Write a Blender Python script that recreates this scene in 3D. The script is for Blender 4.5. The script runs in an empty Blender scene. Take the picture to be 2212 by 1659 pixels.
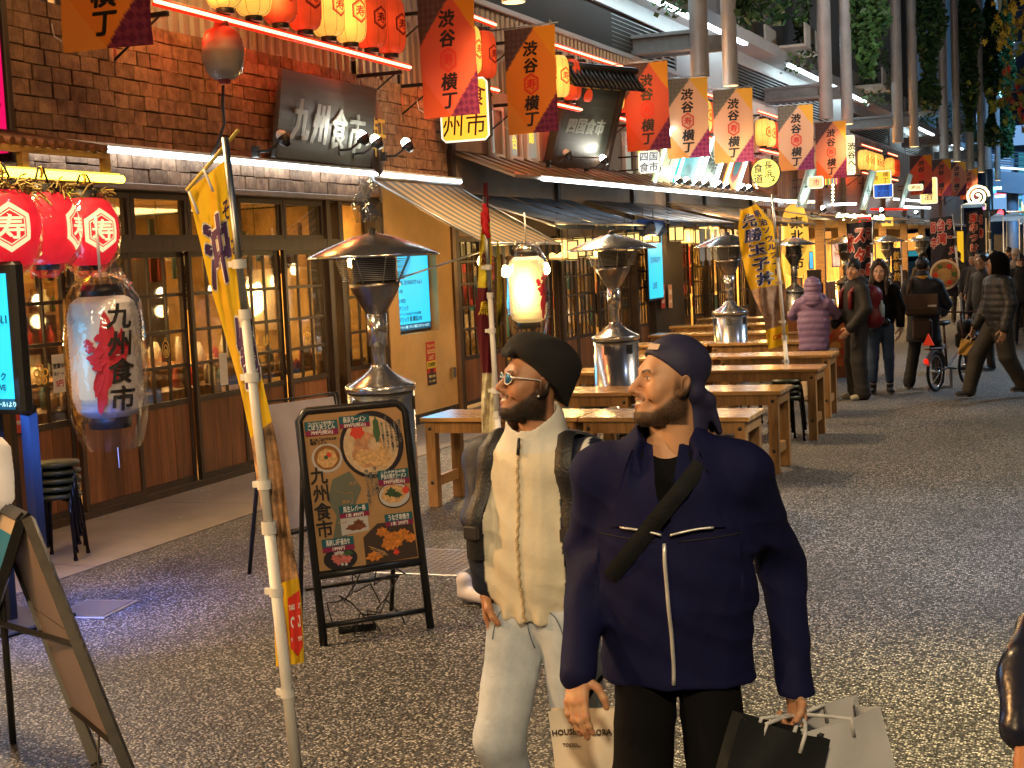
import bpy, bmesh, math, random
import numpy as np
from mathutils import Vector, Matrix, Euler
random.seed(7)
R = math.radians
S = bpy.context.scene
COL = S.collection
# ---------------------------------------------------------------- camera, world, exposure
CAM_H = 1.93
cam_d = bpy.data.cameras.new('camera'); cam = bpy.data.objects.new('camera', cam_d); COL.objects.link(cam); S.camera = cam
cam_d.sensor_width = 36.0; cam_d.lens = 3067.0/2212.0*36.0; cam_d.clip_start = 0.05; cam_d.clip_end = 2000
YAW, PITCH, ROLL = R(21.3), R(-4.9), R(2.6)
_f = Vector((-math.sin(YAW)*math.cos(PITCH), math.cos(YAW)*math.cos(PITCH), math.sin(PITCH)))
_r0 = Vector((math.cos(YAW), math.sin(YAW), 0)); _u0 = _r0.cross(_f)
_r = _r0*math.cos(ROLL) - _u0*math.sin(ROLL); _u = _r0*math.sin(ROLL) + _u0*math.cos(ROLL)
cam.matrix_world = Matrix(((_r.x, _u.x, -_f.x, 0), (_r.y, _u.y, -_f.y, 0), (_r.z, _u.z, -_f.z, CAM_H), (0, 0, 0, 1)))
W = bpy.data.worlds.new('World'); S.world = W; W.use_nodes = True
nt = W.node_tree; bg = nt.nodes['Background']
sky = nt.nodes.new('ShaderNodeTexSky'); sky.sky_type = 'NISHITA'; sky.sun_disc = False
sky.sun_elevation = R(-1.5); sky.sun_rotation = R(60)
nt.links.new(sky.outputs[0], bg.inputs[0]); bg.inputs[1].default_value = 0.06
sd = bpy.data.lights.new('moon', 'SUN'); sd.energy = 0.03; sd.angle = R(0.5); sd.color = (.6, .7, 1)
so = bpy.data.objects.new('moon', sd); COL.objects.link(so); so.rotation_euler = (R(40), R(15), R(60))
S.view_settings.view_transform = 'Standard'; S.view_settings.look = 'None'; S.view_settings.gamma = 1.0
S.view_settings.exposure = EXPOSURE = 1.4
S.view_settings.use_curve_mapping = False
C = S.cycles
C.use_denoising = True
try: C.denoiser = 'OPENIMAGEDENOISE'; C.denoising_prefilter = 'ACCURATE'
except Exception: pass
C.max_bounces = 6; C.diffuse_bounces = 3; C.glossy_bounces = 3; C.transmission_bounces = 6; C.transparent_max_bounces = 12
C.sample_clamp_indirect = 4.0; C.sample_clamp_direct = 0.0; C.caustics_reflective = False; C.caustics_refractive = False
C.use_light_tree = True

def area(name, loc, aim, size, power, col, sy=None, spread=None):
    l = bpy.data.lights.new(name, 'AREA'); l.energy = power; l.color = col; l.size = size
    if sy: l.shape = 'RECTANGLE'; l.size_y = sy
    else: l.shape = 'DISK'
    if spread: l.spread = R(spread)
    o = bpy.data.objects.new(name, l); COL.objects.link(o); o.location = loc
    d = Vector(aim) - Vector(loc); o.rotation_euler = d.to_track_quat('-Z', 'Y').to_euler()
    return o
def spot(name, loc, aim, power, col, cone=90, blend=.6, rad=.1):
    l = bpy.data.lights.new(name, 'SPOT'); l.energy = power; l.color = col; l.spot_size = R(cone); l.spot_blend = blend; l.shadow_soft_size = rad
    o = bpy.data.objects.new(name, l); COL.objects.link(o); o.location = loc
    d = Vector(aim) - Vector(loc); o.rotation_euler = d.to_track_quat('-Z', 'Y').to_euler()
    return o
def point(name, loc, power, col, rad=.05):
    l = bpy.data.lights.new(name, 'POINT'); l.energy = power; l.color = col; l.shadow_soft_size = rad
    o = bpy.data.objects.new(name, l); COL.objects.link(o); o.location = loc
    return o

# street lamps out of view, then lights added to brighten facade, ledge and men
spot('street lamp', (1.5, 6.4, 5.6), (-.15, 5.55, 0), 1350, (1, .80, .42), 40, 1, .3)
spot('street lamp', (.6, -2.2, 5.6), (-1.9, 4.6, 0), 620, (1, .74, .42), 60, 1, .35)
spot('street lamp', (1.6, 10.5, 5.8), (-.85, 9.3, 0), 900, (.95, .96, 1), 54, 1, .45)
spot('street lamp', (2.4, 16.5, 5.8), (-1.4, 14.6, 0), 620, (1, .86, .66), 70, .9, .4)
spot('street lamp', (2.6, 24.0, 5.8), (-1.5, 22.5, 0), 800, (.55, .78, 1), 80, .9, .4)
spot('added facade light', (1.8, 3.0, 6.4), (-7.4, 11.5, 2.7), 560, (1, .52, .2), 60, .9, .3)  # added light without a fixture, lifts the facade and banners
spot('added facade light', (1.8, 12.0, 6.6), (-7.2, 21.0, 4.2), 800, (1, .60, .28), 62, .9, .3)
spot('added facade light', (1.6, 24.0, 6.8), (-6.4, 36.0, 4.4), 900, (1, .62, .3), 62, .9, .3)
spot('added ledge light', (3.0, 22.0, 3.0), (-7.0, 36.0, 10.5), 1700, (.7, .86, 1), 62, .9, .3)  # added light without a fixture, lifts the upper walls and ivy
spot('added key light', (-6.0, 2.6, 2.9), (-1.3, 4.0, 1.25), 240, (1, .50, .17), 80, .7, .2)  # added key light on the two men, stands in for shopfront glow
spot('added key light', (-5.6, -.8, 3.0), (-2.4, 5.2, 1.0), 150, (1, .66, .32), 80, .7, .2)

# measuring helpers: a sight line of the camera met with a plane gives a point of the place
def ray(px, py): return _f + _r*((px-1106.0)/3067.0) + _u*((829.5-py)/3067.0)
OO = Vector((0, 0, CAM_H))
def G(px, py, z=0.0): d = ray(px, py); return OO + d*((z-CAM_H)/d.z)
def PX(px, py, X): d = ray(px, py); return OO + d*(X/d.x)
def PY(px, py, Y): d = ray(px, py); return OO + d*(Y/d.y)

# ---------------------------------------------------------------- materials
MATS = {}
def nodes_of(name):
    m = bpy.data.materials.new(name); m.use_nodes = True
    n = m.node_tree; return m, n, n.nodes['Principled BSDF']
def mat(name, col, rough=.6, metal=0.0, em=0.0, emcol=None, var=.0, vscale=8.0, bump=0.0, bscale=60.0, spec=.5, stretch=None, col2=None, alpha=None, trans=0.0, coat=0.0, sheen=0.0, sss=0.0):
    """one principled material with noise variation in colour and fine relief"""
    if name in MATS: return MATS[name]
    m, n, b = nodes_of(name); L = n.links
    b.inputs['Base Color'].default_value = (*col, 1); b.inputs['Roughness'].default_value = rough; b.inputs['Metallic'].default_value = metal
    b.inputs['Specular IOR Level'].default_value = spec
    if coat: b.inputs['Coat Weight'].default_value = coat; b.inputs['Coat Roughness'].default_value = .15
    if sheen: b.inputs['Sheen Weight'].default_value = sheen
    if sss: b.inputs['Subsurface Weight'].default_value = sss; b.inputs['Subsurface Scale'].default_value = .01; b.inputs['Subsurface Radius'].default_value = (1, .35, .2)
    if em: b.inputs['Emission Strength'].default_value = em; b.inputs['Emission Color'].default_value = (*(emcol or col), 1)
    if trans: b.inputs['Transmission Weight'].default_value = trans
    if alpha is not None: b.inputs['Alpha'].default_value = alpha
    if var or bump:
        tc = n.nodes.new('ShaderNodeTexCoord'); mp = n.nodes.new('ShaderNodeMapping'); L.new(tc.outputs['Object'], mp.inputs[0])
        if stretch: mp.inputs['Scale'].default_value = stretch
    if var:
        oi = n.nodes.new('ShaderNodeObjectInfo')
        add = n.nodes.new('ShaderNodeVectorMath'); add.operation = 'ADD'; sc = n.nodes.new('ShaderNodeVectorMath'); sc.operation = 'SCALE'
        sc.inputs[0].default_value = (13, 7, 29); L.new(oi.outputs['Random'], sc.inputs['Scale']); L.new(mp.outputs[0], add.inputs[0]); L.new(sc.outputs[0], add.inputs[1])
        no = n.nodes.new('ShaderNodeTexNoise'); no.inputs['Scale'].default_value = vscale; no.inputs['Detail'].default_value = 6; no.inputs['Roughness'].default_value = .65
        L.new(add.outputs[0], no.inputs['Vector'])
        rp = n.nodes.new('ShaderNodeValToRGB'); rp.color_ramp.elements[0].position = .3; rp.color_ramp.elements[1].position = .72
        c1 = [max(0, c*(1-var)) for c in col]; c2 = [min(1, c*(1+var)) for c in (col2 or col)]
        rp.color_ramp.elements[0].color = (*c1, 1); rp.color_ramp.elements[1].color = (*c2, 1)
        L.new(no.outputs[0], rp.inputs[0])
        hs = n.nodes.new('ShaderNodeHueSaturation'); ma = n.nodes.new('ShaderNodeMapRange'); ma.inputs[3].default_value = 1-var*.6; ma.inputs[4].default_value = 1+var*.6
        L.new(oi.outputs['Random'], ma.inputs[0]); L.new(ma.outputs[0], hs.inputs['Value']); L.new(rp.outputs[0], hs.inputs['Color'])
        L.new(hs.outputs[0], b.inputs['Base Color'])
        if em: L.new(hs.outputs[0], b.inputs['Emission Color'])
        r2 = n.nodes.new('ShaderNodeMapRange'); r2.inputs[3].default_value = max(.03, rough-.12); r2.inputs[4].default_value = min(1, rough+.12); L.new(no.outputs[0], r2.inputs[0]); L.new(r2.outputs[0], b.inputs['Roughness'])
    if bump:
        n2 = n.nodes.new('ShaderNodeTexNoise'); n2.inputs['Scale'].default_value = bscale; n2.inputs['Detail'].default_value = 4; L.new(mp.outputs[0], n2.inputs['Vector'])
        bp = n.nodes.new('ShaderNodeBump'); bp.inputs['Strength'].default_value = bump; bp.inputs['Distance'].default_value = .01
        L.new(n2.outputs[0], bp.inputs['Height']); L.new(bp.outputs[0], b.inputs['Normal'])
    MATS[name] = m; return m
def emit(name, col, s):
    if name in MATS: return MATS[name]
    s = s*(.42 if s <= 3 else .6)
    m, n, b = nodes_of(name); b.inputs['Base Color'].default_value = (*[c*.5 for c in col], 1)
    b.inputs['Emission Color'].default_value = (*col, 1); b.inputs['Emission Strength'].default_value = s
    MATS[name] = m; return m
def vcol(name, rough=.6, sss=0.0, bump=0.0, bscale=300, spec=.4, sheen=0):
    """colour comes from the mesh attribute Col"""
    if name in MATS: return MATS[name]
    m = mat(name, (.5, .5, .5), rough, sss=sss, bump=bump, bscale=bscale, spec=spec, sheen=sheen); n = m.node_tree
    a = n.nodes.new('ShaderNodeAttribute'); a.attribute_name = 'Col'; n.links.new(a.outputs['Color'], n.nodes['Principled BSDF'].inputs['Base Color'])
    return m

# ---------------------------------------------------------------- mesh building
class MB:
    def __init__(s): s.v = []; s.f = []; s.m = []; s.sm = []
    def add(s, vs, fs, mi=0, smooth=False):
        o = len(s.v); s.v += [tuple(v) for v in vs]; s.f += [tuple(i+o for i in f) for f in fs]; s.m += [mi]*len(fs); s.sm += [smooth]*len(fs); return s
    def box(s, lo, hi, mi=0, M=None, bev=0.0):
        x0, y0, z0 = lo; x1, y1, z1 = hi
        if bev > 0:
            b = min(bev, (x1-x0)*.45, (y1-y0)*.45, (z1-z0)*.45)
            vs = []; 
            for sx in (0, 1):
                for sy in (0, 1):
                    for sz in (0, 1):
                        X = (x0, x1)[sx]; Y = (y0, y1)[sy]; Z = (z0, z1)[sz]; dx = b*(1-2*sx); dy = b*(1-2*sy); dz = b*(1-2*sz)
                        vs += [(X, Y+dy, Z+dz), (X+dx, Y, Z+dz), (X+dx, Y+dy, Z)]
            I = lambda a, c, d, k: (a*4+c*2+d)*3+k
            fs = [[I(0,0,0,0), I(0,0,1,0), I(0,1,1,0), I(0,1,0,0)], [I(1,0,0,0), I(1,1,0,0), I(1,1,1,0), I(1,0,1,0)],
                  [I(0,0,0,1), I(1,0,0,1), I(1,0,1,1), I(0,0,1,1)], [I(0,1,0,1), I(0,1,1,1), I(1,1,1,1), I(1,1,0,1)],
                  [I(0,0,0,2), I(0,1,0,2), I(1,1,0,2), I(1,0,0,2)], [I(0,0,1,2), I(1,0,1,2), I(1,1,1,2), I(0,1,1,2)]]
            for a in (0, 1):
                for c in (0, 1):
                    fs.append([I(a,c,0,0), I(a,c,1,0), I(a,c,1,1), I(a,c,0,1)][::1 if a != c else -1])
                    fs.append([I(a,0,c,0), I(a,1,c,0), I(a,1,c,2), I(a,0,c,2)][::1 if a == c else -1])
                    fs.append([I(0,a,c,1), I(1,a,c,1), I(1,a,c,2), I(0,a,c,2)][::1 if a != c else -1])
                    for d in (0, 1): fs.append([I(a,c,d,0), I(a,c,d,1), I(a,c,d,2)][::1 if (a+c+d) % 2 == 0 else -1])
        else:
            vs = [(x0,y0,z0),(x1,y0,z0),(x1,y1,z0),(x0,y1,z0),(x0,y0,z1),(x1,y0,z1),(x1,y1,z1),(x0,y1,z1)]
            fs = [(0,3,2,1),(4,5,6,7),(0,1,5,4),(1,2,6,5),(2,3,7,6),(3,0,4,7)]
        if M is not None: vs = [M @ Vector(v) for v in vs]
        return s.add(vs, fs, mi)
    def tube(s, pts, r, n=8, mi=0, caps=True, smooth=True):
        pts = [Vector(p) for p in pts]; rs = r if isinstance(r, (list, tuple)) else [r]*len(pts)
        up = Vector((0, 0, 1)); vs = []; fs = []; prev = None
        for i, p in enumerate(pts):
            t = (pts[min(i+1, len(pts)-1)] - pts[max(i-1, 0)])
            if t.length < 1e-9: t = Vector((0, 0, 1))
            t.normalize()
            if prev is None:
                a = t.cross(up) if abs(t.z) < .95 else t.cross(Vector((1, 0, 0)))
            else: a = prev - t*prev.dot(t)
            if a.length < 1e-6: a = t.orthogonal()
            a.normalize(); prev = a; b = t.cross(a)
            for k in range(n):
                w = 2*math.pi*k/n; vs.append(p + (a*math.cos(w) + b*math.sin(w))*rs[i])
        for i in range(len(pts)-1):
            for k in range(n): fs.append((i*n+k, i*n+(k+1) % n, (i+1)*n+(k+1) % n, (i+1)*n+k))
        s.add(vs, fs, mi, smooth)
        if caps:
            o = len(s.v)-len(vs); s.f += [tuple(o+k for k in range(n))[::-1], tuple(o+(len(pts)-1)*n+k for k in range(n))]; s.m += [mi, mi]; s.sm += [False, False]
        return s
    def lathe(s, prof, n=24, mi=0, c=(0, 0, 0), M=None, smooth=True, fn=None):
        """profile of (radius, z) turned about the z axis through c"""
        vs = []; fs = []
        for (r, z) in prof:
            for k in range(n):
                w = 2*math.pi*k/n; rr = r*(fn(w, z) if fn else 1)
                v = Vector((rr*math.cos(w), rr*math.sin(w), z))
                if M is not None: v = M @ v
                vs.append((v.x+c[0], v.y+c[1], v.z+c[2]))
        for i in range(len(prof)-1):
            for k in range(n): fs.append((i*n+k, i*n+(k+1) % n, (i+1)*n+(k+1) % n, (i+1)*n+k))
        return s.add(vs, fs, mi, smooth)
    def disc(s, c, r, n=20, mi=0, M=None, r2=None):
        vs = [(r*math.cos(2*math.pi*k/n), (r2 or r)*math.sin(2*math.pi*k/n), 0) for k in range(n)]
        if M is not None: vs = [M @ Vector(v) for v in vs]
        vs = [(v[0]+c[0], v[1]+c[1], v[2]+c[2]) for v in vs]
        return s.add(vs, [tuple(range(n))], mi)
    def grid(s, fn, nu, nv, mi=0, smooth=True, flip=False):
        vs = [fn(i/nu, j/nv) for j in range(nv+1) for i in range(nu+1)]
        fs = []
        for j in range(nv):
            for i in range(nu):
                a = j*(nu+1)+i; q = (a, a+1, a+nu+2, a+nu+1); fs.append(q[::-1] if flip else q)
        return s.add(vs, fs, mi, smooth)
    def prism(s, poly, y0, y1, mi=0, map=None):
        """polygon in (x,z) swept from y0 to y1"""
        n = len(poly); vs = [(p[0], y0, p[1]) for p in poly] + [(p[0], y1, p[1]) for p in poly]
        if map: vs = [map(v) for v in vs]
        return s.add(vs, [tuple(range(n)), tuple(range(2*n-1, n-1, -1))] + [(i, i+n, (i+1) % n + n, (i+1) % n) for i in range(n)], mi)
    def mesh(s, name, mats):
        me = bpy.data.meshes.new(name); me.from_pydata(s.v, [], s.f)
        for m in (mats if isinstance(mats, (list, tuple)) else [mats]): me.materials.append(m)
        me.polygons.foreach_set('material_index', s.m); me.polygons.foreach_set('use_smooth', s.sm)
        me.update(); return me
    def build(s, name, mats, parent=None, loc=None):
        o = bpy.data.objects.new(name, s.mesh(name, mats)); COL.objects.link(o)
        if parent is not None: o.parent = parent
        if loc is not None: o.location = loc
        return o
def tag(o, label=None, cat=None, group=None, kind=None):
    if label: o['label'] = label
    if cat: o['category'] = cat
    if group: o['group'] = group
    if kind: o['kind'] = kind
    return o
def thing(name, label, cat, loc=(0, 0, 0), rz=0.0, group=None):
    o = bpy.data.objects.new(name, None); COL.objects.link(o); o.location = loc; o.rotation_euler = (0, 0, rz); o.empty_display_size = .1
    return tag(o, label, cat, group)
def dup(root, loc=None, rz=None, label=None):
    r = root.copy(); COL.objects.link(r)
    if loc is not None: r.location = loc
    if rz is not None: r.rotation_euler = (0, 0, rz)
    if label: r['label'] = label
    for ch in list(root.children):
        c = ch.copy(); COL.objects.link(c); c.parent = r
        for g in list(ch.children):
            d = g.copy(); COL.objects.link(d); d.parent = c
    return r
# ---------------------------------------------------------------- lettering
_TX = {}
def glyphs(t, bold=0.02, shear=0.0):
    """text as a flat mesh of unit em height, centred on its own bounds: (verts Nx2, faces, width, height)"""
    k = (t, bold, shear)
    if k in _TX: return _TX[k]
    cu = bpy.data.curves.new('t', 'FONT'); cu.body = t; cu.size = 1.0; cu.align_x = 'CENTER'; cu.align_y = 'CENTER'; cu.fill_mode = 'FRONT'
    cu.dimensions = '2D'; cu.offset = bold; cu.resolution_u = 2; cu.shear = shear
    o = bpy.data.objects.new('t', cu); COL.objects.link(o)
    dg = bpy.context.evaluated_depsgraph_get(); me = bpy.data.meshes.new_from_object(o.evaluated_get(dg))
    vs = np.array([v.co[:2] for v in me.vertices]) if len(me.vertices) else np.zeros((0, 2)); fs = [tuple(p.vertices) for p in me.polygons]
    bpy.data.objects.remove(o); bpy.data.curves.remove(cu); bpy.data.meshes.remove(me)
    if len(vs):
        lo, hi = vs.min(0), vs.max(0); vs = vs - (lo+hi)/2; w, h = (hi-lo)
    else: w = h = 1
    _TX[k] = (vs, fs, float(w), float(h)); return _TX[k]
def heavy(b):
    if b < .012: return [(0, 0)]
    n = 4 if b < .07 else 8; r = b*.85
    return [(r*math.cos(6.2832*k/n+.6), r*math.sin(6.2832*k/n+.6)*.8) for k in range(n)]
def write(mb, t, cx, cy, size, fmap, mi=0, vertical=False, width=None, bold=.02, gap=1.05, lift=.003, sx=1.0, shear=0.0):
    """lay text centred at (cx,cy) of a sheet; fmap(u,v,lift) gives the point of the sheet"""
    if vertical:
        n = len(t)
        for i, ch in enumerate(t): write(mb, ch, cx, cy + ((n-1)/2 - i)*size*gap, size, fmap, mi, False, None, bold, gap, lift, sx, shear)
        return
    if not t.strip(): return
    vs, fs, w, h = glyphs(t, min(bold, .006), shear)
    s = size; kx = sx
    if width: kx = width/(w*s)
    for j, (ox, oy) in enumerate(heavy(bold)): mb.add([fmap(cx + (x+ox)*s*kx, cy + (y+oy)*s, lift + .0004*j) for x, y in vs], fs, mi)
def flatmap(o, ux, uy):
    o = Vector(o); ux = Vector(ux).normalized(); uy = Vector(uy).normalized(); n = ux.cross(uy)
    return lambda u, v, l=0.0: o + ux*u + uy*v + n*l
def rect(mb, fm, x0, y0, x1, y1, mi=0, lift=0.0): mb.add([fm(x0, y0, lift), fm(x1, y0, lift), fm(x1, y1, lift), fm(x0, y1, lift)], [(0, 1, 2, 3)], mi)
def poly(mb, fm, pts, mi=0, lift=0.0): mb.add([fm(x, y, lift) for x, y in pts], [tuple(range(len(pts)))], mi)
def hexpts(cx, cy, r, k=.87): return [(cx + r*math.cos(R(90+60*i))*k/.87*.87, cy + r*math.sin(R(90+60*i))) for i in range(6)]
def hexring(mb, fm, cx, cy, r, t, mi=0, lift=0.0):
    def sub(p): return [(p[i][0]+(p[(i+1) % 6][0]-p[i][0])*k/6, p[i][1]+(p[(i+1) % 6][1]-p[i][1])*k/6) for i in range(6) for k in range(6)]
    a = sub(hexpts(cx, cy, r)); b = sub(hexpts(cx, cy, r-t))
    mb.add([fm(x, y, lift) for x, y in a+b], [(i, (i+1) % 36, (i+1) % 36+36, i+36) for i in range(36)], mi)
def ellipse(cx, cy, rx, ry, n=28, wob=0.0, a0=0): return [(cx + rx*(1+wob*math.sin(5*t+a0))*math.cos(t), cy + ry*(1+wob*math.sin(7*t+a0))*math.sin(t)) for t in [2*math.pi*i/n for i in range(n)]]
# ---------------------------------------------------------------- palette
def wood(name, col, rough=.45, stretch=(1, 1, 8), sc=3.0, var=.45, bump=.12, coat=0.0):
    return mat(name, col, rough, var=var, vscale=sc, bump=bump, bscale=sc*6, stretch=stretch, coat=coat)
M_frame = wood('dark stained wood', (.045, .026, .015), .5, (6, 6, 1), 3)
M_panel = wood('reddish door wood', (.20, .075, .026), .4, (9, 9, .7), 2.2, .5)
M_table = wood('pine tabletop', (.46, .26, .09), .24, (1, 9, 9), 2.2, .5, .1, coat=.35)
M_tleg = wood('pine leg', (.31, .165, .056), .45, (8, 8, .8), 2.5, .45)
M_shingle = mat('weathered shingle', (.17, .08, .045), .8, var=.45, vscale=9, bump=.6, bscale=40, col2=(.24, .15, .09))
M_plaster = mat('ochre plaster', (.62, .38, .15), .75, var=.12, vscale=3, bump=.1, bscale=30)
M_conc = mat('worn concrete', (.22, .18, .145), .6, var=.3, vscale=2.2, bump=.15, bscale=50)
M_steel = mat('brushed steel', (.60, .60, .61), .2, .94, var=.1, vscale=4, stretch=(1, 1, .1))
M_steel2 = mat('galvanised steel', (.42, .44, .45), .42, 1.0, var=.15, vscale=6)
M_pipe = mat('matt grey pipe', (.46, .47, .48), .5, .35, var=.15, vscale=2)
M_black = mat('black paint', (.012, .012, .013), .35, var=.3, vscale=20)
M_blackm = mat('black plastic', (.015, .015, .016), .45)
M_white = mat('white plastic', (.72, .72, .70), .4, var=.06, vscale=9)
M_grey = mat('grey metal cladding', (.40, .41, .42), .5, .1, var=.12, vscale=1.5)
M_dgrey = mat('dark grey cladding', (.20, .205, .21), .55, .2, var=.15, vscale=1.2)
M_pale = mat('pale panel', (.42, .40, .36), .6, var=.12, vscale=2)
M_roof = mat('brown sheet roofing', (.22, .15, .09), .45, .3, var=.25, vscale=3)
M_dark = mat('dark void lining', (.02, .017, .015), .9)
M_warmwall = mat('warm interior wall', (.46, .23, .07), .8, var=.6, vscale=2.6, col2=(.7, .4, .13), stretch=(1, 1.6, .5))
M_glass = None
def mk_glass():
    m, n, b = nodes_of('window glass'); L = n.links
    tr = n.nodes.new('ShaderNodeBsdfTransparent'); gl = n.nodes.new('ShaderNodeBsdfGlossy'); gl.inputs['Roughness'].default_value = .03
    mx = n.nodes.new('ShaderNodeMixShader'); fr = n.nodes.new('ShaderNodeFresnel'); fr.inputs[0].default_value = 1.5
    mr = n.nodes.new('ShaderNodeMath'); mr.operation = 'MULTIPLY'; mr.inputs[1].default_value = .8; L.new(fr.outputs[0], mr.inputs[0])
    L.new(mr.outputs[0], mx.inputs[0]); L.new(tr.outputs[0], mx.inputs[1]); L.new(gl.outputs[0], mx.inputs[2])
    L.new(mx.outputs[0], n.nodes['Material Output'].inputs[0]); return m
M_glass = mk_glass()
def mk_film(name, op=.05, tint=(1, 1, 1), rough=.1, bump=.35):
    """clear crumpled plastic film"""
    m, n, b = nodes_of(name); L = n.links
    tr = n.nodes.new('ShaderNodeBsdfTransparent'); tr.inputs[0].default_value = (*tint, 1)
    gl = n.nodes.new('ShaderNodeBsdfGlossy'); gl.inputs['Roughness'].default_value = rough; mx = n.nodes.new('ShaderNodeMixShader')
    tc = n.nodes.new('ShaderNodeTexCoord'); no = n.nodes.new('ShaderNodeTexNoise'); no.inputs['Scale'].default_value = 7; no.inputs['Detail'].default_value = 2; no.inputs['Distortion'].default_value = .8
    L.new(tc.outputs['Object'], no.inputs['Vector']); bp = n.nodes.new('ShaderNodeBump'); bp.inputs['Strength'].default_value = bump; bp.inputs['Distance'].default_value = .05
    L.new(no.outputs[0], bp.inputs['Height']); L.new(bp.outputs[0], gl.inputs['Normal'])
    lw = n.nodes.new('ShaderNodeLayerWeight'); lw.inputs[0].default_value = .25; L.new(bp.outputs[0], lw.inputs['Normal'])
    ma = n.nodes.new('ShaderNodeMath'); ma.operation = 'MULTIPLY_ADD'; ma.inputs[1].default_value = .42; ma.inputs[2].default_value = op; ma.use_clamp = True
    L.new(lw.outputs['Fresnel'], ma.inputs[0]); L.new(ma.outputs[0], mx.inputs[0]); L.new(tr.outputs[0], mx.inputs[1]); L.new(gl.outputs[0], mx.inputs[2])
    L.new(mx.outputs[0], n.nodes['Material Output'].inputs[0]); return m
M_film = mk_film('clear plastic film')
E_white = emit('white light tube', (.86, .95, 1.0), 9.0)
E_yellow = emit('yellow light tube', (1.0, .78, .05), 7.0)
E_red = emit('red light tube core', (1.0, .16, .05), 5.0)
E_bulb = emit('warm bulb', (1.0, .72, .32), 14.0)
E_cyan = emit('cyan screen', (.02, .55, .95), 1.15)
E_spot = emit('spot lamp face', (1.0, .97, .85), 25.0)
M_ink = mat('black ink', (.01, .009, .01), .6)
M_ink_red = mat('red ink', (.55, .02, .03), .6)
M_ink_white = mat('white ink', (.8, .78, .74), .6)
def cloth(name, col, tl=.35, var=.12, rough=.85):
    """thin cloth: light from behind shows through"""
    if name in MATS: return MATS[name]
    m = mat(name, col, rough, var=var, vscale=6, bump=.25, bscale=14); n = m.node_tree; b = n.nodes['Principled BSDF']
    t = n.nodes.new('ShaderNodeBsdfTranslucent'); t.inputs[0].default_value = (*col, 1); mx = n.nodes.new('ShaderNodeMixShader'); mx.inputs[0].default_value = tl
    n.links.new(b.outputs[0], mx.inputs[1]); n.links.new(t.outputs[0], mx.inputs[2]); n.links.new(mx.outputs[0], n.nodes['Material Output'].inputs[0]); return m

# ---------------------------------------------------------------- ground
def mk_asphalt():
    m, n, b = nodes_of('coarse asphalt'); L = n.links
    tc = n.nodes.new('ShaderNodeTexCoord'); 
    v = n.nodes.new('ShaderNodeTexVoronoi'); v.inputs['Scale'].default_value = 84; v.inputs['Randomness'].default_value = 1; L.new(tc.outputs['Object'], v.inputs['Vector'])
    r = n.nodes.new('ShaderNodeValToRGB'); e = r.color_ramp.elements; e[0].position = .08; e[0].color = (.012, .012, .012, 1); e[1].position = .9; e[1].color = (.48, .45, .41, 1)
    k = r.color_ramp.elements.new(.5); k.color = (.095, .091, .086, 1)
    sx = n.nodes.new('ShaderNodeSeparateColor'); L.new(v.outputs['Color'], sx.inputs[0]); L.new(sx.outputs[0], r.inputs[0])
    n1 = n.nodes.new('ShaderNodeTexNoise'); n1.inputs['Scale'].default_value = .55; n1.inputs['Detail'].default_value = 5; L.new(tc.outputs['Object'], n1.inputs['Vector'])
    rr = n.nodes.new('ShaderNodeMapRange'); rr.inputs[1].default_value = .3; rr.inputs[2].default_value = .7; rr.inputs[3].default_value = .62; rr.inputs[4].default_value = 1.25; L.new(n1.outputs[0], rr.inputs[0])
    # dark gaps between the stones
    rg = n.nodes.new('ShaderNodeMapRange'); rg.inputs[1].default_value = .22; rg.inputs[2].default_value = .62; rg.inputs[3].default_value = 1.3; rg.inputs[4].default_value = .06; L.new(v.outputs['Distance'], rg.inputs[0])
    mu = n.nodes.new('ShaderNodeMath'); mu.operation = 'MULTIPLY'; L.new(rr.outputs[0], mu.inputs[0]); L.new(rg.outputs[0], mu.inputs[1])
    mx = n.nodes.new('ShaderNodeVectorMath'); mx.operation = 'SCALE'; L.new(r.outputs[0], mx.inputs[0]); L.new(mu.outputs[0], mx.inputs['Scale']); L.new(mx.outputs[0], b.inputs['Base Color'])
    b.inputs['Roughness'].default_value = .52; b.inputs['Specular IOR Level'].default_value = .6
    bp = n.nodes.new('ShaderNodeBump'); bp.inputs['Strength'].default_value = .9; bp.inputs['Distance'].default_value = .008; bp.invert = True
    n3 = n.nodes.new('ShaderNodeTexNoise'); n3.inputs['Scale'].default_value = 30; L.new(tc.outputs['Object'], n3.inputs['Vector'])
    ad = n.nodes.new('ShaderNodeMath'); ad.operation = 'ADD'; L.new(v.outputs['Distance'], ad.inputs[0]); L.new(n3.outputs[0], ad.inputs[1])
    L.new(ad.outputs[0], bp.inputs['Height']); L.new(bp.outputs[0], b.inputs['Normal']); return m
M_asphalt = mk_asphalt()
b = MB().box((-120, -60, -.3), (120, 300, 0)); g = b.build('ground', M_asphalt); tag(g, kind='structure')
def fx(Y): return -7.38 + max(0, Y-18)*.045      # the facade line bends slightly towards the street
b = MB()
for y0, y1 in ((-6, 3), (3, 5.4), (5.4, 7.8), (7.8, 10.2), (10.2, 12.6), (12.6, 15), (15, 17.4), (17.4, 24)):
    b.box((fx(y0)-3.5, y0+.006, -.1), (-6.12, y1-.006, .006 + .001*(int(y0*3) % 2)))
tag(b.build('walkway', M_conc), kind='structure')
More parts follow.
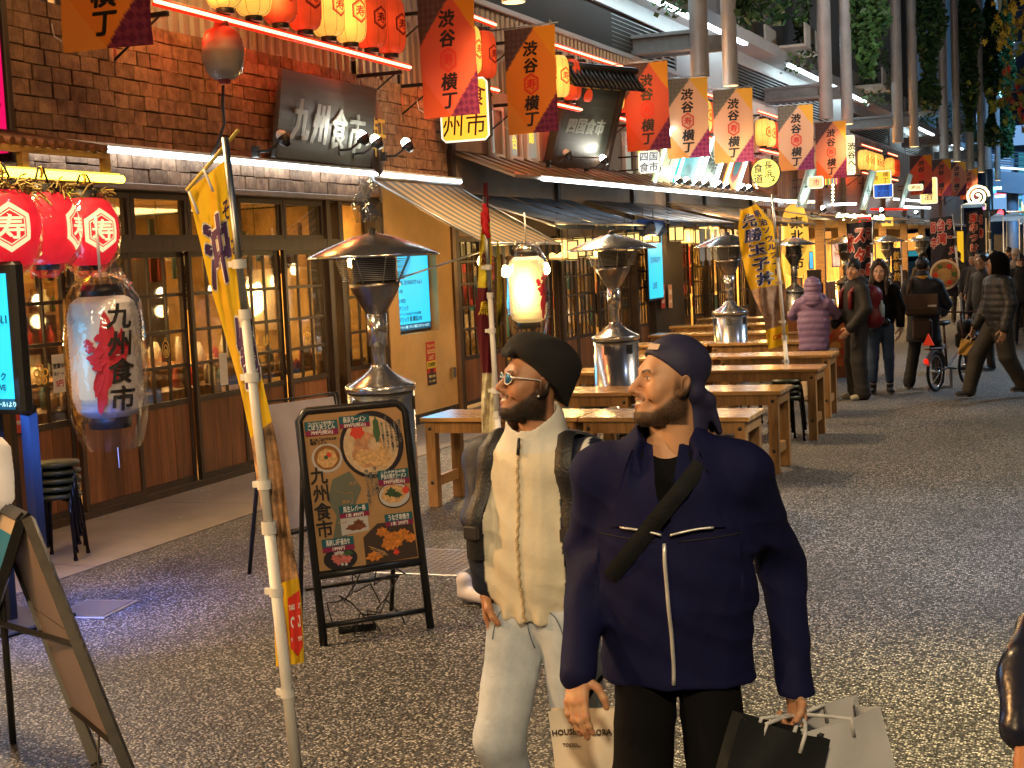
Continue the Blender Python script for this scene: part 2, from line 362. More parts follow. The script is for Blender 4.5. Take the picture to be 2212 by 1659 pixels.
# steel plates let into the paving
def plate(name, lab, loc, rz, w, d, n, blue=False):
    t = thing(name, lab, 'manhole cover', loc, rz)
    MB().box((-w/2, -d/2, -.01), (w/2, d/2, .006), bev=.003).build('plate_rim', M_steel2, t)
    b = MB(); m_ = mat('chequer plate', (.24, .22, .2), .4, .8, var=.2, vscale=5)
    b.box((-w/2+.03, -d/2+.03, 0), (w/2-.03, d/2-.03, .009))
    if n:
        for i in range(n):
            for j in range(int(n*d/w)):
                x = -w/2+.05+(w-.1)*(i+.5)/n; y = -d/2+.05+(d-.1)*(j+.5)/int(n*d/w); a = R(45 if (i+j) % 2 else -45)
                b.box((-.016, -.005, .009), (.016, .005, .0125), M=Matrix.Translation((x, y, 0)) @ Matrix.Rotation(a, 4, 'Z'))
    o = b.build('plate', m_, t); return t
pc = G(205, 1316); plate('manhole_cover', 'square steel manhole cover in blue light near the stool stack', (pc.x, pc.y, 0), R(8), .36, .42, 0)
pc = G(900, 1212); plate('drain_plate', 'chequered steel plate in the paving behind the menu board', (pc.x, pc.y, 0), R(0), .9, .75, 16)

# ---------------------------------------------------------------- first shop (brown shingles, sliding doors)
XF = -7.38
Y0, Y1 = 5.6, 16.98
shop = thing('izakaya_building', 'brown shingled tavern front with rows of glazed wooden sliding doors', 'building', (XF, 0, 0))
b = MB()
b.box((-.35, Y0, 2.72), (-.02, Y1, 4.12)).box((-.30, Y0, 2.665), (-.005, Y1, 2.72))
b.build('wall', mat('wall backing', (.045, .028, .018), .9), shop)
b = MB().box((-.02, Y0, 2.685), (.06, 14.55, 2.745), bev=.008); b.build('eave_board', mat('grey weathered board', (.20, .155, .12), .7, var=.3, vscale=4), shop)
sh = []
for r in range(11):
    z = 2.75 + r*.125; y = Y0 + random.uniform(0, .2)
    while y < Y1-.05:
        w = random.uniform(.17, .27); w = min(w, Y1-y); sh.append((y, w, z, random.uniform(-.006, .006))); y += w
sh.sort(key=lambda s: s[0])
vis = [s for s in sh if s[0] > 7.9]; near = set(id(s) for s in vis[:298]); stuff = MB()
SH = {}
for s in sh:
    y, w, z, dz = s
    if s[0] <= 7.9 or id(s) not in near:
        stuff.box((-.02, y+.004, z+dz), (.004+random.uniform(0, .008), y+w-.004, z+.118+dz), bev=.003)
    else:
        k = round(w*50)
        if k not in SH: SH[k] = MB().box((-.02, 0, 0), (.007, k/50-.009, .118), bev=.004).mesh('shingle', M_shingle)
        o = bpy.data.objects.new('shingle', SH[k]); COL.objects.link(o); o.parent = shop; o.location = (random.uniform(0, .007), y+.004, z+dz); o.rotation_euler = (random.uniform(-.012, .012), 0, random.uniform(-.02, .02))
tag(stuff.build('shingles', M_shingle, shop), kind='stuff')
# posts and head beams
b = MB()
b.box((-.2, Y0, 2.16), (.015, 14.0, 2.27)).box((-.2, Y0, 0), (0, 14.0, .06))
for y in (7.65, 13.62, 13.9, 14.9): b.box((-.2, y, 0), (.02, y+.09, 2.69))
b.build('door_frame', M_frame, shop)
def lattice_door(parent, y, w, z0=.06, z1=2.16, x=0.0, panel=.78, rows=(1.12, 1.43, 1.76), cols=3, name='sliding_door'):
    f = MB(); t = .05
    f.box((-.045, 0, z0), (0, t, z1), bev=.004).box((-.045, w-t, z0), (0, w, z1), bev=.004)
    for zz in (z0, panel, z1-t): f.box((-.043, t, zz), (-.002, w-t, zz+t))
    for zz in rows: f.box((-.036, t, zz), (-.008, w-t, zz+.03))
    for i in range(1, cols):
        yy = t+(w-2*t)*i/cols; f.box((-.034, yy-.011, panel+t), (-.012, yy+.011, z1-t))
    o = f.build(name, M_frame, parent, (x, y, 0))
    MB().box((-.026, t, panel+t), (-.022, w-t, z1-t)).build('pane', M_glass, o)
    for i in range(3):
        a = t+(w-2*t)*i/3; MB().box((-.03, a+.002, z0+t), (-.012, a+(w-2*t)/3-.002, panel), bev=.003).build('board', M_panel, o)
    return o
dy = [7.76, 8.58, 9.38, 10.2, 11.05, 11.9, 12.76]
for i in range(7):
    lattice_door(shop, dy[i], (dy+[13.6])[i+1]-dy[i]-.01, x=-.03-.045*(i % 2))
lattice_door(shop, 14.02, .86, x=-.12, rows=(1.2, 1.6))
for i in range(7):
    w = (dy+[13.6])[i+1]-dy[i]-.01; f = MB(); t = .045
    f.box((-.06, 0, 2.27), (.005, t, 2.665)).box((-.06, w-t, 2.27), (.005, w, 2.665)).box((-.06, t, 2.27), (.005, w-t, 2.31)).box((-.06, t, 2.62), (.005, w-t, 2.665))
    f.box((-.04, t, 2.31), (-.01, t+.03, 2.62)).box((-.04, w-t-.03, 2.31), (-.01, w-t, 2.62))
    o = f.build('transom_window', M_frame, shop, (-.01, dy[i], 0)); MB().box((-.03, t+.03, 2.31), (-.026, w-t-.03, 2.62)).build('pane', M_glass, o)
# the room behind the glass
b = MB()
b.box((-3.6, Y0, -.02), (-.2, 14.95, .012)).build('interior_floor', wood('room floor', (.16, .08, .035)), shop)
b = MB().box((-3.7, Y0, 0), (-3.55, 14.95, 2.7)).box((-3.6, Y0-.1, 0), (-.2, Y0, 2.7)).box((-3.6, 14.86, 0), (-.21, 14.96, 2.7)).box((-3.6, Y0, 2.72), (-.36, 14.95, 2.8))
b.build('interior_wall', M_warmwall, shop)
# counter with shelves and bottles
def shelf_unit(lab, loc, L_, rows, seed):
    rr = random.Random(seed); t = thing('bar_shelf', lab, 'shelf', loc); b = MB()
    for k in range(rows): b.box((0, 0, .5+k*.36), (.3, L_, .525+k*.36))
    b.box((0, 0, 0), (.3, .03, .5+rows*.36)).box((0, L_-.03, 0), (.3, L_, .5+rows*.36)).box((-.02, 0, 0), (0, L_, .5+rows*.36))
    b.build('shelf_frame', wood('shelf wood', (.3, .15, .05)), t)
    b = MB(); mats_ = [mat('bottle brown', (.12, .04, .01), .15), mat('bottle green', (.03, .12, .04), .15), mat('bottle pale', (.6, .55, .4), .25), mat('bottle red', (.5, .05, .03), .3), mat('bottle white', (.75, .7, .6), .4)]
    for k in range(rows):
        y = .08
        while y < L_-.08:
            r = rr.uniform(.03, .045); h = rr.uniform(.18, .3); z = .527+k*.36
            b.lathe([(0, z), (r, z), (r, z+h*.6), (r*.35, z+h*.75), (r*.35, z+h), (0, z+h)], 8, rr.randrange(5), c=(.15+rr.uniform(-.05, .05), y, 0)); y += r*2+rr.uniform(.02, .12)
    tag(b.build('bottles', mats_, t), kind='stuff'); return t
shelf_unit('bottle shelf glimpsed behind the lattice doors nearest the hanging bagged lantern', (XF-3.4, 8.2, 0), 2.6, 4, 1)
shelf_unit('bottle shelf glimpsed behind the lattice doors beside the tall steel heater', (XF-3.4, 11.4, 0), 3.0, 4, 2)
cnt = thing('bar_counter', 'long wooden bar counter inside the shingled tavern behind its glass doors', 'counter', (XF-1.9, 8.0, 0))
MB().box((0, 0, .95), (.55, 6.2, 1.0), bev=.01).build('counter_top', wood('counter wood', (.32, .15, .05), stretch=(8, 1, 8)), cnt)
b = MB()
for i in range(12): b.box((.06, i*.515, 0), (.12, i*.515+.5, .95))
b.build('counter_front', M_panel, cnt)
b = MB(); rr = random.Random(5)
for i in range(26):
    y = .15+i*.235; h = rr.uniform(.08, .3); r = rr.uniform(.03, .08); b.lathe([(0, 1), (r, 1), (r*1.1, 1+h*.6), (r*.5, 1+h), (0, 1+h)], 8, rr.randrange(4), c=(.3+rr.uniform(-.15, .15), y, 0))
tag(b.build('tableware', [mat('bottle pale', (1, 1, 1)), mat('bottle brown', (1, 1, 1)), mat('bottle white', (1, 1, 1)), mat('bottle red', (1, 1, 1))], cnt), kind='stuff')
rr = random.Random(15); pb = [MB() for _ in range(5)]
for i in range(70):
    y = rr.uniform(7.8, 14.6); x = -rr.choice((.55, .8, 1.3, 1.6)); h = rr.uniform(.14, .34); z = rr.uniform(2.1, 2.5); pb[i % 5].box((x-.006, y, z-h), (x+.006, y+rr.uniform(.05, .12), z))
for i in range(90):
    y = rr.uniform(7.8, 14.6); x = -rr.uniform(.25, .5); r = rr.uniform(.02, .05); h = rr.uniform(.08, .26); pb[i % 5].lathe([(0, .9), (r, .9), (r, .9+h*.7), (r*.4, .9+h), (0, .9+h)], 8, c=(x, y, 0))
pb[0].box((-.55, 7.7, .86), (-.2, 14.8, .9))
clm = [wood('clutter wood', (.25, .11, .035)), mat('clutter cream', (.7, .55, .35), .6), mat('clutter red', (.5, .05, .03), .5), mat('clutter dark', (.04, .03, .025), .5), mat('clutter teal', (.05, .2, .25), .5)]
for k in range(5): tag(pb[k].build('room_clutter', clm[k], shop), kind='stuff')
for k, y in enumerate((8.9, 10.5, 12.1, 13.4)): MB().box((-2.4, y, .2), (-2.3, y+.55, 2.3)).build('partition', [clm[0], clm[3]][k % 2], shop)
# paper menus hanging in the room and on the glass
papers = [mat('paper ochre', (.75, .5, .2), .8), mat('paper white', (.75, .7, .6), .8), mat('paper red', (.6, .08, .05), .8)]
rr = random.Random(11); PAP = None
wlist = [('焼酎', 8.9), ('地鶏', 9.6), ('馬刺', 10.3), ('明太子', 10.75), ('もつ鍋', 11.3), ('水炊き', 11.75), ('辛子蓮根', 12.3), ('ごま鯖', 12.9), ('角煮', 13.3), ('高菜', 13.5)]
for i, (w_, y) in enumerate(wlist):
    x = XF-rr.uniform(.5, 1.1); z = rr.uniform(1.75, 2.0)
    fm = flatmap((0, 0, 0), (0, 1, 0), (0, 0, 1)); b = MB(); b.box((-.004, -.07, -.22), (0, .07, .22)); write(b, w_, 0, 0, .085, fm, 1, vertical=True, lift=.004, bold=.03)
    o = b.build('paper_strip', [papers[i % 2], M_ink], None, (x, y, z)); tag(o, 'hanging paper menu strip ' + ['at the far left of the tavern windows', 'just left of the bagged lantern', 'behind the bagged lantern', 'right of the bagged lantern', 'left of the yellow flag', 'behind the yellow flag', 'right of the yellow flag pole', 'left of the tall heater', 'behind the tall heater cap', 'at the last tavern door'][i], 'paper menu', 'paper menu strips inside the tavern')
    pts = [o.location+Vector((0, 0, .22)), o.location+Vector((0, 0, 2.72-z))]
for i in range(7):   # warm bulbs over the counter
    y = 8.3+i*.92; o = thing('pendant_bulb', ['first', 'second', 'third', 'fourth', 'fifth', 'sixth', 'last'][i] + ' small warm bulb from the left behind the tavern doors', 'bulb', (XF-1.0, y, 1.78), 0, 'pendant bulbs inside the tavern')
    MB().lathe([(0, -.045), (.03, -.035), (.045, 0), (.035, .035), (.015, .055), (0, .06)], 12).build('bulb', E_bulb, o); MB().tube([(0, 0, .055), (0, 0, .93)], .004, 5).build('cord', M_blackm, o)
    if i % 2 == 0: point('bulb light', (XF-1.0, y, 1.6), 16, (1, .62, .22), .06)
area('tavern ceiling light', (XF-2.0, 10.8, 2.66), (XF-2.0, 10.8, 0), 1.0, 190, (1, .62, .2), sy=5.5)
# emblem stickers on the glass
M_gold = mat('gold sticker', (.8, .5, .08), .5)
def sticker(kind, y, z, x):
    b = MB(); fm = flatmap((0, 0, 0), (0, 1, 0), (0, 0, 1))
    def ring(cx, cy, rx, ry, t, n=20):
        a = ellipse(cx, cy, rx, ry, n); c = ellipse(cx, cy, rx-t, ry-t, n); b.add([fm(p[0], p[1]) for p in a+c], [(i, (i+1) % n, (i+1) % n+n, i+n) for i in range(n)])
    if kind == 'flower':
        for k in range(5): a = R(90+72*k); ring(.055*math.cos(a), .055*math.sin(a), .034, .034, .013)
        ring(0, 0, .022, .022, .01)
    elif kind == 'oval': ring(0, 0, .055, .08, .011); ring(0, -.008, .033, .05, .011); poly(b, fm, ellipse(0, -.02, .014, .022)); ring(0, .085, .016, .02, .008)
    elif kind == 'swirl':
        poly(b, fm, ellipse(-.028, -.005, .022, .06)); poly(b, fm, ellipse(.03, .01, .022, .055)); poly(b, fm, [(-.01, -.05), (.04, .05), (.05, .04), (0, -.06)], 0, .001)
    else:
        for k in range(3): a = R(90+120*k); ring(.03*math.cos(a), .03*math.sin(a), .026, .03, .009)
        for k in range(3): a = R(30+120*k); poly(b, fm, ellipse(.06*math.cos(a), .05*math.sin(a), .018, .022))
    o = b.build('window_emblem', M_gold, None, (x, y, z)); return o
for k, y, z, w_ in (('flower', 9.42-.46, 1.22, 'five petalled gold flower emblem stuck on the glass left of the bagged lantern'), ('oval', 10.63, 1.30, 'gold oval emblem stuck on the tavern door glass'), ('swirl', 12.33, 1.26, 'gold twin swirl emblem stuck on the tavern door glass'), ('knot', 13.18, 1.24, 'gold knotted emblem stuck on the last tavern door')):
    tag(sticker(k, y, z, XF-.045), w_, 'emblem')
for i, (y, z, w, h, lab, m_) in enumerate(((9.1, 1.22, .14, .3, 'white notice stuck on the door glass behind the bagged lantern', papers[1]), (11.45, 1.05, .13, .3, 'blank pale sheet taped to the door glass beside the yellow flag', papers[1]), (8.62, .98, .16, .34, 'small red poster leaning at the door beside the monitor', papers[2]))):
    fm = flatmap((0, 0, 0), (0, 1, 0), (0, 0, 1)); b = MB().box((-.003, -w/2, -h/2), (0, w/2, h/2))
    if i == 0: write(b, '営業中', 0, .06, .045, fm, 1, bold=.03); write(b, '生ビール', 0, 0, .03, fm, 1); write(b, '5円', 0, -.08, .06, fm, 2, bold=.04)
    if i == 2: write(b, '宴会', 0, .08, .07, fm, 3, bold=.04); write(b, '飲み放題', 0, 0, .035, fm, 3, bold=.04); write(b, '1980円', 0, -.09, .045, fm, 3, bold=.04)
    tag(b.build('notice', [m_, M_ink, M_ink_red, M_ink_white], None, (XF+.012, y, z)), lab, 'notice')
# white tube along the wall
t = thing('light_tube', 'long white light tube along the brown shingled wall', 'light tube', (XF+.1, 0, 3.0))
MB().tube([(0, 8.86, 0), (0, 17.15, 0)], .026, 10).build('tube', E_white, t)
b = MB().box((-.09, 8.84, .024), (.02, 17.17, .05))
for y in (9.2, 11, 13, 15, 16.9): b.box((-.1, y, -.02), (-.02, y+.03, .04))
b.build('tube_channel', M_white, t)

# ---------------------------------------------------------------- ochre wall bay with the cyan screen
bay = thing('ochre_wall', 'ochre plaster wall bay with a recessed screen under the striped awning', 'wall', (XF, 0, 0))
b = MB(); ya, yb, za, zb = 15.28, 16.42, 1.12, 2.12
b.box((-.3, 14.99, .05), (.03, ya, 2.9)).box((-.3, yb, .05), (.03, 16.9, 2.9)).box((-.3, ya, .05), (.03, yb, za)).box((-.3, ya, zb), (.03, yb, 2.9)).box((-.3, ya, za), (-.12, yb, zb))
b.build('plaster', M_plaster, bay)
b = MB()
for i in range(12): b.box((.0, 15+i*.16, .006), (.036, 15+i*.16+.15, .13), bev=.003)
tag(b.build('base_tiles', mat('dark base tile', (.05, .045, .04), .3, var=.3), bay), kind='stuff')
MB().box((-.02, 16.9, 0), (.06, 17.0, 2.95)).build('corner_post', wood('corner post', (.16, .08, .03), stretch=(6, 6, 1)), bay)
scr = thing('wall_screen', 'cyan event screen recessed in the ochre plaster wall', 'screen', (XF-.1, (ya+yb)/2, (za+zb)/2))
b = MB().box((-.02, -.55, -.49), (.03, .55, .49), bev=.01); b.build('screen_bezel', M_blackm, scr)
fm = flatmap((.033, 0, 0), (0, 1, 0), (0, 0, 1)); b = MB(); rect(b, fm, -.52, -.46, .52, .46, 0)
M_scrtxt = mat('screen lettering', (.004, .03, .06), .4); 
def ltxt(t, x0, y, sz, mi=1, bold=.02):
    vs, fs, w, h = glyphs(t, bold); write(b, t, x0+w*sz/2, y, sz, fm, mi, bold=bold)
ltxt('DJ KOO', -.49, .22, .085, 1, .03); ltxt('SPECIAL DJ NIGHT!! Vol.1', -.49, .115, .072, 1, .03); ltxt('with sis', -.49, .025, .075, 1, .03); ltxt('12.16 WED', -.49, -.1, .065, 1, .03)
ltxt('Mr.マリック', -.49, -.19, .07, 1, .03); ltxt('次世代マジシャンGALENAとYOUSUKE競演', -.49, -.26, .038); ltxt('Mr.マリック 超 魔術LIVE', -.49, -.325, .07, 1, .03)
rect(b, fm, -.52, -.46, .52, -.385, 2, .001); ltxt('渋谷マーケット7階・グランド東京 1スケジュールより', -.5, -.42, .04, 3)
ltxt('12.14 MON', -.49, .38, .04); ltxt('スペシャルイベント', -.49, .32, .04)
b.build('screen_face', [E_cyan, M_scrtxt, emit('screen footer', (.005, .1, .2), .8), emit('screen footer lettering', (.5, .9, 1), 1)], scr)
area('screen glow', (XF+.06, 15.85, 1.62), (XF+2, 15.0, 1.2), .95, 3.0, (.1, .6, 1), sy=.85)
o = MB(); fm = flatmap((0, 0, 0), (0, 1, 0), (0, 0, 1)); o.box((-.004, -.13, -.27), (0, .13, .27)); rect(o, fm, -.13, -.27, .13, -.12, 1, .002); rect(o, fm, -.13, -.06, .13, .03, 2, .002)
for t_, y, s_, mi in (('アルバイト', .22, .05, 4), ('GOOD', .15, .075, 4), ('LAST', .075, .07, 4), ('STAFF!!', -.015, .065, 3), ('募集', -.09, .05, 3), ('時給1300円', -.16, .04, 4), ('詳しくは店長', -.22, .03, 4)): write(o, t_, 0, y, s_, fm, mi, bold=.04, lift=.004)
tag(o.build('staff_poster', [mat('poster red', (.6, .03, .02), .6), mat('poster black', (.03, .02, .02), .6), mat('poster yellow', (.85, .65, .05), .6), M_ink, mat('poster cream', (.85, .7, .3), .6)], None, (XF+.037, 16.1, .72)), 'red and yellow staff wanted poster on the ochre wall below the screen', 'poster')
o = MB().box((-.03, -.04, -.07), (.03, .04, .07), bev=.015); tag(o.build('outlet_box', M_steel, None, (XF+.06, 16.72, .55)), 'small steel outlet cover low on the ochre wall', 'outlet')

# ---------------------------------------------------------------- striped awning
aw = thing('striped_awning', 'striped canvas awning sloping out over the ochre wall', 'awning', (0, 0, 0))
A0, A1 = 14.6, 17.05; XT, XB, ZT, ZB = -7.28, -5.9, 2.95, 2.14
m_s1 = cloth('awning grey stripe', (.028, .036, .034), .12); m_s2 = cloth('awning sand stripe', (.17, .115, .06), .12); NS = 20
for k in range(NS):
    b = MB(); a0 = A0+(A1-A0)*k/NS; a1 = A0+(A1-A0)*(k+1)/NS
    b.grid(lambda u, v: (XT+(XB-XT)*v, a0+(a1-a0)*u, ZT+(ZB-ZT)*v - .05*math.sin(math.pi*v)), 1, 8)
    b.grid(lambda u, v: (XB+.005, a0+(a1-a0)*u, ZB - v*(.15 - .035*abs(math.cos((a0+(a1-a0)*u-A0)*9)))), 3, 2)
    b.build('stripe', (m_s1 if k % 2 else m_s2), aw)
b = MB().tube([(XT, A0, ZT-.02), (XB, A0, ZB-.02)], .012, 6).tube([(XT, A1, ZT-.02), (XB, A1, ZB-.02)], .012, 6).tube([(XB, A0-.02, ZB), (XB, A1+.02, ZB)], .018, 8).tube([(XT, A0, ZT), (XT, A1, ZT)], .035, 8)
b.tube([(-7.35, A0+.3, 1.75), (XB, A0+.3, ZB-.02)], .012, 6)
b.build('awning_frame', M_steel2, aw)

# ---------------------------------------------------------------- second shop (dark lattice front, brown roof)
Y2, Y3 = 17.0, 33.0
sh2 = thing('tavern_building', 'second tavern front with dark lattice doors under a brown sheet roof', 'building', (0, 0, 0))
b = MB()
def slab(b, ya, yb, x0, x1, z0, z1, mi=0):   # box that follows the bent facade line; x0,x1 relative to it
    vs = [(fx(y)+x, y, z) for z in (z0, z1) for y in (ya, yb) for x in (x0, x1)]
    b.add(vs, [(0, 1, 3, 2), (4, 6, 7, 5), (0, 2, 6, 4), (1, 5, 7, 3), (0, 4, 5, 1), (2, 3, 7, 6)], mi)
def wallrun(b, ya, yb, x0, x1, z0, z1, mi=0, step=6.0):
    n = max(1, int(math.ceil((yb-ya)/step)))
    for i in range(n): slab(b, ya+(yb-ya)*i/n, ya+(yb-ya)*(i+1)/n, x0, x1, z0, z1, mi)
wallrun(b, Y2, Y3, -.3, 0, 3.42, 4.3); wallrun(b, Y2, Y3, -.2, -.02, 2.3, 3.42)
b.build('wall', mat('dim beige boards', (.26, .19, .13), .7, var=.25, vscale=2), sh2)
b = MB(); wallrun(b, Y2, Y3, -3.3, -3.2, 0, 2.7); b.build('interior_wall', M_warmwall, sh2)
b = MB(); wallrun(b, Y2, Y3, -3.3, -.2, 2.3, 2.35); b.build('interior_ceiling', M_frame, sh2)
for i in range(17):
    y = 17.08+i*.92
    if i in (9, 10): continue
    d_ = lattice_door(sh2, y, .9, x=fx(y)-.04*(i % 2), rows=(1.05, 1.35, 1.65, 1.95), cols=4, panel=.66, z1=2.28)
for y in (17.02, 20.8, 24.4, 26.5, 29, 32.9):
    b = MB(); slab(b, y, y+.12, -.1, .05, 0, 3.42); slab(b, y, y+.14, -.1, .06, 3.42, 4.3); b.build('post', M_frame, sh2)
# dark panel with its own small cyan screen
b = MB(); slab(b, 25.4, 27.2, -.1, .06, 0, 2.3); b.build('dark_panel', mat('dark boards', (.035, .026, .02), .6, var=.3), sh2)
rr = random.Random(19); pb = [MB() for _ in range(5)]
for i in range(150):
    y = rr.uniform(17.3, 32.6); x = fx(y)-rr.uniform(.4, 1.6); h = rr.uniform(.15, .5); z = rr.uniform(.9, 2.2); pb[i % 5].box((x-.05, y, z-h), (x+.05, y+rr.uniform(.06, .3), z))
for k in range(5): tag(pb[k].build('room_clutter', clm[k], sh2), kind='stuff')
for y in (18.5, 22.5, 29.5): area('tavern ceiling light', (fx(y)-1.3, y, 2.25), (fx(y)-1.3, y, 0), .8, 80, (1, .58, .2), sy=2.6)
# pent roof
b = MB(); zr0, zr1 = 3.40, 3.06
def roofpt(u, v): y = Y2+.2+(Y3-Y2-.2)*u; return (fx(y)+.02+.82*v, y, zr0+(zr1-zr0)*v)
b.grid(roofpt, 12, 1, smooth=False)
vs = [Vector(roofpt(u, v))-Vector((0, 0, .045)) for v in (0, 1) for u in (0, 1)]
b.grid(lambda u, v: Vector(roofpt(u, v))-Vector((0, 0, .045)), 12, 1, smooth=False); b.grid(lambda u, v: Vector(roofpt(u, 1))-Vector((0, 0, .045*v)), 12, 1); b.grid(lambda u, v: Vector(roofpt(0, u))-Vector((0, 0, .045*v)), 1, 1)
rf = b.build('roof', M_roof, sh2)
for i in range(34):
    u = i/33; p0, p1 = Vector(roofpt(u, 0)), Vector(roofpt(u, 1)); MB().tube([p0+Vector((0, 0, .012)), p1+Vector((0, 0, .012))], .014, 5).build('roof_batten', M_roof, rf)
t = thing('light_tube', 'white light tube along the eave of the brown sheet roof', 'light tube', (0, 0, 0))
pa, pb = Vector(roofpt(.06, 1)), Vector(roofpt(1, 1)); MB().tube([pa+Vector((.03, 0, -.03)), pb+Vector((.03, 0, -.03))], .028, 8).build('tube', E_white, t); MB().tube([pa+Vector((.0, 0, .0)), pb+Vector((.0, 0, .0))], .02, 6).build('tube_channel', M_white, t)
# lit lettered windows of the upper floor
for i, (px, w_) in enumerate(((1062, ''), (1098, '仙台'), (1131, '鯨'), (1318, ''), (1340, '鰹'), (1362, ''))):
    c = PX(px, 285, XF); c2 = PX(px, 335, XF)
    o = thing('lettered_window', ['narrow lit window left of the gold lettered one on the upper floor', 'narrow lit window lettered 仙台 in gold', 'narrow lit window with one gold character', 'narrow lit window just past the roofed black board', 'narrow lit window with a small gold character past the roofed board', 'last narrow lit window before the red banner'][i], 'window', (fx(c.y)+.03, c.y, 3.74))
    MB().box((-.03, -.27, -.36), (.03, -.2, .36)).box((-.03, .2, -.36), (.03, .27, .36)).box((-.03, -.2, -.36), (.03, .2, -.3)).box((-.03, -.2, .3), (.03, .2, .36)).build('window_frame', mat('pale window frame', (.5, .5, .46), .5), o)
    b = MB(); fm = flatmap((.0, 0, 0), (0, 1, 0), (0, 0, 1)); rect(b, fm, -.2, -.3, .2, .3, 0)
    if w_: write(b, w_, 0, .02, .22, fm, 1, vertical=True, bold=.04, lift=.004)
    b.build('pane', [emit('dim pane glow', (.34, .37, .30), .55), emit('gold lettering', (.95, .75, .08), .9)], o)
# flat grey-blue canopies
def canopy(name, lab, ya, yb, xo, z0, z1, m_, seams, parent_cat='canopy', drop=.09):
    t = thing(name, lab, parent_cat, (0, 0, 0)); n = seams
    for k in range(n):
        a, c = ya+(yb-ya)*k/n, ya+(yb-ya)*(k+1)/n; b = MB()
        f = lambda u, v, w=0: (fx(a)+.05+(xo-.05)*v, a+.006+(c-a-.012)*u, z0+(z1-z0)*v-.03*math.sin(math.pi*v)-w)
        b.grid(f, 2, 5); b.grid(lambda u, v: f(u, 1, v*drop), 2, 1); b.build('canopy_panel', m_, t)
    b = MB(); P = lambda y, v, dz=0: (fx(y)+.05+(xo-.05)*v, y, z0+(z1-z0)*v-dz)
    for y in (ya, (ya+yb)/2, yb): b.tube([P(y, 0, .05), P(y, 1, .05)], .014, 6)
    b.tube([P(ya, 1, .02), P(yb, 1, .02)], .016, 6); b.build('canopy_frame', M_steel2, t); return t
m_can = cloth('slate canvas', (.05, .075, .11), .1)
canopy('canopy', 'slate blue canopy next to the striped awning', 17.25, 21.4, 1.35, 2.86, 2.42, m_can, 5)
canopy('canopy', 'dark grey canopy with a bundled blue tarp at its near end', 21.9, 25.9, 1.45, 2.88, 2.48, mat('dark canopy vinyl', (.04, .05, .065), .4, var=.2), 5)
canopy('canopy', 'sand coloured canvas canopy beyond the grey ones', 26.3, 32.4, 1.6, 2.93, 2.5, cloth('sand canvas', (.42, .27, .14), .3), 9)
tp = MB()
rr = random.Random(3)
for k in range(9):
    tp.grid(lambda u, v, k=k: (-6.0+.28*math.sin(u*5+k)*v, 21.3+.16*(k-4)*.6+.22*u, 2.5+.12*math.sin(u*7+k*2)*v-.16*v), 5, 4)
tag(tp.build('folded_tarp', mat('blue tarp', (.02, .05, .18), .3, var=.3)), 'crumpled blue tarp tied at the canopy corner', 'tarp')

# ---------------------------------------------------------------- building above the shops
up = thing('upper_building', 'large grey building with louvres and ledges above the shops', 'building', (0, 0, 0))
b = MB(); n = 0
# ribbed metal fascia
b2 = MB()
y = 6.0
while y < 70:
    w = .17 if y < 36 else .5; x = fx(y)-.06
    b2.add([(x, y, 4.12), (x, y+w*.5, 4.12), (x+.035, y+w*.6, 4.12), (x+.035, y+w*.9, 4.12), (x, y+w, 4.12), (x, y, 5.45), (x, y+w*.5, 5.45), (x+.035, y+w*.6, 5.45), (x+.035, y+w*.9, 5.45), (x, y+w, 5.45)], [(0, 1, 6, 5), (1, 2, 7, 6), (2, 3, 8, 7), (3, 4, 9, 8)]); y += w
tag(b2.build('ribbed_fascia', mat('ribbed fascia', (.30, .29, .30), .45, .5, var=.12, vscale=1.2), up), kind='stuff')
b = MB(); wallrun(b, 6, 75, -.5, -.1, 5.45, 6.5); b.build('upper_wall', M_grey, up)
# louvre fields
for k, (ya, yb) in enumerate(((14.5, 27.6), (31.5, 43.0), (46, 54), (58, 66))):
    f = MB(); slab(f, ya-.1, yb+.1, -.09, -.04, 5.43, 5.5); slab(f, ya-.1, yb+.1, -.09, -.04, 6.18, 6.25); slab(f, yb, yb+.1, -.09, -.04, 5.5, 6.18); slab(f, ya-.1, ya, -.09, -.04, 5.5, 6.18); slab(f, ya, yb, -.099, -.095, 5.5, 6.18, 1)
    fo = f.build('louvre_frame', [M_grey, M_dark], up)
    for i in range(9):
        l = MB(); z = 5.51+i*.074; n_ = 3
        for j in range(n_):
            a, c = ya+(yb-ya)*j/n_, ya+(yb-ya)*(j+1)/n_
            l.add([(fx(a)-.09, a, z+.05), (fx(c)-.09, c, z+.05), (fx(c)-.05, c, z), (fx(a)-.05, a, z), (fx(a)-.05, a, z+.01), (fx(c)-.05, c, z+.01)], [(0, 1, 2, 3), (3, 2, 5, 4)])
        l.build('louvre_slat', M_steel2, fo)
# ledge with white light lines, planters
b = MB(); wallrun(b, 6, 75, -.5, .42, 6.5, 6.62); wallrun(b, 6, 75, .36, .42, 6.62, 6.76); b.build('ledge', M_grey, up)
for ya, yb in ((18, 31.5), (35.8, 46.5), (55.6, 63), (68, 74)):
    t = thing('light_strip', f'white light strip under the upper ledge, the {["nearest", "second", "third", "farthest"][[18, 35.8, 55.6, 68].index(ya)]} along the street', 'light strip', (0, 0, 0))
    l = MB(); wallrun(l, ya, yb, .30, .40, 6.44, 6.485); l.build('strip', emit('cool light strip', (.75, .95, 1), 12.0), t); l = MB(); wallrun(l, ya-.05, yb+.05, .28, .42, 6.486, 6.498); l.build('strip_tray', M_white, t)
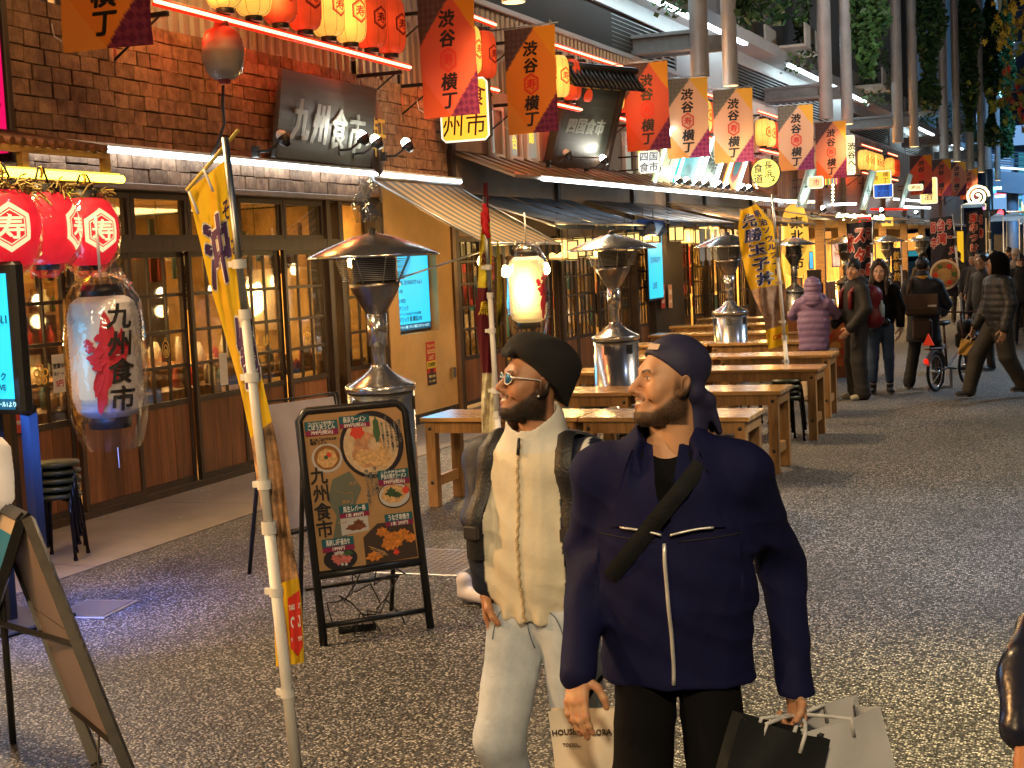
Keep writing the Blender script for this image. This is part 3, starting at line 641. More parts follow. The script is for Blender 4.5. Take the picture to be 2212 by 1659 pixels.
# tall recessed panels above
y = 20
while y < 92:
    w = 3.0; l = MB(); slab(l, y+.04, y+w-.04, -1.6, -1.2 + (.25 if int(y/3) % 3 == 0 else 0), 6.4, 26); l.build('tall_panel', M_dgrey if int(y/3) % 2 else mat('grey tall panel', (.30, .31, .32), .5, .2, var=.12, vscale=.8), up); y += w
l = MB(); wallrun(l, 6, 20, -1.6, -1.0, 6.4, 26); wallrun(l, 20, 92, -2.2, -1.65, 6.4, 26); l.build('back_wall', M_dgrey, up)
# dark void band above the ledge at the near end
# ---------------------------------------------------------------- hanging pipes with amber down-lights and ivy
M_ivy = mat('ivy leaf', (.035, .085, .04), .5, var=.6, vscale=3, col2=(.06, .14, .04))
def ivy(px, yy, z0, z1, rad, n, seed, sz=.1):
    rr = random.Random(seed); b = MB()
    for i in range(n):
        z = z0+(z1-z0)*rr.random()**.85; lump = .55+.45*math.sin(z*1.9+seed)*math.sin(z*.7+seed*2); a = rr.uniform(0, 6.28); r = rad*lump*math.sqrt(rr.random()); c = Vector((px+r*math.cos(a), yy+r*math.sin(a), z)); s = sz*rr.uniform(.6, 1.3)
        M = Euler((rr.uniform(-1, 1), rr.uniform(-1, 1), a)).to_matrix(); q = [(-.1, -.5, 0), (.4, -.15, .08), (.12, .55, 0), (-.4, .1, .06)]
        b.add([c + M @ (Vector(p)*s) for p in q], [(0, 1, 2, 3)])
    return b
pipes = [(5.0, (-6.3)), (15.0, (-6.25)), (25.0, None), (35, None), (45, None), (55, None), (65, None), (75, None)]
ppx = {25: (1513, 174), 35: (1785, 254), 45: (1940, 299), 55: (2039, 327), 65: (2096, 348), 75: (2135, 367)}
ords = ['above the photographer', 'above the first banners', 'nearest in view, beside the white light strip', 'second in view', 'third in view', 'fourth in view', 'fifth in view', 'farthest, in front of the footbridge']
proto = thing('hanging_pipe', ords[2], 'pipe', (0, 0, 0)); 
MB().tube([(0, 0, 0), (-.05, 0, 22)], .165, 20).lathe([(.165, 0), (.15, 0), (.15, .04)], 20).build('pipe', M_pipe, proto)
MB().tube([(.42, .55, -.12), (.38, .55, 22)], .14, 16).build('inner_pipe', M_pipe, proto)
MB().disc((.42, .55, -.125), .13, 20).build('lamp_disc', emit('amber lamp disc', (1, .62, .25), 3.0), proto)
b = MB().box((-1.5, -.12, .5), (-.1, .12, .56)).box((-1.5, -.015, .56), (-.1, .015, .78)).box((-1.5, -.12, .78), (-.1, .12, .84)).box((-1.5, .5, .5), (.35, .6, .56)).box((-1.5, .52, .56), (.35, .545, .8))
b.build('bracket', mat('dark bracket steel', (.16, .165, .17), .5, .3, var=.2), proto)
b = MB().box((-1.35, -.5, 1.7), (-.35, 1.6, 1.76)).box((-1.35, -.5, 1.76), (-1.3, 1.6, 2.3)); 
for i in range(14): b.box((-.4, -.5+i*.15, 1.76), (-.36, -.5+i*.15+.1, 2.25))
b.build('planter_rack', M_pale, proto)
for i, (yy, xx) in enumerate(pipes):
    if xx is None: p = PY(*ppx[int(yy)], yy); xx, zz = p.x, 5.02
    else: zz = 5.02
    o = proto if i == 0 else dup(proto)
    o.location = (xx, yy, zz); o['label'] = 'steel pipe with amber foot lamp, ' + ords[i]; o['group'] = 'steel pipes hanging along the building'
    spot('pipe downlight', (xx+.42, yy+.55, zz-.2), (xx+1.6, yy+.3, 0), 620 if yy < 20 else 420, (1, .66, .32), 120, .8, .4)
    if yy > 20:
        tag(ivy(xx+.85, yy+1.0, zz+1.0, 14, .62, 5200, i, .19).build('ivy', M_ivy), 'dark ivy beside the pipe ' + ords[i], 'ivy', 'ivy beside the pipes')
        v = MB(); rr = random.Random(i+40)
        for k in range(7): q = Vector((xx-.3+rr.uniform(-.5, .8), yy+rr.uniform(-.3, 1.2), zz+1.7)); 
        tag(ivy(xx-.6, yy+.4, zz+1.2, zz+3.0, .75, 420, i+60, .12).build('planter_shrub', M_ivy), 'leafy shrub racked by the pipe ' + ords[i], 'shrub', 'shrubs in the pipe racks')

lt = MB(); rr = random.Random(77)
for i in range(60):
    y = rr.uniform(7.5, 14); x = (-7.3+rr.random()**2*.5) if i < 34 else rr.uniform(-6.9, -3.2); s_ = rr.uniform(.006, .02); lt.add([(x-s_, y, .012), (x+s_*.6, y-s_, .013), (x+s_, y+s_*.5, .02), (x-s_*.3, y+s_, .014)], [(0, 1, 2, 3)])
tag(lt.build('litter', mat('paper scraps', (.5, .47, .42), .8)), 'tiny pale scraps of litter on the paving along the tavern', 'litter', kind='stuff')
def AT(px, py, d): return OO + ray(px, py)*d
# ---------------------------------------------------------------- paper lanterns in red lit racks
PROF = [(.075, -.30), (.12, -.285), (.15, -.25), (.165, -.19), (.17, -.1), (.17, .1), (.165, .19), (.15, .25), (.12, .285), (.075, .30)]
def ribbed(prof, n, dp=1.012):
    out = []; 
    for i in range(len(prof)-1):
        (r0, z0), (r1, z1) = prof[i], prof[i+1]; k = max(1, int(abs(z1-z0)/n))
        for j in range(k): 
            t = j/k; out.append((r0+(r1-r0)*t, z0+(z1-z0)*t)); t2 = (j+.5)/k; out.append(((r0+(r1-r0)*t2)*dp, z0+(z1-z0)*t2))
    return out+[prof[-1]]
def paper_mat(name, col, s, base=(.6, .45, .25)):
    s *= .42
    """lit lantern paper: the bulb inside makes the middle of the paper give off the most light"""
    if name in MATS: return MATS[name]
    m, n, b = nodes_of(name); L = n.links; b.inputs['Base Color'].default_value = (*base, 1); b.inputs['Roughness'].default_value = .75
    tc = n.nodes.new('ShaderNodeTexCoord'); sp = n.nodes.new('ShaderNodeSeparateXYZ'); L.new(tc.outputs['Object'], sp.inputs[0])
    no = n.nodes.new('ShaderNodeTexNoise'); no.inputs['Scale'].default_value = 9; L.new(tc.outputs['Object'], no.inputs[0])
    ab = n.nodes.new('ShaderNodeMath'); ab.operation = 'ABSOLUTE'; L.new(sp.outputs[2], ab.inputs[0])
    mr = n.nodes.new('ShaderNodeMapRange'); mr.inputs[1].default_value = 0; mr.inputs[2].default_value = .34; mr.inputs[3].default_value = s*1.35; mr.inputs[4].default_value = s*.55; L.new(ab.outputs[0], mr.inputs[0])
    ad = n.nodes.new('ShaderNodeMath'); ad.operation = 'MULTIPLY'; n2 = n.nodes.new('ShaderNodeMapRange'); n2.inputs[3].default_value = .6; n2.inputs[4].default_value = 1.4; L.new(no.outputs[0], n2.inputs[0])
    L.new(mr.outputs[0], ad.inputs[0]); L.new(n2.outputs[0], ad.inputs[1]); L.new(ad.outputs[0], b.inputs['Emission Strength']); b.inputs['Emission Color'].default_value = (*col, 1)
    MATS[name] = m; return m
P_yel = paper_mat('lit yellow paper', (1, .50, .07), 1.05, (.7, .5, .2)); P_red = paper_mat('dim red paper', (.8, .06, .01), .55, (.5, .06, .03)); P_wht = paper_mat('lit cream paper', (1, .62, .2), .75, (.8, .7, .5))
def lantern_proto(name, paper, ink, a0=-.3, em=True):
    o = thing(name, 'lantern', 'lantern')
    MB().lathe(ribbed(PROF, .05), 24, fn=lambda w, z: 1).build('paper_shade', paper, o)
    for s in (1, -1):
        b = MB().lathe([(.0, s*.30), (.078, s*.297), (.08, s*.30), (.08, s*.345), (.07, s*.35), (0, s*.35)], 16)
        if s > 0: b.tube([(0, 0, .35), (0, 0, .44)], .006, 5)
        b.build('end_ring', M_blackm, o)
    fm = lambda u, v, l=0: (((.173+l)*math.cos(a0+u/.172)), ((.173+l)*math.sin(a0+u/.172)), v)
    b = MB(); hexring(b, fm, 0, 0, .125, .022, 0, .001); hexring(b, fm, 0, 0, .098, .006, 0, .001); write(b, '寿', 0, 0, .12, fm, 0, bold=.02, lift=.005); b.build('emblem', ink, o)
    b = MB()
    for k in range(8):
        w = 2*math.pi*k/8+.2; b.tube([((r+.001)*math.cos(w), (r+.001)*math.sin(w), z) for r, z in PROF], .0022, 4, smooth=False)
    b.build('seam', mat('dark seam', (.2, .08, .02), .8), o); return o
L_ink = emit('lit red emblem ink', (.7, .03, .015), .8)
lant = {'Y': lantern_proto('paper_lantern', P_yel, L_ink), 'R': lantern_proto('paper_lantern', P_red, mat('dark red ink', (.25, .01, .01), .7))}
lant_used = {'Y': False, 'R': False}
def put_lantern(kind, loc, label, group, rz=0):
    o = lant[kind] if not lant_used[kind] else dup(lant[kind]); lant_used[kind] = True
    o.location = loc; o.rotation_euler = (0, 0, rz); o['label'] = label; o['group'] = group; return o
E_redh = emit('red tube housing glow', (.9, .02, .005), 1.2); E_redc = emit('red tube hot core', (1, .30, .14), 4.5)
def rack(ya, yb, x, z0=4.16, z1=5.0, top=True, order='', off=0):
    n = 0
    for z in ((z0, z1) if top else (z0,)):
        t = thing('red_light_tube', f'red light tube {"below" if z == z0 else "above"} {order}', 'light tube', (x(ya), ya, z), 0, 'red light tubes of the lantern racks')
        d = Vector((x(yb)-x(ya), yb-ya, 0))
        MB().tube([(0, 0, 0), d], .016, 8).build('tube', E_redc, t); b = MB().tube([(-.018, 0, .022), d+Vector((-.018, 0, .022))], .017, 6).tube([(-.018, 0, -.022), d+Vector((-.018, 0, -.022))], .017, 6); b.build('tube_channel', E_redh, t)
        for y in (.2, d.y-.2):
            b = MB(); xx = d.x*y/d.y; b.box((xx-.62, y-.02, -.09), (xx-.02, y+.02, -.05)).box((xx-.62, y-.025, -.5), (xx-.57, y+.025, .1)); b.tube([(xx-.58, y, -.4), (xx-.1, y, -.08)], .012, 5)
            b.build('bracket', M_black, t)
seg = [(9.9, 14.75, 'the lanterns over the first tavern', 'YYRRYYRR', 10.98, .475), (15.5, 17.45, 'the two lanterns between the first banners', 'YYR', 16.0, .5), (18.3, 23.0, 'the lanterns over the roofed black board', 'YYYRRYYYR', 18.7, .48), (24.9, 26.2, 'the lanterns beside the pale banners', 'YY', 25.0, .45), (26.9, 30.4, 'the lantern row past the pale banners', 'YRYYRRRR', 27.2, .44), (31.6, 35.5, 'the lanterns behind the orange banner', 'YYRR', 32.0, .5), (40.0, 42.2, 'the lanterns left of the yellow sign', 'YYYY', 40.2, .5), (44.5, 48.2, 'the far lanterns by the blue sign', 'YYYYYY', 44.8, .55), (49.5, 51.5, 'the lanterns before the far banners', 'YRR', 49.8, .6), (67.5, 70, 'the last lanterns of the street', 'YYY', 68, .7)]
words = {'Y': 'glowing yellow', 'R': 'dim red'}
for (ya, yb, ordr, seq, y0, st) in seg:
    xr = lambda y: fx(y)+.58
    rack(ya, yb, xr, order=ordr, top=ya > 9)
    for k in range(max(1, int((yb-ya)/1.3))): yy = ya+.4+k*1.3; point('lantern light', (xr(yy)+.05, yy, 4.5), 16, (1, .46, .12), .17); point('red tube light', (xr(yy)-.12, yy+.5, 4.02), 3, (1, .06, .02), .05)
    cnt_ = {'Y': 0, 'R': 0}
    for i, k in enumerate(seq):
        y = y0+i*st; cnt_[k] += 1
        put_lantern(k, (xr(y)-.02, y, 4.56), f'{words[k]} paper lantern, {["first", "second", "third", "fourth", "fifth", "sixth"][cnt_[k]-1]} {words[k].split()[1]} one of {ordr}', 'paper lanterns in the racks', rz=random.uniform(-.15, .15))
# ---------------------------------------------------------------- unlit weathered lantern on the shingles
o = thing('weathered_lantern', 'unlit faded lantern, red top fading to grey, hanging before the shingles', 'lantern', (-6.85, 10.95, 3.88))
b = MB(); pr = ribbed([(.05, -.235), (.1, -.225), (.15, -.17), (.178, -.08), (.185, 0), (.178, .09), (.14, .18), (.07, .22)], .04); b.lathe(pr, 28)
o1 = b.build('paper_shade', vcol('faded lantern paper', .7), o)
me = o1.data; ca = me.color_attributes.new('Col', 'FLOAT_COLOR', 'POINT')
for i, v in enumerate(me.vertices):
    t = max(0, min(1, (v.co.z+.05)/.2+.15*math.sin(v.co.x*40)*math.sin(v.co.z*30))); c0 = (.34, .31, .28); c1 = (.42, .03, .015); ca.data[i].color = (*[c0[j]+(c1[j]-c0[j])*t for j in range(3)], 1)
MB().lathe([(0, .28), (.06, .28), (.07, .22), (.05, .2)], 14).tube([(0, 0, .27), (0, 0, .36)], .006, 5).build('end_ring', mat('dull red ring', (.2, .02, .015), .6), o); MB().lathe([(.06, -.23), (.05, -.27), (0, -.27)], 14).build('end_ring', MATS['dull red ring'], o)
MB().lathe([(.06, -.25), (.15, -.2), (.19, -.08), (.2, .03)], 18, fn=lambda w, z: 1+.03*math.sin(9*w)).build('plastic_bag', M_film, o)
o = MB().tube([(-6.9, 11.0, 3.6), (-6.98, 11.1, 3.45), (-7.05, 11.22, 3.3), (-7.2, 11.3, 3.1), (-7.3, 11.3, 2.98)], .014, 6); tag(o.build('cable', M_blackm), 'dark cable running from the faded lantern down the shingled wall', 'cable')

# ---------------------------------------------------------------- street banners
def banner_mesh(pal, key):
    nu, nv = 44, 84; W_, H_ = .74, 1.36
    b = MB(); b.grid(lambda u, v: ((u-.5)*W_ + .004*math.sin(v*20), bwave(u, v), (.5-v)*H_), nu, nv); me = b.mesh('banner_cloth', pal['m'])
    ca = me.color_attributes.new('Col', 'FLOAT_COLOR', 'POINT'); i = 0
    for j in range(nv+1):
        for k in range(nu+1):
            s, t = k/nu, j/nv
            hx = (s*14) % 2-1; hy = (t*26) % 2-1; pat = ((math.sin(s*34+t*56) > .25) ^ (math.sin(s*34-t*56) > .25))
            if s < .6 and t < .4*(1-s/.6)-.0: c = pal['tl2'] if pat else pal['tl']
            elif s > .58 and t < .33*(s-.56)/.44: c = pal['tr']
            elif t > .66+.34*s/.52: c = pal['bl']
            elif t > .63+.37*(1-s)/.5: c = pal['br2'] if pat else pal['br']
            else: c = pal['c']
            ca.data[i].color = (*c, 1); i += 1
    return me
def bwave(u, v): return .018*math.sin(u*4.4+v*3)*v + .03*(1-u)*v*v*math.sin(v*2.2)
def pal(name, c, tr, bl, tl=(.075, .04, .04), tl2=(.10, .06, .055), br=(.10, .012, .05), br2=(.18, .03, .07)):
    m = vcol('banner print as lit '+name, .8, bump=.2, bscale=30); n = m.node_tree; bs = n.nodes['Principled BSDF']
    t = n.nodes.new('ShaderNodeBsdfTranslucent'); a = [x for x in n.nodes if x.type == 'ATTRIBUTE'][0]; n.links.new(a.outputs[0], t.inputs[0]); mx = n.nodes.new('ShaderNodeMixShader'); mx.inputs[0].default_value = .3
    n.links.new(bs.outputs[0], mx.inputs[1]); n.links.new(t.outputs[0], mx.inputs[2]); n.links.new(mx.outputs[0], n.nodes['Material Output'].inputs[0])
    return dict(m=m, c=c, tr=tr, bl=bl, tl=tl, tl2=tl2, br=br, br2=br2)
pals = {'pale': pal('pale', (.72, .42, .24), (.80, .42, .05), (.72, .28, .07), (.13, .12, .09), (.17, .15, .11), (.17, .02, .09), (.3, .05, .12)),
        'orange': pal('orange', (.74, .24, .03), (.78, .32, .02), (.76, .30, .05)), 'red': pal('red', (.58, .10, .05), (.62, .26, .02), (.55, .08, .02)), 'salmon': pal('salmon', (.62, .22, .13), (.78, .36, .04), (.66, .12, .03))}  # same print throughout; orange, red and salmon hold red tube light as colour
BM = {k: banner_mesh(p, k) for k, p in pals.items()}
def banner_letters():
    fm = lambda u, v, l=0: (u, bwave(u/.74+.5, .5-v/1.36)-.002-l, v); b = MB(); H_ = 1.36
    for ch, t in (('渋', .20), ('谷', .36), ('横', .715), ('丁', .87)): write(b, ch, .01, H_*(.5-t), .2, fm, 0, bold=.045, lift=.008, sx=1.08, shear=.12)
    c = H_*(.5-.535); hexring(b, fm, .01, c, .145, .024, 1, .008); hexring(b, fm, .01, c, .112, .008, 1, .008); write(b, '寿', .01, c, .145, fm, 1, bold=.03, lift=.009)
    return b.mesh('lettering', [M_ink, mat('banner emblem red', (.62, .02, .015), .6)])
BL = banner_letters()
def put_banner(px, py, Y, kind, label):
    p = PY(px, py, Y); o = thing('street_banner', label, 'banner', (p.x+.37, Y, 4.98 if Y < 40 else p.z), 0, 'vertical street banners'); H_ = 1.36
    o.rotation_euler = (random.uniform(-.03, .03), 0, random.uniform(-.14, .14)); c = bpy.data.objects.new('banner_cloth', BM[kind]); COL.objects.link(c); c.parent = o; c.location = (0, 0, -H_/2-.02)
    c = bpy.data.objects.new('lettering', BL); COL.objects.link(c); c.parent = o; c.location = (0, 0, -H_/2-.02)
    MB().tube([(-.62, 0, 0), (.42, 0, 0)], .011, 6).build('rod', M_steel2, o)
    MB().tube([(.3, 0, .012), (.3, .0, .05), (.33, 0, .012)], .004, 4).tube([(-.36, 0, -H_+.06), (-.42, 0, -H_+.1), (-.45, .02, -H_+.2)], .005, 4).build('tie', M_white, o); return o
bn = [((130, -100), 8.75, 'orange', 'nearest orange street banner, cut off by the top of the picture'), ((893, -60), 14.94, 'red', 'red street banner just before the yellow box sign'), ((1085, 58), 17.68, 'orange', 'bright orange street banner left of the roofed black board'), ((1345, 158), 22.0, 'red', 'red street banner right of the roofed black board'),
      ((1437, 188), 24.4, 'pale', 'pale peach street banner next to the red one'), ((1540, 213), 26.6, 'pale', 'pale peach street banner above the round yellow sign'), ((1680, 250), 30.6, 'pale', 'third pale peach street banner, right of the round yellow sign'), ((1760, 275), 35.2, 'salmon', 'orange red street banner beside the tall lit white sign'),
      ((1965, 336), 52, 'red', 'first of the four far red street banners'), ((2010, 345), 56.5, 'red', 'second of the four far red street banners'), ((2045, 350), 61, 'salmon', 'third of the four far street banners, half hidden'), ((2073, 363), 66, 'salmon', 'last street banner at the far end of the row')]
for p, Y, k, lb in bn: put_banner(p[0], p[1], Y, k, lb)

# ---------------------------------------------------------------- signs on the fronts
def spot_lamp(loc, rz, label, power=0, col=(1, .95, .8), lit=True, aim=None):
    o = thing('sign_lamp', label, 'lamp', loc, rz, 'spot lamps under the signs')
    MB().tube([(-.18, 0, 0), (-.05, 0, 0), (.02, .03, .05), (.06, .05, .1)], .014, 6).box((-.22, -.03, -.05), (-.16, .03, .05)).build('lamp_arm', M_blackm, o)
    Mx = Matrix.Translation((.08, .06, .12)) @ Euler((0, -.6, 0)).to_matrix().to_4x4()
    MB().lathe([(.03, -.09), (.05, -.06), (.075, .0), (.07, .0), (.03, -.05)], 14, M=Mx).build('lamp_head', M_blackm, o)
    MB().lathe([(0, .085), (.03, .075), (.05, .045), (.055, .02), (.045, -.01)], 12, M=Mx).build('lamp_bulb', E_spot if lit else M_white, o)
    if power: spot('sign spot', Vector(loc)+Vector((.12, .05, .18)), aim, power, col, 100, .7, .05)
    return o
def tilted_board(name, label, cpx, Y, w, h, tilt, X, z, mats, draw, thick=.05, rz=0, cat='sign'):
    """board facing the street, hung so that its head leans out"""
    t = thing(name, label, cat, (X, Y, z), rz); n = Vector((math.cos(tilt), 0, -math.sin(tilt))); up_ = Vector((math.sin(tilt), 0, math.cos(tilt)))
    Mx = Matrix(((n.x, 0, up_.x, 0), (0, 1, 0, 0), (n.z, 0, up_.z, 0), (0, 0, 0, 1))).to_4x4()
    b = MB(); b.box((-thick, -w/2, -h/2), (0, w/2, h/2), M=Mx, bev=.006); b.build('board', mats[0], t)
    fm = flatmap(Mx @ Vector((0.001, 0, 0)), Vector((0, 1, 0)), up_); b = MB(); draw(b, fm, w, h)
    if b.v: b.build('lettering', mats, t)
    return t, Mx
M_silver = mat('silver relief lettering', (.30, .33, .29), .5, .1)
M_bboard = mat('black brushed board', (.045, .048, .038), .55, 0, var=.4, vscale=3, stretch=(1, .3, 8))
def d1(b, fm, w, h):
    for dz in (.0, .02): 
        for i, ch in enumerate('九州食市'): write(b, ch, -.62+i*.41, -.03-.02*i, .44, fm, 1, bold=.014, lift=.003+dz, sx=.8, shear=.15)
tilted_board('signboard', 'large black tavern board with silver relief characters 九州食市', None, 13.32, 2.06, .86, .16, -7.1, 3.48, [M_bboard, M_silver], d1)
for i, (px, py, ln) in enumerate(((590, 325, False), (765, 322, True), (795, 330, True), (862, 336, True))):
    p = PX(px, py, -6.98); spot_lamp(tuple(p), 0, ['unlit round spot lamp at the left foot of the silver lettered board', 'bright spot lamp below the silver lettered board', 'bright spot lamp beside the gold plaque', 'round spot lamp right of the gold plaque on the shingles'][i], 5 if i in (1, 3) else 0, lit=ln, aim=(-7.3, p.y-(.5 if i == 1 else -.2), 3.6))
t = thing('gold_plaque', 'dark carved plaque with a gold character 軒 beside the black board', 'sign', (-7.28, 14.72, 3.42))
MB().lathe([(.0, -.04), (.3, -.04), (.33, 0), (.28, .03), (0, .04)], 14, M=Matrix.Rotation(R(90), 4, 'Y') @ Matrix.Diagonal((1.5, .7, 1, 1)), fn=lambda w, z: 1+.08*math.sin(3*w)).build('plaque', M_frame, t)
b = MB(); fm = flatmap((.05, 0, 0), (0, 1, 0), (0, 0, 1)); write(b, '軒', 0, 0, .5, fm, 0, bold=.01, sx=.8); b.build('lettering', mat('gold leaf', (.85, .55, .1), .3, .8), t)
# yellow box sign square to the street
def box_sign(name, label, px, py, Y, w, h, d, face, draw, rim=None, cat='sign', group=None, e=1.2, rounded=.04):
    p = PY(px, py, Y); t = thing(name, label, cat, (p.x, Y, p.z), 0, group)
    MB().box((-w/2, 0, -h/2), (w/2, d, h/2), bev=rounded).build('sign_case', rim or M_blackm, t)
    b = MB(); fm = flatmap((0, -.004, 0), (1, 0, 0), (0, 0, 1)); r = rounded
    poly(b, fm, [(-w/2+r, -h/2), (w/2-r, -h/2), (w/2, -h/2+r), (w/2, h/2-r), (w/2-r, h/2), (-w/2+r, h/2), (-w/2, h/2-r), (-w/2, -h/2+r)], 0); k = .025
    poly(b, fm, [(-w/2+r, -h/2+k), (w/2-r, -h/2+k), (w/2-k, -h/2+r), (w/2-k, h/2-r), (w/2-r, h/2-k), (-w/2+r, h/2-k), (-w/2+k, h/2-r), (-w/2+k, -h/2+r)], 1, .002)
    draw(b, fm, w, h); b.build('sign_face', [emit('sign rim glow', (1, .92, .7), 1.1), face, M_ink, mat('sign red ink', (.5, .03, .02), .6), mat('sign blue ink', (.02, .05, .3), .6)], t)
    MB().tube([(-w/2, d/2, h*.3), (-w/2-.35, d/2, h*.3)], .015, 6).tube([(-w/2, d/2, -h*.3), (-w/2-.35, d/2, -h*.3)], .015, 6).build('bracket', M_black, t); return t
E_sy = emit('yellow sign face', (.95, .52, .04), 1.05); E_sw = emit('pale sign face', (.8, .9, .85), .95); E_so = emit('orange sign face', (.85, .33, .06), .9); E_sc = emit('cream sign face', (1, .85, .4), 1.1); E_sb = emit('blue sign face', (.01, .12, .6), .9)
def dd(rows, sz, mi=2): 
    def f(b, fm, w, h):
        for s_, x, y in rows: write(b, s_, x, y, sz, fm, mi, bold=.01, lift=.004, shear=.1)
    return f
box_sign('box_sign', 'glowing yellow box sign lettered 九州食市 behind the red banner', 1003, 238, 16.6, .66, .78, .16, E_sy, dd([('九', -.16, .18), ('食', .16, .18), ('州', -.16, -.18), ('市', .16, -.18)], .3), rounded=.06)
box_sign('box_sign', 'small white box sign lettered 四国食市 below the red banner', 1402, 350, 22.6, .36, .36, .1, E_sw, dd([('四', -.08, .09), ('国', .08, .09), ('食', -.08, -.08), ('市', .08, -.08)], .155), rounded=.04)
# roofed board
def d2(b, fm, w, h):
    for dz in (0, .02):
        for i, ch in enumerate('四国食市'): write(b, ch, -.33+i*.215, -.08, .25, fm, 1, bold=.014, lift=.003+dz, sx=.8, shear=.2)
t, Mx = tilted_board('roofed_signboard', 'black board with silver 四国食市 under its own little tiled roof', None, 20.7, 1.15, 1.1, .34, -6.66, 4.0, [M_bboard, M_silver], d2, rz=-.42)
b = MB()
for s in (-1, 1): b.box((-.1, s*.62-.05, -.75), (.06, s*.62+.05, .62), M=Mx, bev=.008)
b.box((-.08, -.64, -.72), (.04, .64, -.56), M=Mx); b.build('board_frame', M_frame, t)
b = MB(); b.add([Mx @ Vector(v) for v in [(-.28, -.8, .62), (.34, -.8, .56), (.0, -.8, .78), (-.28, .8, .62), (.34, .8, .56), (.0, .8, .78)]], [(0, 1, 2), (3, 5, 4), (0, 3, 4, 1), (1, 4, 5, 2), (2, 5, 3, 0)]); b.tube([Mx @ Vector((0, -.86, .8)), Mx @ Vector((0, .86, .8))], .06, 8)
b.build('board_roof', mat('dark tile roof', (.03, .028, .03), .4, var=.3), t)
for i in range(16):
    y = -.75+i*.1; MB().tube([Mx @ Vector((.02, y, .79)), Mx @ Vector((.33, y, .585))], .022, 6).build('roof_tile', MATS['dark tile roof'], t)
b = MB()
for i in range(5): b.box((.02, -.52+i*.23, .5), (.06, -.52+i*.23+.14, .56), M=Mx)
b.build('gold_trim', M_gold, t)
for i, (px, py) in enumerate(((1212, 352), (1292, 362))):
    p = PX(px, py, -6.62); spot_lamp(tuple(p), 0, ['unlit spot lamp at the left foot of the roofed board', 'lit spot lamp at the right foot of the roofed board'][i], 0 if i == 0 else 16, lit=i == 1, aim=(-6.9, p.y-.5, 4.1))
o = MB(); 
for i in range(5): o.tube([(-6.7+.05*i, 24.0+.12*i, 4.12-.02*i), (-6.72+.1*math.sin(i*2), 24.2+.12*i, 4.2+.06*math.sin(i*3)), (-6.6, 24.3+.1*i, 4.02)], .05, 7)
tag(o.build('fish_ornament', mat('red lacquer', (.5, .015, .01), .3)), 'small red lacquered ornament right of the roofed board', 'ornament')
# cluster of leaning lit menu boards edged with white tubes
def d_food(kind):
    def f(b, fm, w, h):
        rr = random.Random(kind)
        if kind == 1: write(b, '牛', 0, .1, .5, fm, 2, bold=.04, sx=.7)
        if kind == 2: write(b, 'Strike', 0, .2, .3, fm, 4, bold=.03, sx=.8, shear=.3); poly(b, fm, ellipse(0, -.25, .35, .18), 4, .004)
        if kind == 3:
            for i, ch in enumerate('横浜食市'): write(b, ch, -.32+.22*i, .1-.06*i, .3, fm, 2, bold=.02, sx=.8)
        if kind == 4: poly(b, fm, ellipse(.05, .0, .38, .3, wob=.05), 3, .004); poly(b, fm, ellipse(.02, .04, .26, .2, wob=.08), 4, .006); write(b, '丼', .2, .3, .22, fm, 2, bold=.03)
    return f
sets = [((1486, 380), 24.9, emit('greenish board face', (.42, .5, .25), .8), 1, 'leaning lit board with one dark character, first of the white edged cluster'), ((1512, 385), 26.1, emit('teal board face', (.02, .33, .38), .9), 2, 'teal lit board of the white edged cluster'), ((1545, 392), 27.6, emit('grey green board face', (.35, .48, .38), .8), 3, 'grey green lit board with brush characters in the white edged cluster'), ((1588, 395), 29.4, emit('orange board face', (.9, .32, .06), 1.0), 4, 'orange lit board with a food picture in the white edged cluster')]
for (px, py), Y, f_, k, lb in sets:
    x = fx(Y)+.6; p = PY(px, py, Y); t, Mx = tilted_board('lit_board', lb, None, Y, 1.25, .95, .35, x, 3.66, [f_, f_, M_ink, mat('food red', (.4, .05, .03), .6), mat('food teal', (.05, .25, .3), .6)], d_food(k))
    b = MB()
    for s in (-1, 1): b.tube([Mx @ Vector((.03, s*.66, -.5)), Mx @ Vector((.03, s*.66, .5))], .022, 6)
    b.tube([Mx @ Vector((.03, -.66, -.5)), Mx @ Vector((.03, .66, -.5))], .022, 6); b.tube([Mx @ Vector((.03, -.66, .5)), Mx @ Vector((.03, .66, .5))], .022, 6); b.build('edge_tube', E_white, t)
    for s in (-.3, .35): spot_lamp((x+.1, Y+s, 3.13), 0, ('left' if s < 0 else 'right') + ' lamp at the foot of the ' + lb.split(' lit')[0].replace('leaning', 'first leaning') + ' lit board', 0)
p = PY(1655, 374, 29.6); t = thing('round_sign', 'round glowing yellow sign with brush characters and a 2', 'sign', tuple(p))
MB().lathe([(0, .06), (.3, .06), (.3, -.06), (.27, -.06)], 28, M=Matrix.Rotation(R(90), 4, 'X')).build('sign_case', M_blackm, t)
b = MB(); fm = flatmap((0, -.065, 0), (1, 0, 0), (0, 0, 1)); poly(b, fm, ellipse(0, 0, .29, .29, 32), 0, .002); write(b, '食道', -.15, 0, .2, fm, 1, vertical=True); write(b, '長浜', .06, .07, .17, fm, 1, vertical=True); write(b, '2', .16, -.12, .16, fm, 1, bold=.03); b.build('sign_face', [emit('round sign face', (1, .8, .12), 1.15), M_ink], t)
def dvert(s_, sz, mi=2, x=0): 
    def f(b, fm, w, h): write(b, s_, x, 0, sz, fm, mi, vertical=True, bold=.03, lift=.004)
    return f
box_sign('box_sign', 'tall cream lit sign with black brush characters beside the orange red banner', 1831, 335, 36.5, .36, .98, .12, E_sc, lambda b, fm, w, h: (dvert('金太郎', .17, 2, -.1)(b, fm, w, h), dvert('渋谷へ', .2, 2, .1)(b, fm, w, h)), rounded=.03)
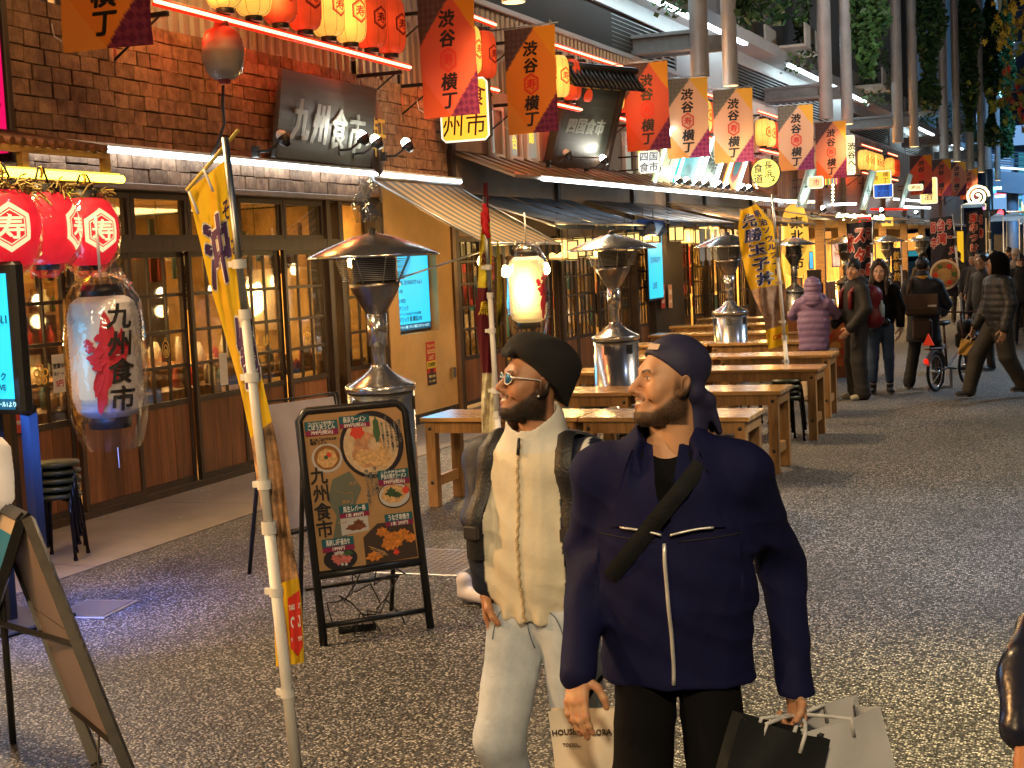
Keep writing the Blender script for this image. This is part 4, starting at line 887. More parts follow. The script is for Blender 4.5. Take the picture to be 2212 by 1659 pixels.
box_sign('box_sign', 'small square lantern sign lettered 市 hanging over bead string', 1762, 394, 33, .36, .28, .12, emit('tan sign face', (.9, .55, .25), 1.0), dd([('市', .02, 0)], .16, 3), rounded=.04)
box_sign('box_sign', 'yellow box sign with small brush characters above the blue sign', 1903, 384, 42, .58, .40, .12, E_sy, dd([('横', .13, .09), ('丁', .13, -.09), ('食', -.14, .0)], .16))
box_sign('box_sign', 'blue box sign with dark characters below the yellow one', 1908, 412, 42.5, .56, .42, .12, E_sb, dd([('沖縄', 0, .08), ('石垣', 0, -.1)], .18))
box_sign('box_sign', 'yellow and white lit menu sign past the leaning pale boards', 2006, 412, 54, .62, .95, .1, emit('yellow white face', (1, .72, .25), 1.3), dd([('鍋', 0, .2), ('酒', 0, -.2)], .3, 3))
o = box_sign('box_sign', 'small cream sign board near the far leaning pale board', 1978, 405, 50, .5, .22, .08, E_sc, dd([('屋台', 0, 0)], .15, 3))
for i, (px, py, Y, w, h) in enumerate(((1744, 405, 33.4, 1.15, .95), (1876, 411, 40.5, 1.3, 1.1), (1956, 417, 50, 1.5, 1.3))):
    p = PY(px, py, Y)
    t, Mx = tilted_board('pale_board', ['grey green sign board lit from below beside the orange lattice', 'pale leaning sign board left of the blue sign', 'pale leaning lettered board right of the blue sign'][i], None, Y, w, h, .3, p.x, p.z, [mat('pale board face', (.34, .42, .36), .5, var=.3, vscale=4), M_silver, M_ink], lambda b, fm, w, h: [write(b, ch, -.3+.2*k, .05-.05*k, .25, fm, 2 if i else 1, bold=.0) for k, ch in enumerate('北陸食市')])
    spot_lamp((p.x+.25, Y+.15, p.z-h/2-.15), 0, 'bright lamp at the foot of the ' + t['label'].split(' lit')[0], 40, (.8, 1, .95), True, (p.x, Y, p.z))
# coloured strips hanging on the wall, a glow put into their colour
cols = [(.75, .6, .05), (.05, .2, .5), (.6, .05, .05), (.8, .7, .1), (.6, .25, .02), (.1, .35, .1), (.75, .65, .1), (.7, .3, .05), (.05, .25, .45), (.8, .7, .1), (.35, .05, .3), (.75, .6, .1), (.6, .05, .15)]
t = thing('colour_strips', 'row of hanging coloured strips under the tall cream sign', 'decoration', (0, 0, 0))
for i in range(13):
    Y = 37.5; p = PY(1775+i*2.9, 408, Y); b = MB().box((p.x-.012, Y, 3.55-(.0 if i > 4 else .0)), (p.x+.012, Y+.012, 4.28 if i > 4 else 3.95)); b.build('strip', mat(f'glowing strip paint {i}', cols[i], .5, em=.5), t)
# ---------------------------------------------------------------- kiosk at the left edge
t = thing('kiosk_roof', 'corrugated lean-to roof with timber eave over the red lanterns', 'canopy', (0, 0, 0))
b = MB()
for i in range(30):
    y = 5.2+i*.104; b.tube([(-7.25, y, 3.06), (-6.12, y, 2.83)], .03, 6, caps=True)
b.build('roof_sheet', mat('rusty corrugated sheet', (.16, .06, .03), .6, .3, var=.5, vscale=5), t)
b = MB().box((-6.2, 5.0, 2.77), (-6.15, 8.3, 2.81)).box((-6.2, 5.0, 2.60), (-6.14, 8.3, 2.65)).box((-7.3, 8.24, 2.6), (-6.14, 8.3, 2.65))
for y in (5.6, 6.5, 7.4, 8.24): b.box((-6.2, y, 2.65), (-6.15, y+.06, 2.77))
b.box((-6.3, 8.2, 2.1), (-6.24, 8.26, 2.5)); b.tube([(-6.27, 8.2, 2.15), (-6.2, 7.8, 2.5)], .03, 5); b.build('eave_timber', wood('honey timber', (.4, .24, .08), stretch=(8, 1, 8)), t)
b = MB().box((-6.35, 5.0, 0), (-6.29, 5.06, 2.5)).box((-6.9, 7.9, 0), (-6.84, 7.96, 2.4)); b.build('post', M_frame, t)
t = thing('light_tube', 'yellow light tube under the eave over the red lanterns', 'light tube', (-6.08, 0, 2.625)); MB().tube([(0, 5.0, 0), (0, 8.32, 0)], .027, 10).build('tube', E_yellow, t); MB().box((-.04, 5, .026), (.0, 8.3, .04)).build('tube_channel', M_white, t)
pr = ribbed([(.06, -.22), (.12, -.205), (.17, -.14), (.195, -.05), (.2, .02), (.19, .1), (.15, .18), (.09, .215)], .035)
P_rl = paper_mat('lit red paper', (.9, .012, .03), .62, (.55, .02, .03)); rproto = None
for i, (px, py, Y, lb) in enumerate(((188, 500, 7.55, 'round red lantern with a white hexagon, rightmost under the yellow tube'), (97, 493, 7.0, 'round red lantern with straw on top, middle of the three'), (8, 493, 6.45, 'round red lantern cut by the left edge of the picture'))):
    p = PY(px, py, Y)
    if rproto is None:
        o = thing('red_lantern', lb, 'lantern', tuple(p), .75, 'red lanterns under the yellow tube'); MB().lathe(pr, 30).build('paper_shade', P_rl, o); b = MB()
        MB().lathe([(.07, -.2), (.07, -.25), (0, -.25)], 16).build('end_ring', M_blackm, o); b.lathe([(0, .26), (.1, .26), (.1, .2)], 16).tube([(-.06, 0, .26), (-.02, 0, .36), (.02, 0, .36), (.06, 0, .26)], .008, 5); b.build('end_ring', M_blackm, o)
        ff = lambda u, v, l=0: ((.2*math.sqrt(max(.05, 1-(v/.27)**2))+.004+l)*math.sin(u/.19), -(.2*math.sqrt(max(.05, 1-(v/.27)**2))+.004+l)*math.cos(u/.19), v)
        b = MB(); hexring(b, ff, .075, 0, .14, .032, 0, .004); hexring(b, ff, .075, 0, .1, .008, 0, .004); write(b, '寿', .075, 0, .14, ff, 0, bold=.025, lift=.012); b.build('emblem', emit('lit cream ink', (1, .78, .42), 1.0), o)
        MB().lathe([(.05, -.3), (.12, -.245), (.19, -.16), (.213, -.04), (.215, .04), (.19, .14), (.12, .24), (.07, .27)], 30, fn=lambda w, z: 1+.02*math.sin(13*w)+.015*math.sin(7*w+z*30)).build('plastic_bag', M_film, o); rproto = o
        MB().tube([(0, 0, .3), (.01, 0, .33), (0, 0, .37)], .01, 5).build('hook', M_gold, o)
    else: o = dup(rproto, tuple(p), [.75, 1.5, .5][i], lb)
    if i < 2 or 1:
        st = MB(); rr = random.Random(i)
        for k in range(70 if i else 26):
            a = rr.uniform(0, 6.28); q = Vector((.15*math.cos(a)*rr.random()**.5, .15*math.sin(a)*rr.random()**.5, (.17+rr.uniform(.0, .07)))); e_ = q+Vector((rr.uniform(-.1, .1), rr.uniform(-.1, .1), rr.uniform(-.06, .08))); st.tube([q, (q+e_)/2+Vector((0, 0, .02)), e_], .006, 4, caps=False)
        tag(st.build('straw_tuft', mat('dry straw', (.24, .18, .045), .8, var=.4), o), kind='stuff')
# big bagged white lantern
def big_lantern(loc, label, lit):
    o = thing('hanging_lantern', label, 'lantern', loc); Rr, Hh = .215, .76
    prof = [(.13, -Hh/2), (.19, -Hh/2+.04), (Rr, -Hh/2+.12), (Rr, Hh/2-.12), (.19, Hh/2-.04), (.13, Hh/2)]
    MB().lathe(ribbed(prof, .026, 1.03), 32).build('paper_shade', P_wht if lit else mat('white lantern paper', (.60, .60, .64), .6), o)
    MB().lathe([(0, Hh/2+.07), (.13, Hh/2+.07), (.14, Hh/2-.01), (.12, Hh/2-.01)], 20).build('end_ring', M_blackm, o); MB().lathe([(.12, -Hh/2+.01), (.13, -Hh/2), (.13, -Hh/2-.07), (0, -Hh/2-.07)], 20).build('end_ring', M_blackm, o)
    a0 = R(-42) if not lit else R(0)
    ff = lambda u, v, l=0: ((Rr+.004+l)*math.cos(a0+u/Rr), (Rr+.004+l)*math.sin(a0+u/Rr), v)
    b = MB(); rr = random.Random(4); pts = []
    for k in range(46): 
        a = 2*math.pi*k/46; r = 1+.28*math.sin(a*3+1)+.16*rr.uniform(-1, 1)+.12*math.sin(7*a); pts.append((-.02+.085*r*math.cos(a)+(.05*math.sin(a)), -.02+.24*r*math.sin(a)))
    cx = sum(p[0] for p in pts)/46; cy = sum(p[1] for p in pts)/46
    b.add([ff(cx, cy, .009)]+[ff(x, y, .009) for x, y in pts], [(0, 1+k, 1+(k+1) % 46) for k in range(46)], 1)
    for k in range(7): c_ = (-.12+.06*rr.random(), .12-.06*k*.5); b.add([ff(*p, .009) for p in ellipse(c_[0]-.02*k % .03, c_[1], .03, .025, 10, .3, k)], [tuple(range(10))], 1)
    write(b, '九州食市', .05, 0, .16, ff, 0, vertical=True, bold=.03, lift=.012, shear=.12); b.build('lettering', [M_ink, mat('red map print', (.45, .01, .03), .6)], o)
    bag = MB(); bag.lathe([(.06, Hh/2+.14), (.16, Hh/2+.09), (.235, Hh/2-.03), (.248, .1), (.25, -.15), (.24, -Hh/2), (.2, -Hh/2-.14), (.17, -Hh/2-.2)], 36, fn=lambda w, z: 1+.02*math.sin(11*w+z*9)+.03*math.sin(5*w-z*7)*(1 if abs(z) > .3 else .4)); bag.build('plastic_bag', M_film, o)
    b = MB()
    for k in range(18):
        a = 2*math.pi*k/18; b.tube([(.07*math.cos(a), .07*math.sin(a), Hh/2+.13), (.12*math.cos(a+.2), .12*math.sin(a+.2), Hh/2+.15+.03*math.sin(k*3)), (.2*math.cos(a+.1), .2*math.sin(a+.1), Hh/2+.06)], .006, 4, caps=False)
    b.build('bag_gather', M_film, o); MB().tube([(0, 0, Hh/2+.07), (0, 0, Hh/2+.5)], .01, 5).tube([(.02, .03, -Hh/2-.2), (.03, .02, -Hh/2-.33)], .004, 4).build('cord', M_white, o); return o
p = PY(228, 765, 7.35); big_lantern((p.x, 7.35, 1.46), 'large white lantern in a clear plastic bag with 九州食市 and a red map', False)
MB_ = MB()
p = AT(1140, 625, 16.4); big_lantern((p.x, p.y, p.z), 'large lit cream lantern glowing under the striped awning', True)
point('lit lantern glow', (p.x+.05, p.y-.35, p.z), 18, (1, .62, .22), .2)
for k, (px, py) in enumerate(((1091, 588), (1040, 565), (1180, 582))):
    q = AT(px, py, 16.3); o = thing('bare_bulb', ['bare warm bulb just left of the lit cream lantern', 'clear bulb hanging left of the maroon flag under the awning', 'bare warm bulb at the right edge of the lit cream lantern'][k], 'bulb', tuple(q)); MB().lathe([(0, -.06), (.035, -.045), (.05, 0), (.03, .05), (.018, .08), (0, .08)], 12).build('bulb', E_bulb, o); MB().tube([(0, 0, .08), (0, 0, .35)], .006, 4).build('cord', M_blackm, o)
# screen on a stand
t = thing('monitor_stand', 'black upright monitor with a cyan screen at the left edge', 'screen', (-5.36, 6.3, 0), R(-8))
MB().box((-.62, 0, 1.21), (.0, .09, 2.06), bev=.02).build('bezel', M_blackm, t); b = MB(); fm = flatmap((-.31, -.003, 1.635), (1, 0, 0), (0, 0, 1)); rect(b, fm, -.255, -.335, .255, .36, 0); ltxt2 = lambda s_, x, y, z_, m_=1: write(b, s_, x, y, z_, fm, m_, bold=.03, lift=.003)
ltxt2('DJ NIGHT!! Vol.1', .02, .1, .062); ltxt2('ニューマジック', .03, -.21, .05); ltxt2('次世代 LIVE', .08, -.27, .045); rect(b, fm, -.255, -.395, .255, -.335, 2, .001); ltxt2('渋谷マーケット スケジュール1より', -.0, -.365, .034, 3)
b.build('screen_face', [E_cyan, MATS['screen lettering'], MATS['screen footer'], MATS['screen footer lettering']], t)
MB().box((-.36, .03, .02), (-.26, .08, 1.25)).box((-.6, -.2, 0), (-.02, .3, .025), bev=.008).box((-.14, .1, .0), (-.07, .16, 1.25), 0).build('stand', M_blackm, t)
area('monitor glow', (-5.66, 6.2, 1.63), (-5.3, 4, 1.0), .5, 9, (.1, .45, 1), sy=.7)
area('monitor side glow', (-5.35, 6.45, 1.2), (-5.45, 6.9, 0), .3, 12, (.05, .20, 1), sy=.6, spread=120)
area('monitor edge glow', (-5.78, 6.6, 1.5), (-5.78, 7.4, 1.45), .2, .9, (.1, .6, 1), sy=.5)
# pink board at the top left
p = PY(-2, 165, 8.4); t = thing('pink_board', 'magenta lit board in a dark frame at the top left edge', 'sign', tuple(p)); MB().box((-.5, 0, -.62), (.07, .06, .55), bev=.01).build('board_frame', M_frame, t)
b = MB(); fm = flatmap((0, -.004, 0), (1, 0, 0), (0, 0, 1)); rect(b, fm, -.45, -.55, .035, .42, 0); rect(b, fm, -.45, .42, .035, .5, 1); write(b, 'ラクナウ', -.02, -.1, .07, fm, 2, vertical=True, bold=0, lift=.004); write(b, '宴会', -.2, 0, .2, fm, 2, vertical=True, lift=.004); b.build('board_face', [emit('magenta face', (.85, .005, .12), .9), emit('yellow band', (.9, .7, .1), 1), M_ink_red], t)
# ---------------------------------------------------------------- stools
M_stl = mat('black steel tube', (.012, .012, .014), .18, .6)
def stool_parts(parent, z0=0, seatmat=None):
    MB().lathe([(0, .0), (.15, .0), (.158, .012), (.152, .03), (0, .034)], 20, c=(0, 0, .43+z0)).build('seat', seatmat or M_blackm, parent)
    for k in range(4):
        a = R(45+90*k+8); c, s = math.cos(a), math.sin(a)
        MB().tube([(.03*c, .03*s, .42+z0), (.125*c, .125*s, .42+z0), (.15*c, .15*s, .40+z0), (.162*c, .162*s, .30+z0), (.185*c, .185*s, z0)], .0125, 8).lathe([(.016, 0), (.016, .02)], 8, c=(.185*c, .185*s, z0)).build('leg', M_stl, parent)
m_og = mat('olive vinyl', (.035, .04, .018), .4, var=.2)
def stools(loc, n, where, group, rz=0):
    pr_ = None
    names = ['lowest', 'second from the bottom', 'third from the bottom', 'fourth from the bottom', 'fifth from the bottom', 'topmost']
    for k in range(n):
        lb = f'{names[5] if k == n-1 else names[k]} black stool of the stack {where}' if n > 1 else f'black stool {where}'
        if k == 0:
            pr_ = thing('stool', lb, 'stool', loc, rz, group); stool_parts(pr_, 0, m_og)
        else: dup(pr_, (loc[0]+random.uniform(-.008, .008), loc[1]+random.uniform(-.008, .008), loc[2]+.055*k), rz+k*.09, lb)
stools((-6.55, 8.0, .01), 5, 'below the bagged lantern', 'stacked black stools', .2)
stools((-2.62, 14.35, 0), 4, 'at the street end of the tables', 'stacked black stools', .4)
stools((-3.45, 11.6, 0), 2, 'between the two nearest wooden tables', 'stacked black stools', .1)
for i, (x, y) in enumerate(((-4.45, 13.7), (-4.9, 15.6), (-3.2, 15.6), (-3.9, 13.5), (-3.3, 17.3), (-4.6, 17.5), (-4.2, 11.55))):
    stools((x, y, 0), 1, ['with an ochre seat beside the middle heater', 'behind the lit lantern side of the tables', 'under the third row of tables', 'between the second and third table rows', 'under the farther table near the lilac coat', 'left of the farther tables', 'behind the cream jacket between the tables'][i], 'single black stools at the tables', i)
# ---------------------------------------------------------------- wooden tables
M_bolt = mat('bolt', (.05, .05, .05), .3, .8)
tabs = {}
def table_proto(L_, w=.62, h=.725):
    t = thing('wooden_table', 'table', 'table')
    for k in range(4):
        a = -w/2+w*k/4; MB().box((-L_/2, a+.003, h-.035), (L_/2, a+w/4-.003, h), bev=.004).build('top_board', M_table, t)
    MB().box((-L_/2+.04, -w/2+.03, h-.125), (L_/2-.04, -w/2+.06, h-.036)).box((-L_/2+.04, w/2-.06, h-.125), (L_/2-.04, w/2-.03, h-.036)).box((-L_/2+.03, -w/2+.06, h-.125), (-L_/2+.06, w/2-.06, h-.036)).box((L_/2-.06, -w/2+.06, h-.125), (L_/2-.03, w/2-.06, h-.036)).build('apron', M_tleg, t)
    for sx in (-1, 1):
        for sy in (-1, 1):
            x, y = sx*(L_/2-.075), sy*(w/2-.065); o = MB().box((x-.042, y-.042, 0), (x+.042, y+.042, h-.036), bev=.004).build('leg', M_tleg, t)
            if sy < 0:
                b = MB()
                for z in (.2, h-.09): b.lathe([(0, .006), (.014, .004), (.016, 0)], 10, M=Matrix.Translation((x, y-.042, z)) @ Matrix.Rotation(R(90), 4, 'X'))
                b.build('bolt', M_bolt, o)
        b = MB().box((sx*(L_/2-.075)-.02, -w/2+.1, .16), (sx*(L_/2-.075)+.02, w/2-.1, .24)); b.build('stretcher', M_tleg, t)
    return t
tp_ = table_proto(1.32); first = True
rows_ = [(10.55, -2.80, 2, 'nearest row'), (12.45, -2.92, 2, 'second row'), (14.65, -2.95, 2, 'third row'), (16.55, -3.1, 2, 'fourth row'), (18.9, -3.75, 2, 'fifth row'), (21.2, -3.9, 2, 'sixth row'), (23.6, -4.2, 2, 'seventh row'), (26.0, -4.3, 2, 'eighth row')]
for (y, xr, n, nm) in rows_:
    for k in range(n):
        lb = f'long pine table in the {nm} from the photographer, {"street" if k == 0 else "tavern"} side'
        o = tp_ if first else dup(tp_); first = False; o['label'] = lb; o['group'] = 'wooden tables in rows'; o.location = (xr-k*1.335, y+random.uniform(-.03, .03), 0); o.rotation_euler = (0, 0, random.uniform(-.008, .008))
# ---------------------------------------------------------------- patio heaters
def heater_proto():
    t = thing('patio_heater', 'heater', 'heater')
    MB().lathe([(0, .01), (.225, .01), (.23, .03), (.23, 1.10), (.222, 1.10)], 40).build('base_cabinet', M_steel, t)
    MB().lathe([(.235, 1.09), (.245, 1.095), (.245, 1.13), (.235, 1.138), (.19, 1.16), (.12, 1.20), (.07, 1.245), (.055, 1.27), (0, 1.27)], 40).build('base_lid', M_steel, t)
    MB().lathe([(.05, 1.25), (.05, 1.40), (.068, 1.405), (.068, 1.62), (.05, 1.625)], 24).build('pole', M_steel, t)
    b = MB()
    for k in range(6):
        a = R(60*k+10)
        for z in (0, .03, .06): pass
        for dx in (-.03, -.01, .01, .03): 
            aa = a+dx/.23; b.box((-.004, -.004, .96), (.004, .004, 1.05), M=Matrix.Translation((.2305*math.cos(aa), .2305*math.sin(aa), 0)) @ Matrix.Rotation(aa, 4, 'Z'))
    b.build('vent', M_blackm, t)
    MB().lathe([(.06, 1.62), (.08, 1.64), (.17, 1.80), (.175, 1.83), (.165, 1.835), (0, 1.835)], 32).build('burner_cup', mat('burner steel', (.34, .31, .29), .3, 1, var=.2), t)
    MB().lathe([(.15, 1.835), (.15, 2.0), (0, 2.0)], 24).build('burner', mat('burner core', (.03, .025, .022), .5, .5), t)
    b = MB()
    for k in range(12): z = 1.85+k*.0125; b.lathe([(.215+k*.004, z), (.219+k*.004, z+.002), (.215+k*.004, z+.004)], 32)
    for k in range(8): a = R(45*k); b.tube([(.175*math.cos(a), .175*math.sin(a), 1.83), (.27*math.cos(a), .27*math.sin(a), 2.02)], .004, 4)
    b.build('guard', M_steel2, t)
    b = MB(); b.lathe([(.45, 2.005), (.455, 2.01), (.44, 2.025), (.30, 2.085), (.14, 2.145), (.05, 2.165), (.02, 2.175), (0, 2.2)], 8*5, fn=lambda w, z: 1); b.build('reflector', M_steel, t)
    MB().lathe([(.02, 2.17), (.03, 2.19), (.015, 2.205), (0, 2.205)], 10).tube([(.0, .07, 1.7), (.0, .1, 1.7)], .012, 6).build('knob', M_blackm, t); return t
hp = heater_proto(); hs = [((822, 842), 9.75, 'tall steel patio heater nearest, behind the food menu board'), ((1329, 715), 14.5, 'steel patio heater right of the lit cream lantern'), ((1576, 652), 19.3, 'steel patio heater left of the yellow egg bowl flag'), ((1716, 608), 28, 'steel patio heater behind the yellow egg bowl flag pole'), ((1826, 585), 33, 'steel patio heater left of the black stamina flag'), ((1918, 575), 36, 'steel patio heater right of the black stamina flag'), ((1990, 566), 40, 'farthest steel patio heater, before the noodle flag')]
for i, (p, d, lb) in enumerate(hs):
    q = AT(*p, d); o = hp if i == 0 else dup(hp); o.location = (q.x, q.y, 0); o.rotation_euler = (0, 0, i*1.3); o['label'] = lb; o['group'] = 'steel patio heaters'
    s_ = 1 if i != 3 else 1.0
q = AT(785, 430, 9.85); o = MB()
o.grid(lambda u, v: (q.x-.07+.14*u+.02*math.sin(v*9), q.y+.05*math.sin(u*9+v*6), q.z+.14-.3*v), 8, 8)
o.grid(lambda u, v: (q.x-.05+.12*u+.03*math.sin(v*7+1), q.y+.04+.05*math.cos(u*8+v*5), q.z+.12-.26*v), 8, 8)
tag(o.build('plastic_cover', mk_film('grey film', .25, (.8, .85, .9))), 'crumpled plastic sheet gathered above the nearest heater', 'plastic sheet')
# ---------------------------------------------------------------- food menu board
def menu_board():
    f0, f1 = G(700, 1395), G(930, 1357); u = (f1-f0).normalized(); W_ = (f1-f0).length; back = Vector((-u.y, u.x, 0)); lean = .22
    t = thing('menu_board', 'black framed standing menu board with food pictures and prices', 'menu board', tuple(f0)); H_ = 1.2
    up_ = (Vector((0, 0, H_))+back*lean).normalized(); P = lambda x, y, l=0: u*x + up_*y - u.cross(up_)*-l
    nrm = u.cross(up_)   # towards the viewer
    P = lambda x, y, l=0.0: u*x + up_*y + nrm*l
    Lh = H_/up_.z
    fr = MB(); r = .022
    fr.tube([P(.0, .0), P(0, Lh-.05), P(.03, Lh-.01), P(.05, Lh), P(W_-.05, Lh), P(W_-.03, Lh-.01), P(W_, Lh-.05), P(W_, 0)], r, 8); fr.tube([P(0, .36), P(W_, .36)], r, 8); fr.tube([P(0, .1), P(W_, .1)], .014, 8); fr.build('frame', M_black, t)
    rl = MB(); bk = back*(lean*2+.06); rl.tube([P(.03, Lh-.05)+back*.02, bk+Vector((0, 0, .0))+u*.03], .014, 8); rl.tube([P(W_-.03, Lh-.05)+back*.02, bk+u*(W_-.03)], .014, 8); rl.tube([bk*.75+u*.03+Vector((0, 0, .22)), bk*.75+u*(W_-.03)+Vector((0, 0, .22))], .012, 8); rl.build('rear_leg', M_black, t)
    panel = MB(); panel.add([P(.02, .38, -.02), P(W_-.02, .38, -.02), P(W_-.02, Lh-.02, -.02), P(.02, Lh-.02, -.02), P(.02, .38, .004), P(W_-.02, .38, .004), P(W_-.02, Lh-.02, .004), P(.02, Lh-.02, .004)], [(0, 3, 2, 1), (4, 5, 6, 7), (0, 1, 5, 4), (1, 2, 6, 5), (2, 3, 7, 6), (3, 0, 4, 7)])
    panel.build('panel', mat('board tan print', (.46, .27, .12), .35, var=.1, vscale=5), t)
    # local sheet coordinates 0..1 (from the left, from the top)
    w, h = W_-.05, Lh-.41; fm = lambda s, q, l=0: P(.025+s*w, Lh-.03-q*h, .006+l)
    M = [M_ink, M_ink_white, mat('tag teal', (.01, .11, .14), .45), mat('tag plum', (.25, .015, .07), .45), mat('bowl dark', (.03, .025, .03), .3), mat('soup cream', (.56, .40, .24), .5, var=.25, vscale=30), mat('noodle', (.55, .33, .14), .5, var=.4, vscale=60), mat('pork', (.45, .22, .11), .5, var=.4, vscale=40), mat('ginger red', (.7, .06, .03), .5), mat('herb green', (.04, .09, .035), .6, var=.4), mat('map grey green', (.14, .15, .11), .6), mat('bowl white', (.55, .52, .5), .3), mat('broth', (.3, .13, .04), .3), mat('grill brown', (.14, .045, .02), .4, var=.5, vscale=50), mat('char', (.05, .03, .02), .5), mat('glazed skewer', (.5, .17, .03), .35, var=.5, vscale=60), mat('sashimi pink', (.5, .13, .11), .4, var=.4, vscale=60), mat('tan line', (.46, .27, .12), .5)]
    b = MB()
    ar = w/h
    def E(cx, cy, rx, m_, l, ry=None, n=30, wob=0, a0=0): poly(b, fm, [(x, y) for x, y in ellipse(cx, cy, rx, (ry if ry else rx*ar), n, wob, a0)], m_, l)
    def Tx(s_, cx, cy, sz, mi, vert=False, bold=.03, l=.004, wd=None):
        f2 = lambda x, y, l_=0: P(.025+x, Lh-.03-h+y, .006+l_); write(b, s_, cx*w, (1-cy)*h, sz, f2, mi, vertical=vert, bold=bold, lift=l, width=wd, gap=.98)
    def Rc(x0, y0, x1, y1, m_, l, tilt=0): poly(b, fm, [(x0, y1), (x1, y1-tilt), (x1, y0-tilt), (x0, y0)], m_, l)
    # map
    rr = random.Random(8); mp = [(.22, .42), (.40, .38), (.46, .45), (.5, .5), (.42, .6), (.47, .68), (.36, .78), (.3, .74), (.3, .88), (.2, .93), (.16, .8), (.22, .66), (.15, .55)]
    poly(b, fm, mp, 10, .0008)
    for a, c in (((.24, .5), (.4, .52)), ((.4, .52), (.36, .62)), ((.36, .62), (.47, .62)), ((.22, .7), (.32, .7))): b.tube([fm(*a, .0015), fm((a[0]+c[0])/2+.01, (a[1]+c[1])/2+.012, .0015), fm(*c, .0015)], .002, 4, 17, caps=False)
    for s_, x, y in (('大分', .42, .46), ('熊本', .33, .575), ('宮崎', .42, .63), ('鹿児島', .24, .86)): Tx(s_, x, y, .022, 17, bold=.02, l=.002)
    # big bowl
    E(.66, .22, .33, 4, .001); E(.65, .225, .285, 5, .0015); E(.62, .26, .17, 7, .002, wob=.08); E(.72, .30, .12, 6, .0025, wob=.1); E(.52, .13, .07, 8, .003, wob=.15); E(.72, .13, .035, 9, .003, ry=.085, wob=.12); E(.56, .3, .08, 6, .003, wob=.1, a0=2); E(.68, .22, .06, 5, .0028, wob=.15)
    # small bowl
    E(.19, .28, .155, 11, .001, ry=.095); E(.19, .277, .13, 12, .0015, ry=.08); E(.19, .282, .1, 6, .002, ry=.062, wob=.06); E(.21, .26, .025, 8, .003, wob=.1); E(.18, .275, .02, 9, .003, wob=.1)
    # yakisoba plate
    E(.83, .57, .17, 4, .001, ry=.085); E(.83, .568, .16, 11, .0013, ry=.078); E(.82, .56, .125, 6, .002, ry=.062, wob=.09); E(.80, .55, .06, 9, .0024, ry=.03, wob=.3); E(.86, .57, .05, 9, .0024, ry=.02, wob=.3); E(.95, .545, .035, 8, .003, wob=.1)
    # liver skewer picture
    Rc(.25, .68, .53, .79, 11, .001, .015); E(.40, .745, .1, 13, .002, ry=.022, wob=.15); E(.43, .73, .06, 13, .0025, ry=.03, wob=.2)
    # grill picture
    poly(b, fm, [(.46, .82), (.62, .74), (.98, .75), (1.0, .99), (.46, 1.0)], 14, .001)
    for k in range(5): E(.66+.07*k, .80+.035*k % .08, .06, 15, .002+.0003*k, ry=.03, wob=.2, a0=k)
    E(.72, .88, .08, 15, .003, ry=.045, wob=.15); E(.80, .86, .07, 15, .0033, ry=.05, wob=.2, a0=2); E(.78, .94, .03, 8, .0035, wob=.3); E(.55, .95, .08, 15, .003, ry=.03, wob=.2)
    for k in range(4): b.tube([fm(.5+.02*k, .88+.02*k, .004), fm(.66+.01*k, .93+.008*k, .004)], .002, 4, 6, caps=False)
    # sashimi plate
    E(.21, .935, .17, 4, .001, ry=.075); E(.2, .94, .06, 16, .002, ry=.035, wob=.2); E(.27, .94, .05, 16, .0022, ry=.03, wob=.2, a0=2); E(.2, .905, .06, 11, .002, ry=.02, wob=.2); E(.29, .905, .05, 9, .0024, ry=.02, wob=.3); E(.15, .925, .03, 16, .0024, wob=.2); E(.22, .972, .015, 11, .003); E(.26, .975, .015, 11, .003)
    def tagbox(x0, y0, x1, y1, s1, s2, top=None):
        m_ = y0+(y1-y0)*.62; Rc(x0, y0, x1, m_, 2, .0035); Rc(x0, m_, x1, y1, 3, .0035); W2 = (x1-x0)*w
        if top: Tx(top, (x0+x1)/2, y0+(m_-y0)*.25, .016, 1, l=.005, wd=W2*.8); Tx(s1, (x0+x1)/2, y0+(m_-y0)*.68, .03, 1, l=.005, wd=W2*.82)
        else: Tx(s1, (x0+x1)/2, (y0+m_)/2, .034, 1, l=.005, wd=W2*.75)
        Tx(s2, (x0+x1)/2, (m_+y1)/2, .024, 1, l=.005, bold=.03)
    tagbox(.0, .035, .33, .13, 'ごぼう天うどん', '799円(税込)', 'コシがなくて何が悪い!'); tagbox(.35, .02, .66, .10, '長浜ラーメン', '899円(税込)'); tagbox(.68, .40, 1.0, .50, '屋台の焼きラーメン', '799円(税込)', 'これぞ屋台の味'); tagbox(.25, .60, .55, .68, '馬生レバー串', '1本 499円'); tagbox(.7, .69, .99, .77, 'うなぎ串焼き', '1本 399円'); tagbox(.04, .8, .36, .885, '馬刺し5種盛合せ', '1999円')
    Tx('極上あご出汁やわらか', .17, .155, .019, 0, wd=.27*w); Tx('博多うどん', .12, .178, .019, 0)
    for k, s_ in enumerate(('福岡三大ラーメン', '長浜市場の仲買人達', '競りの合間に素早く', 'ごくられた細麺となった', 'あっさり豚骨スープ')): 
        Tx(s_, .96-.045*k, .15+.02*(k % 3), .0165, 1, True, bold=.06, l=.0045); Tx(s_, .96-.045*k, .15+.02*(k % 3), .0165, 0, True, bold=.02, l=.0052)
    for k, s_ in enumerate(('ラーメンの麺に', '豚骨スープと', '特製ソースを絡めて')): Tx(s_, .655-.045*k, .46+.02*k, .022, 1, True, bold=.06, l=.0045); Tx(s_, .655-.045*k, .46+.02*k, .022, 0, True, bold=.02, l=.0052)
    Tx('九州食市', .085, .56, .095, 0, True, bold=.02, l=.005)
    b.build('print', M, t)
    c = MB(); rr = random.Random(2)
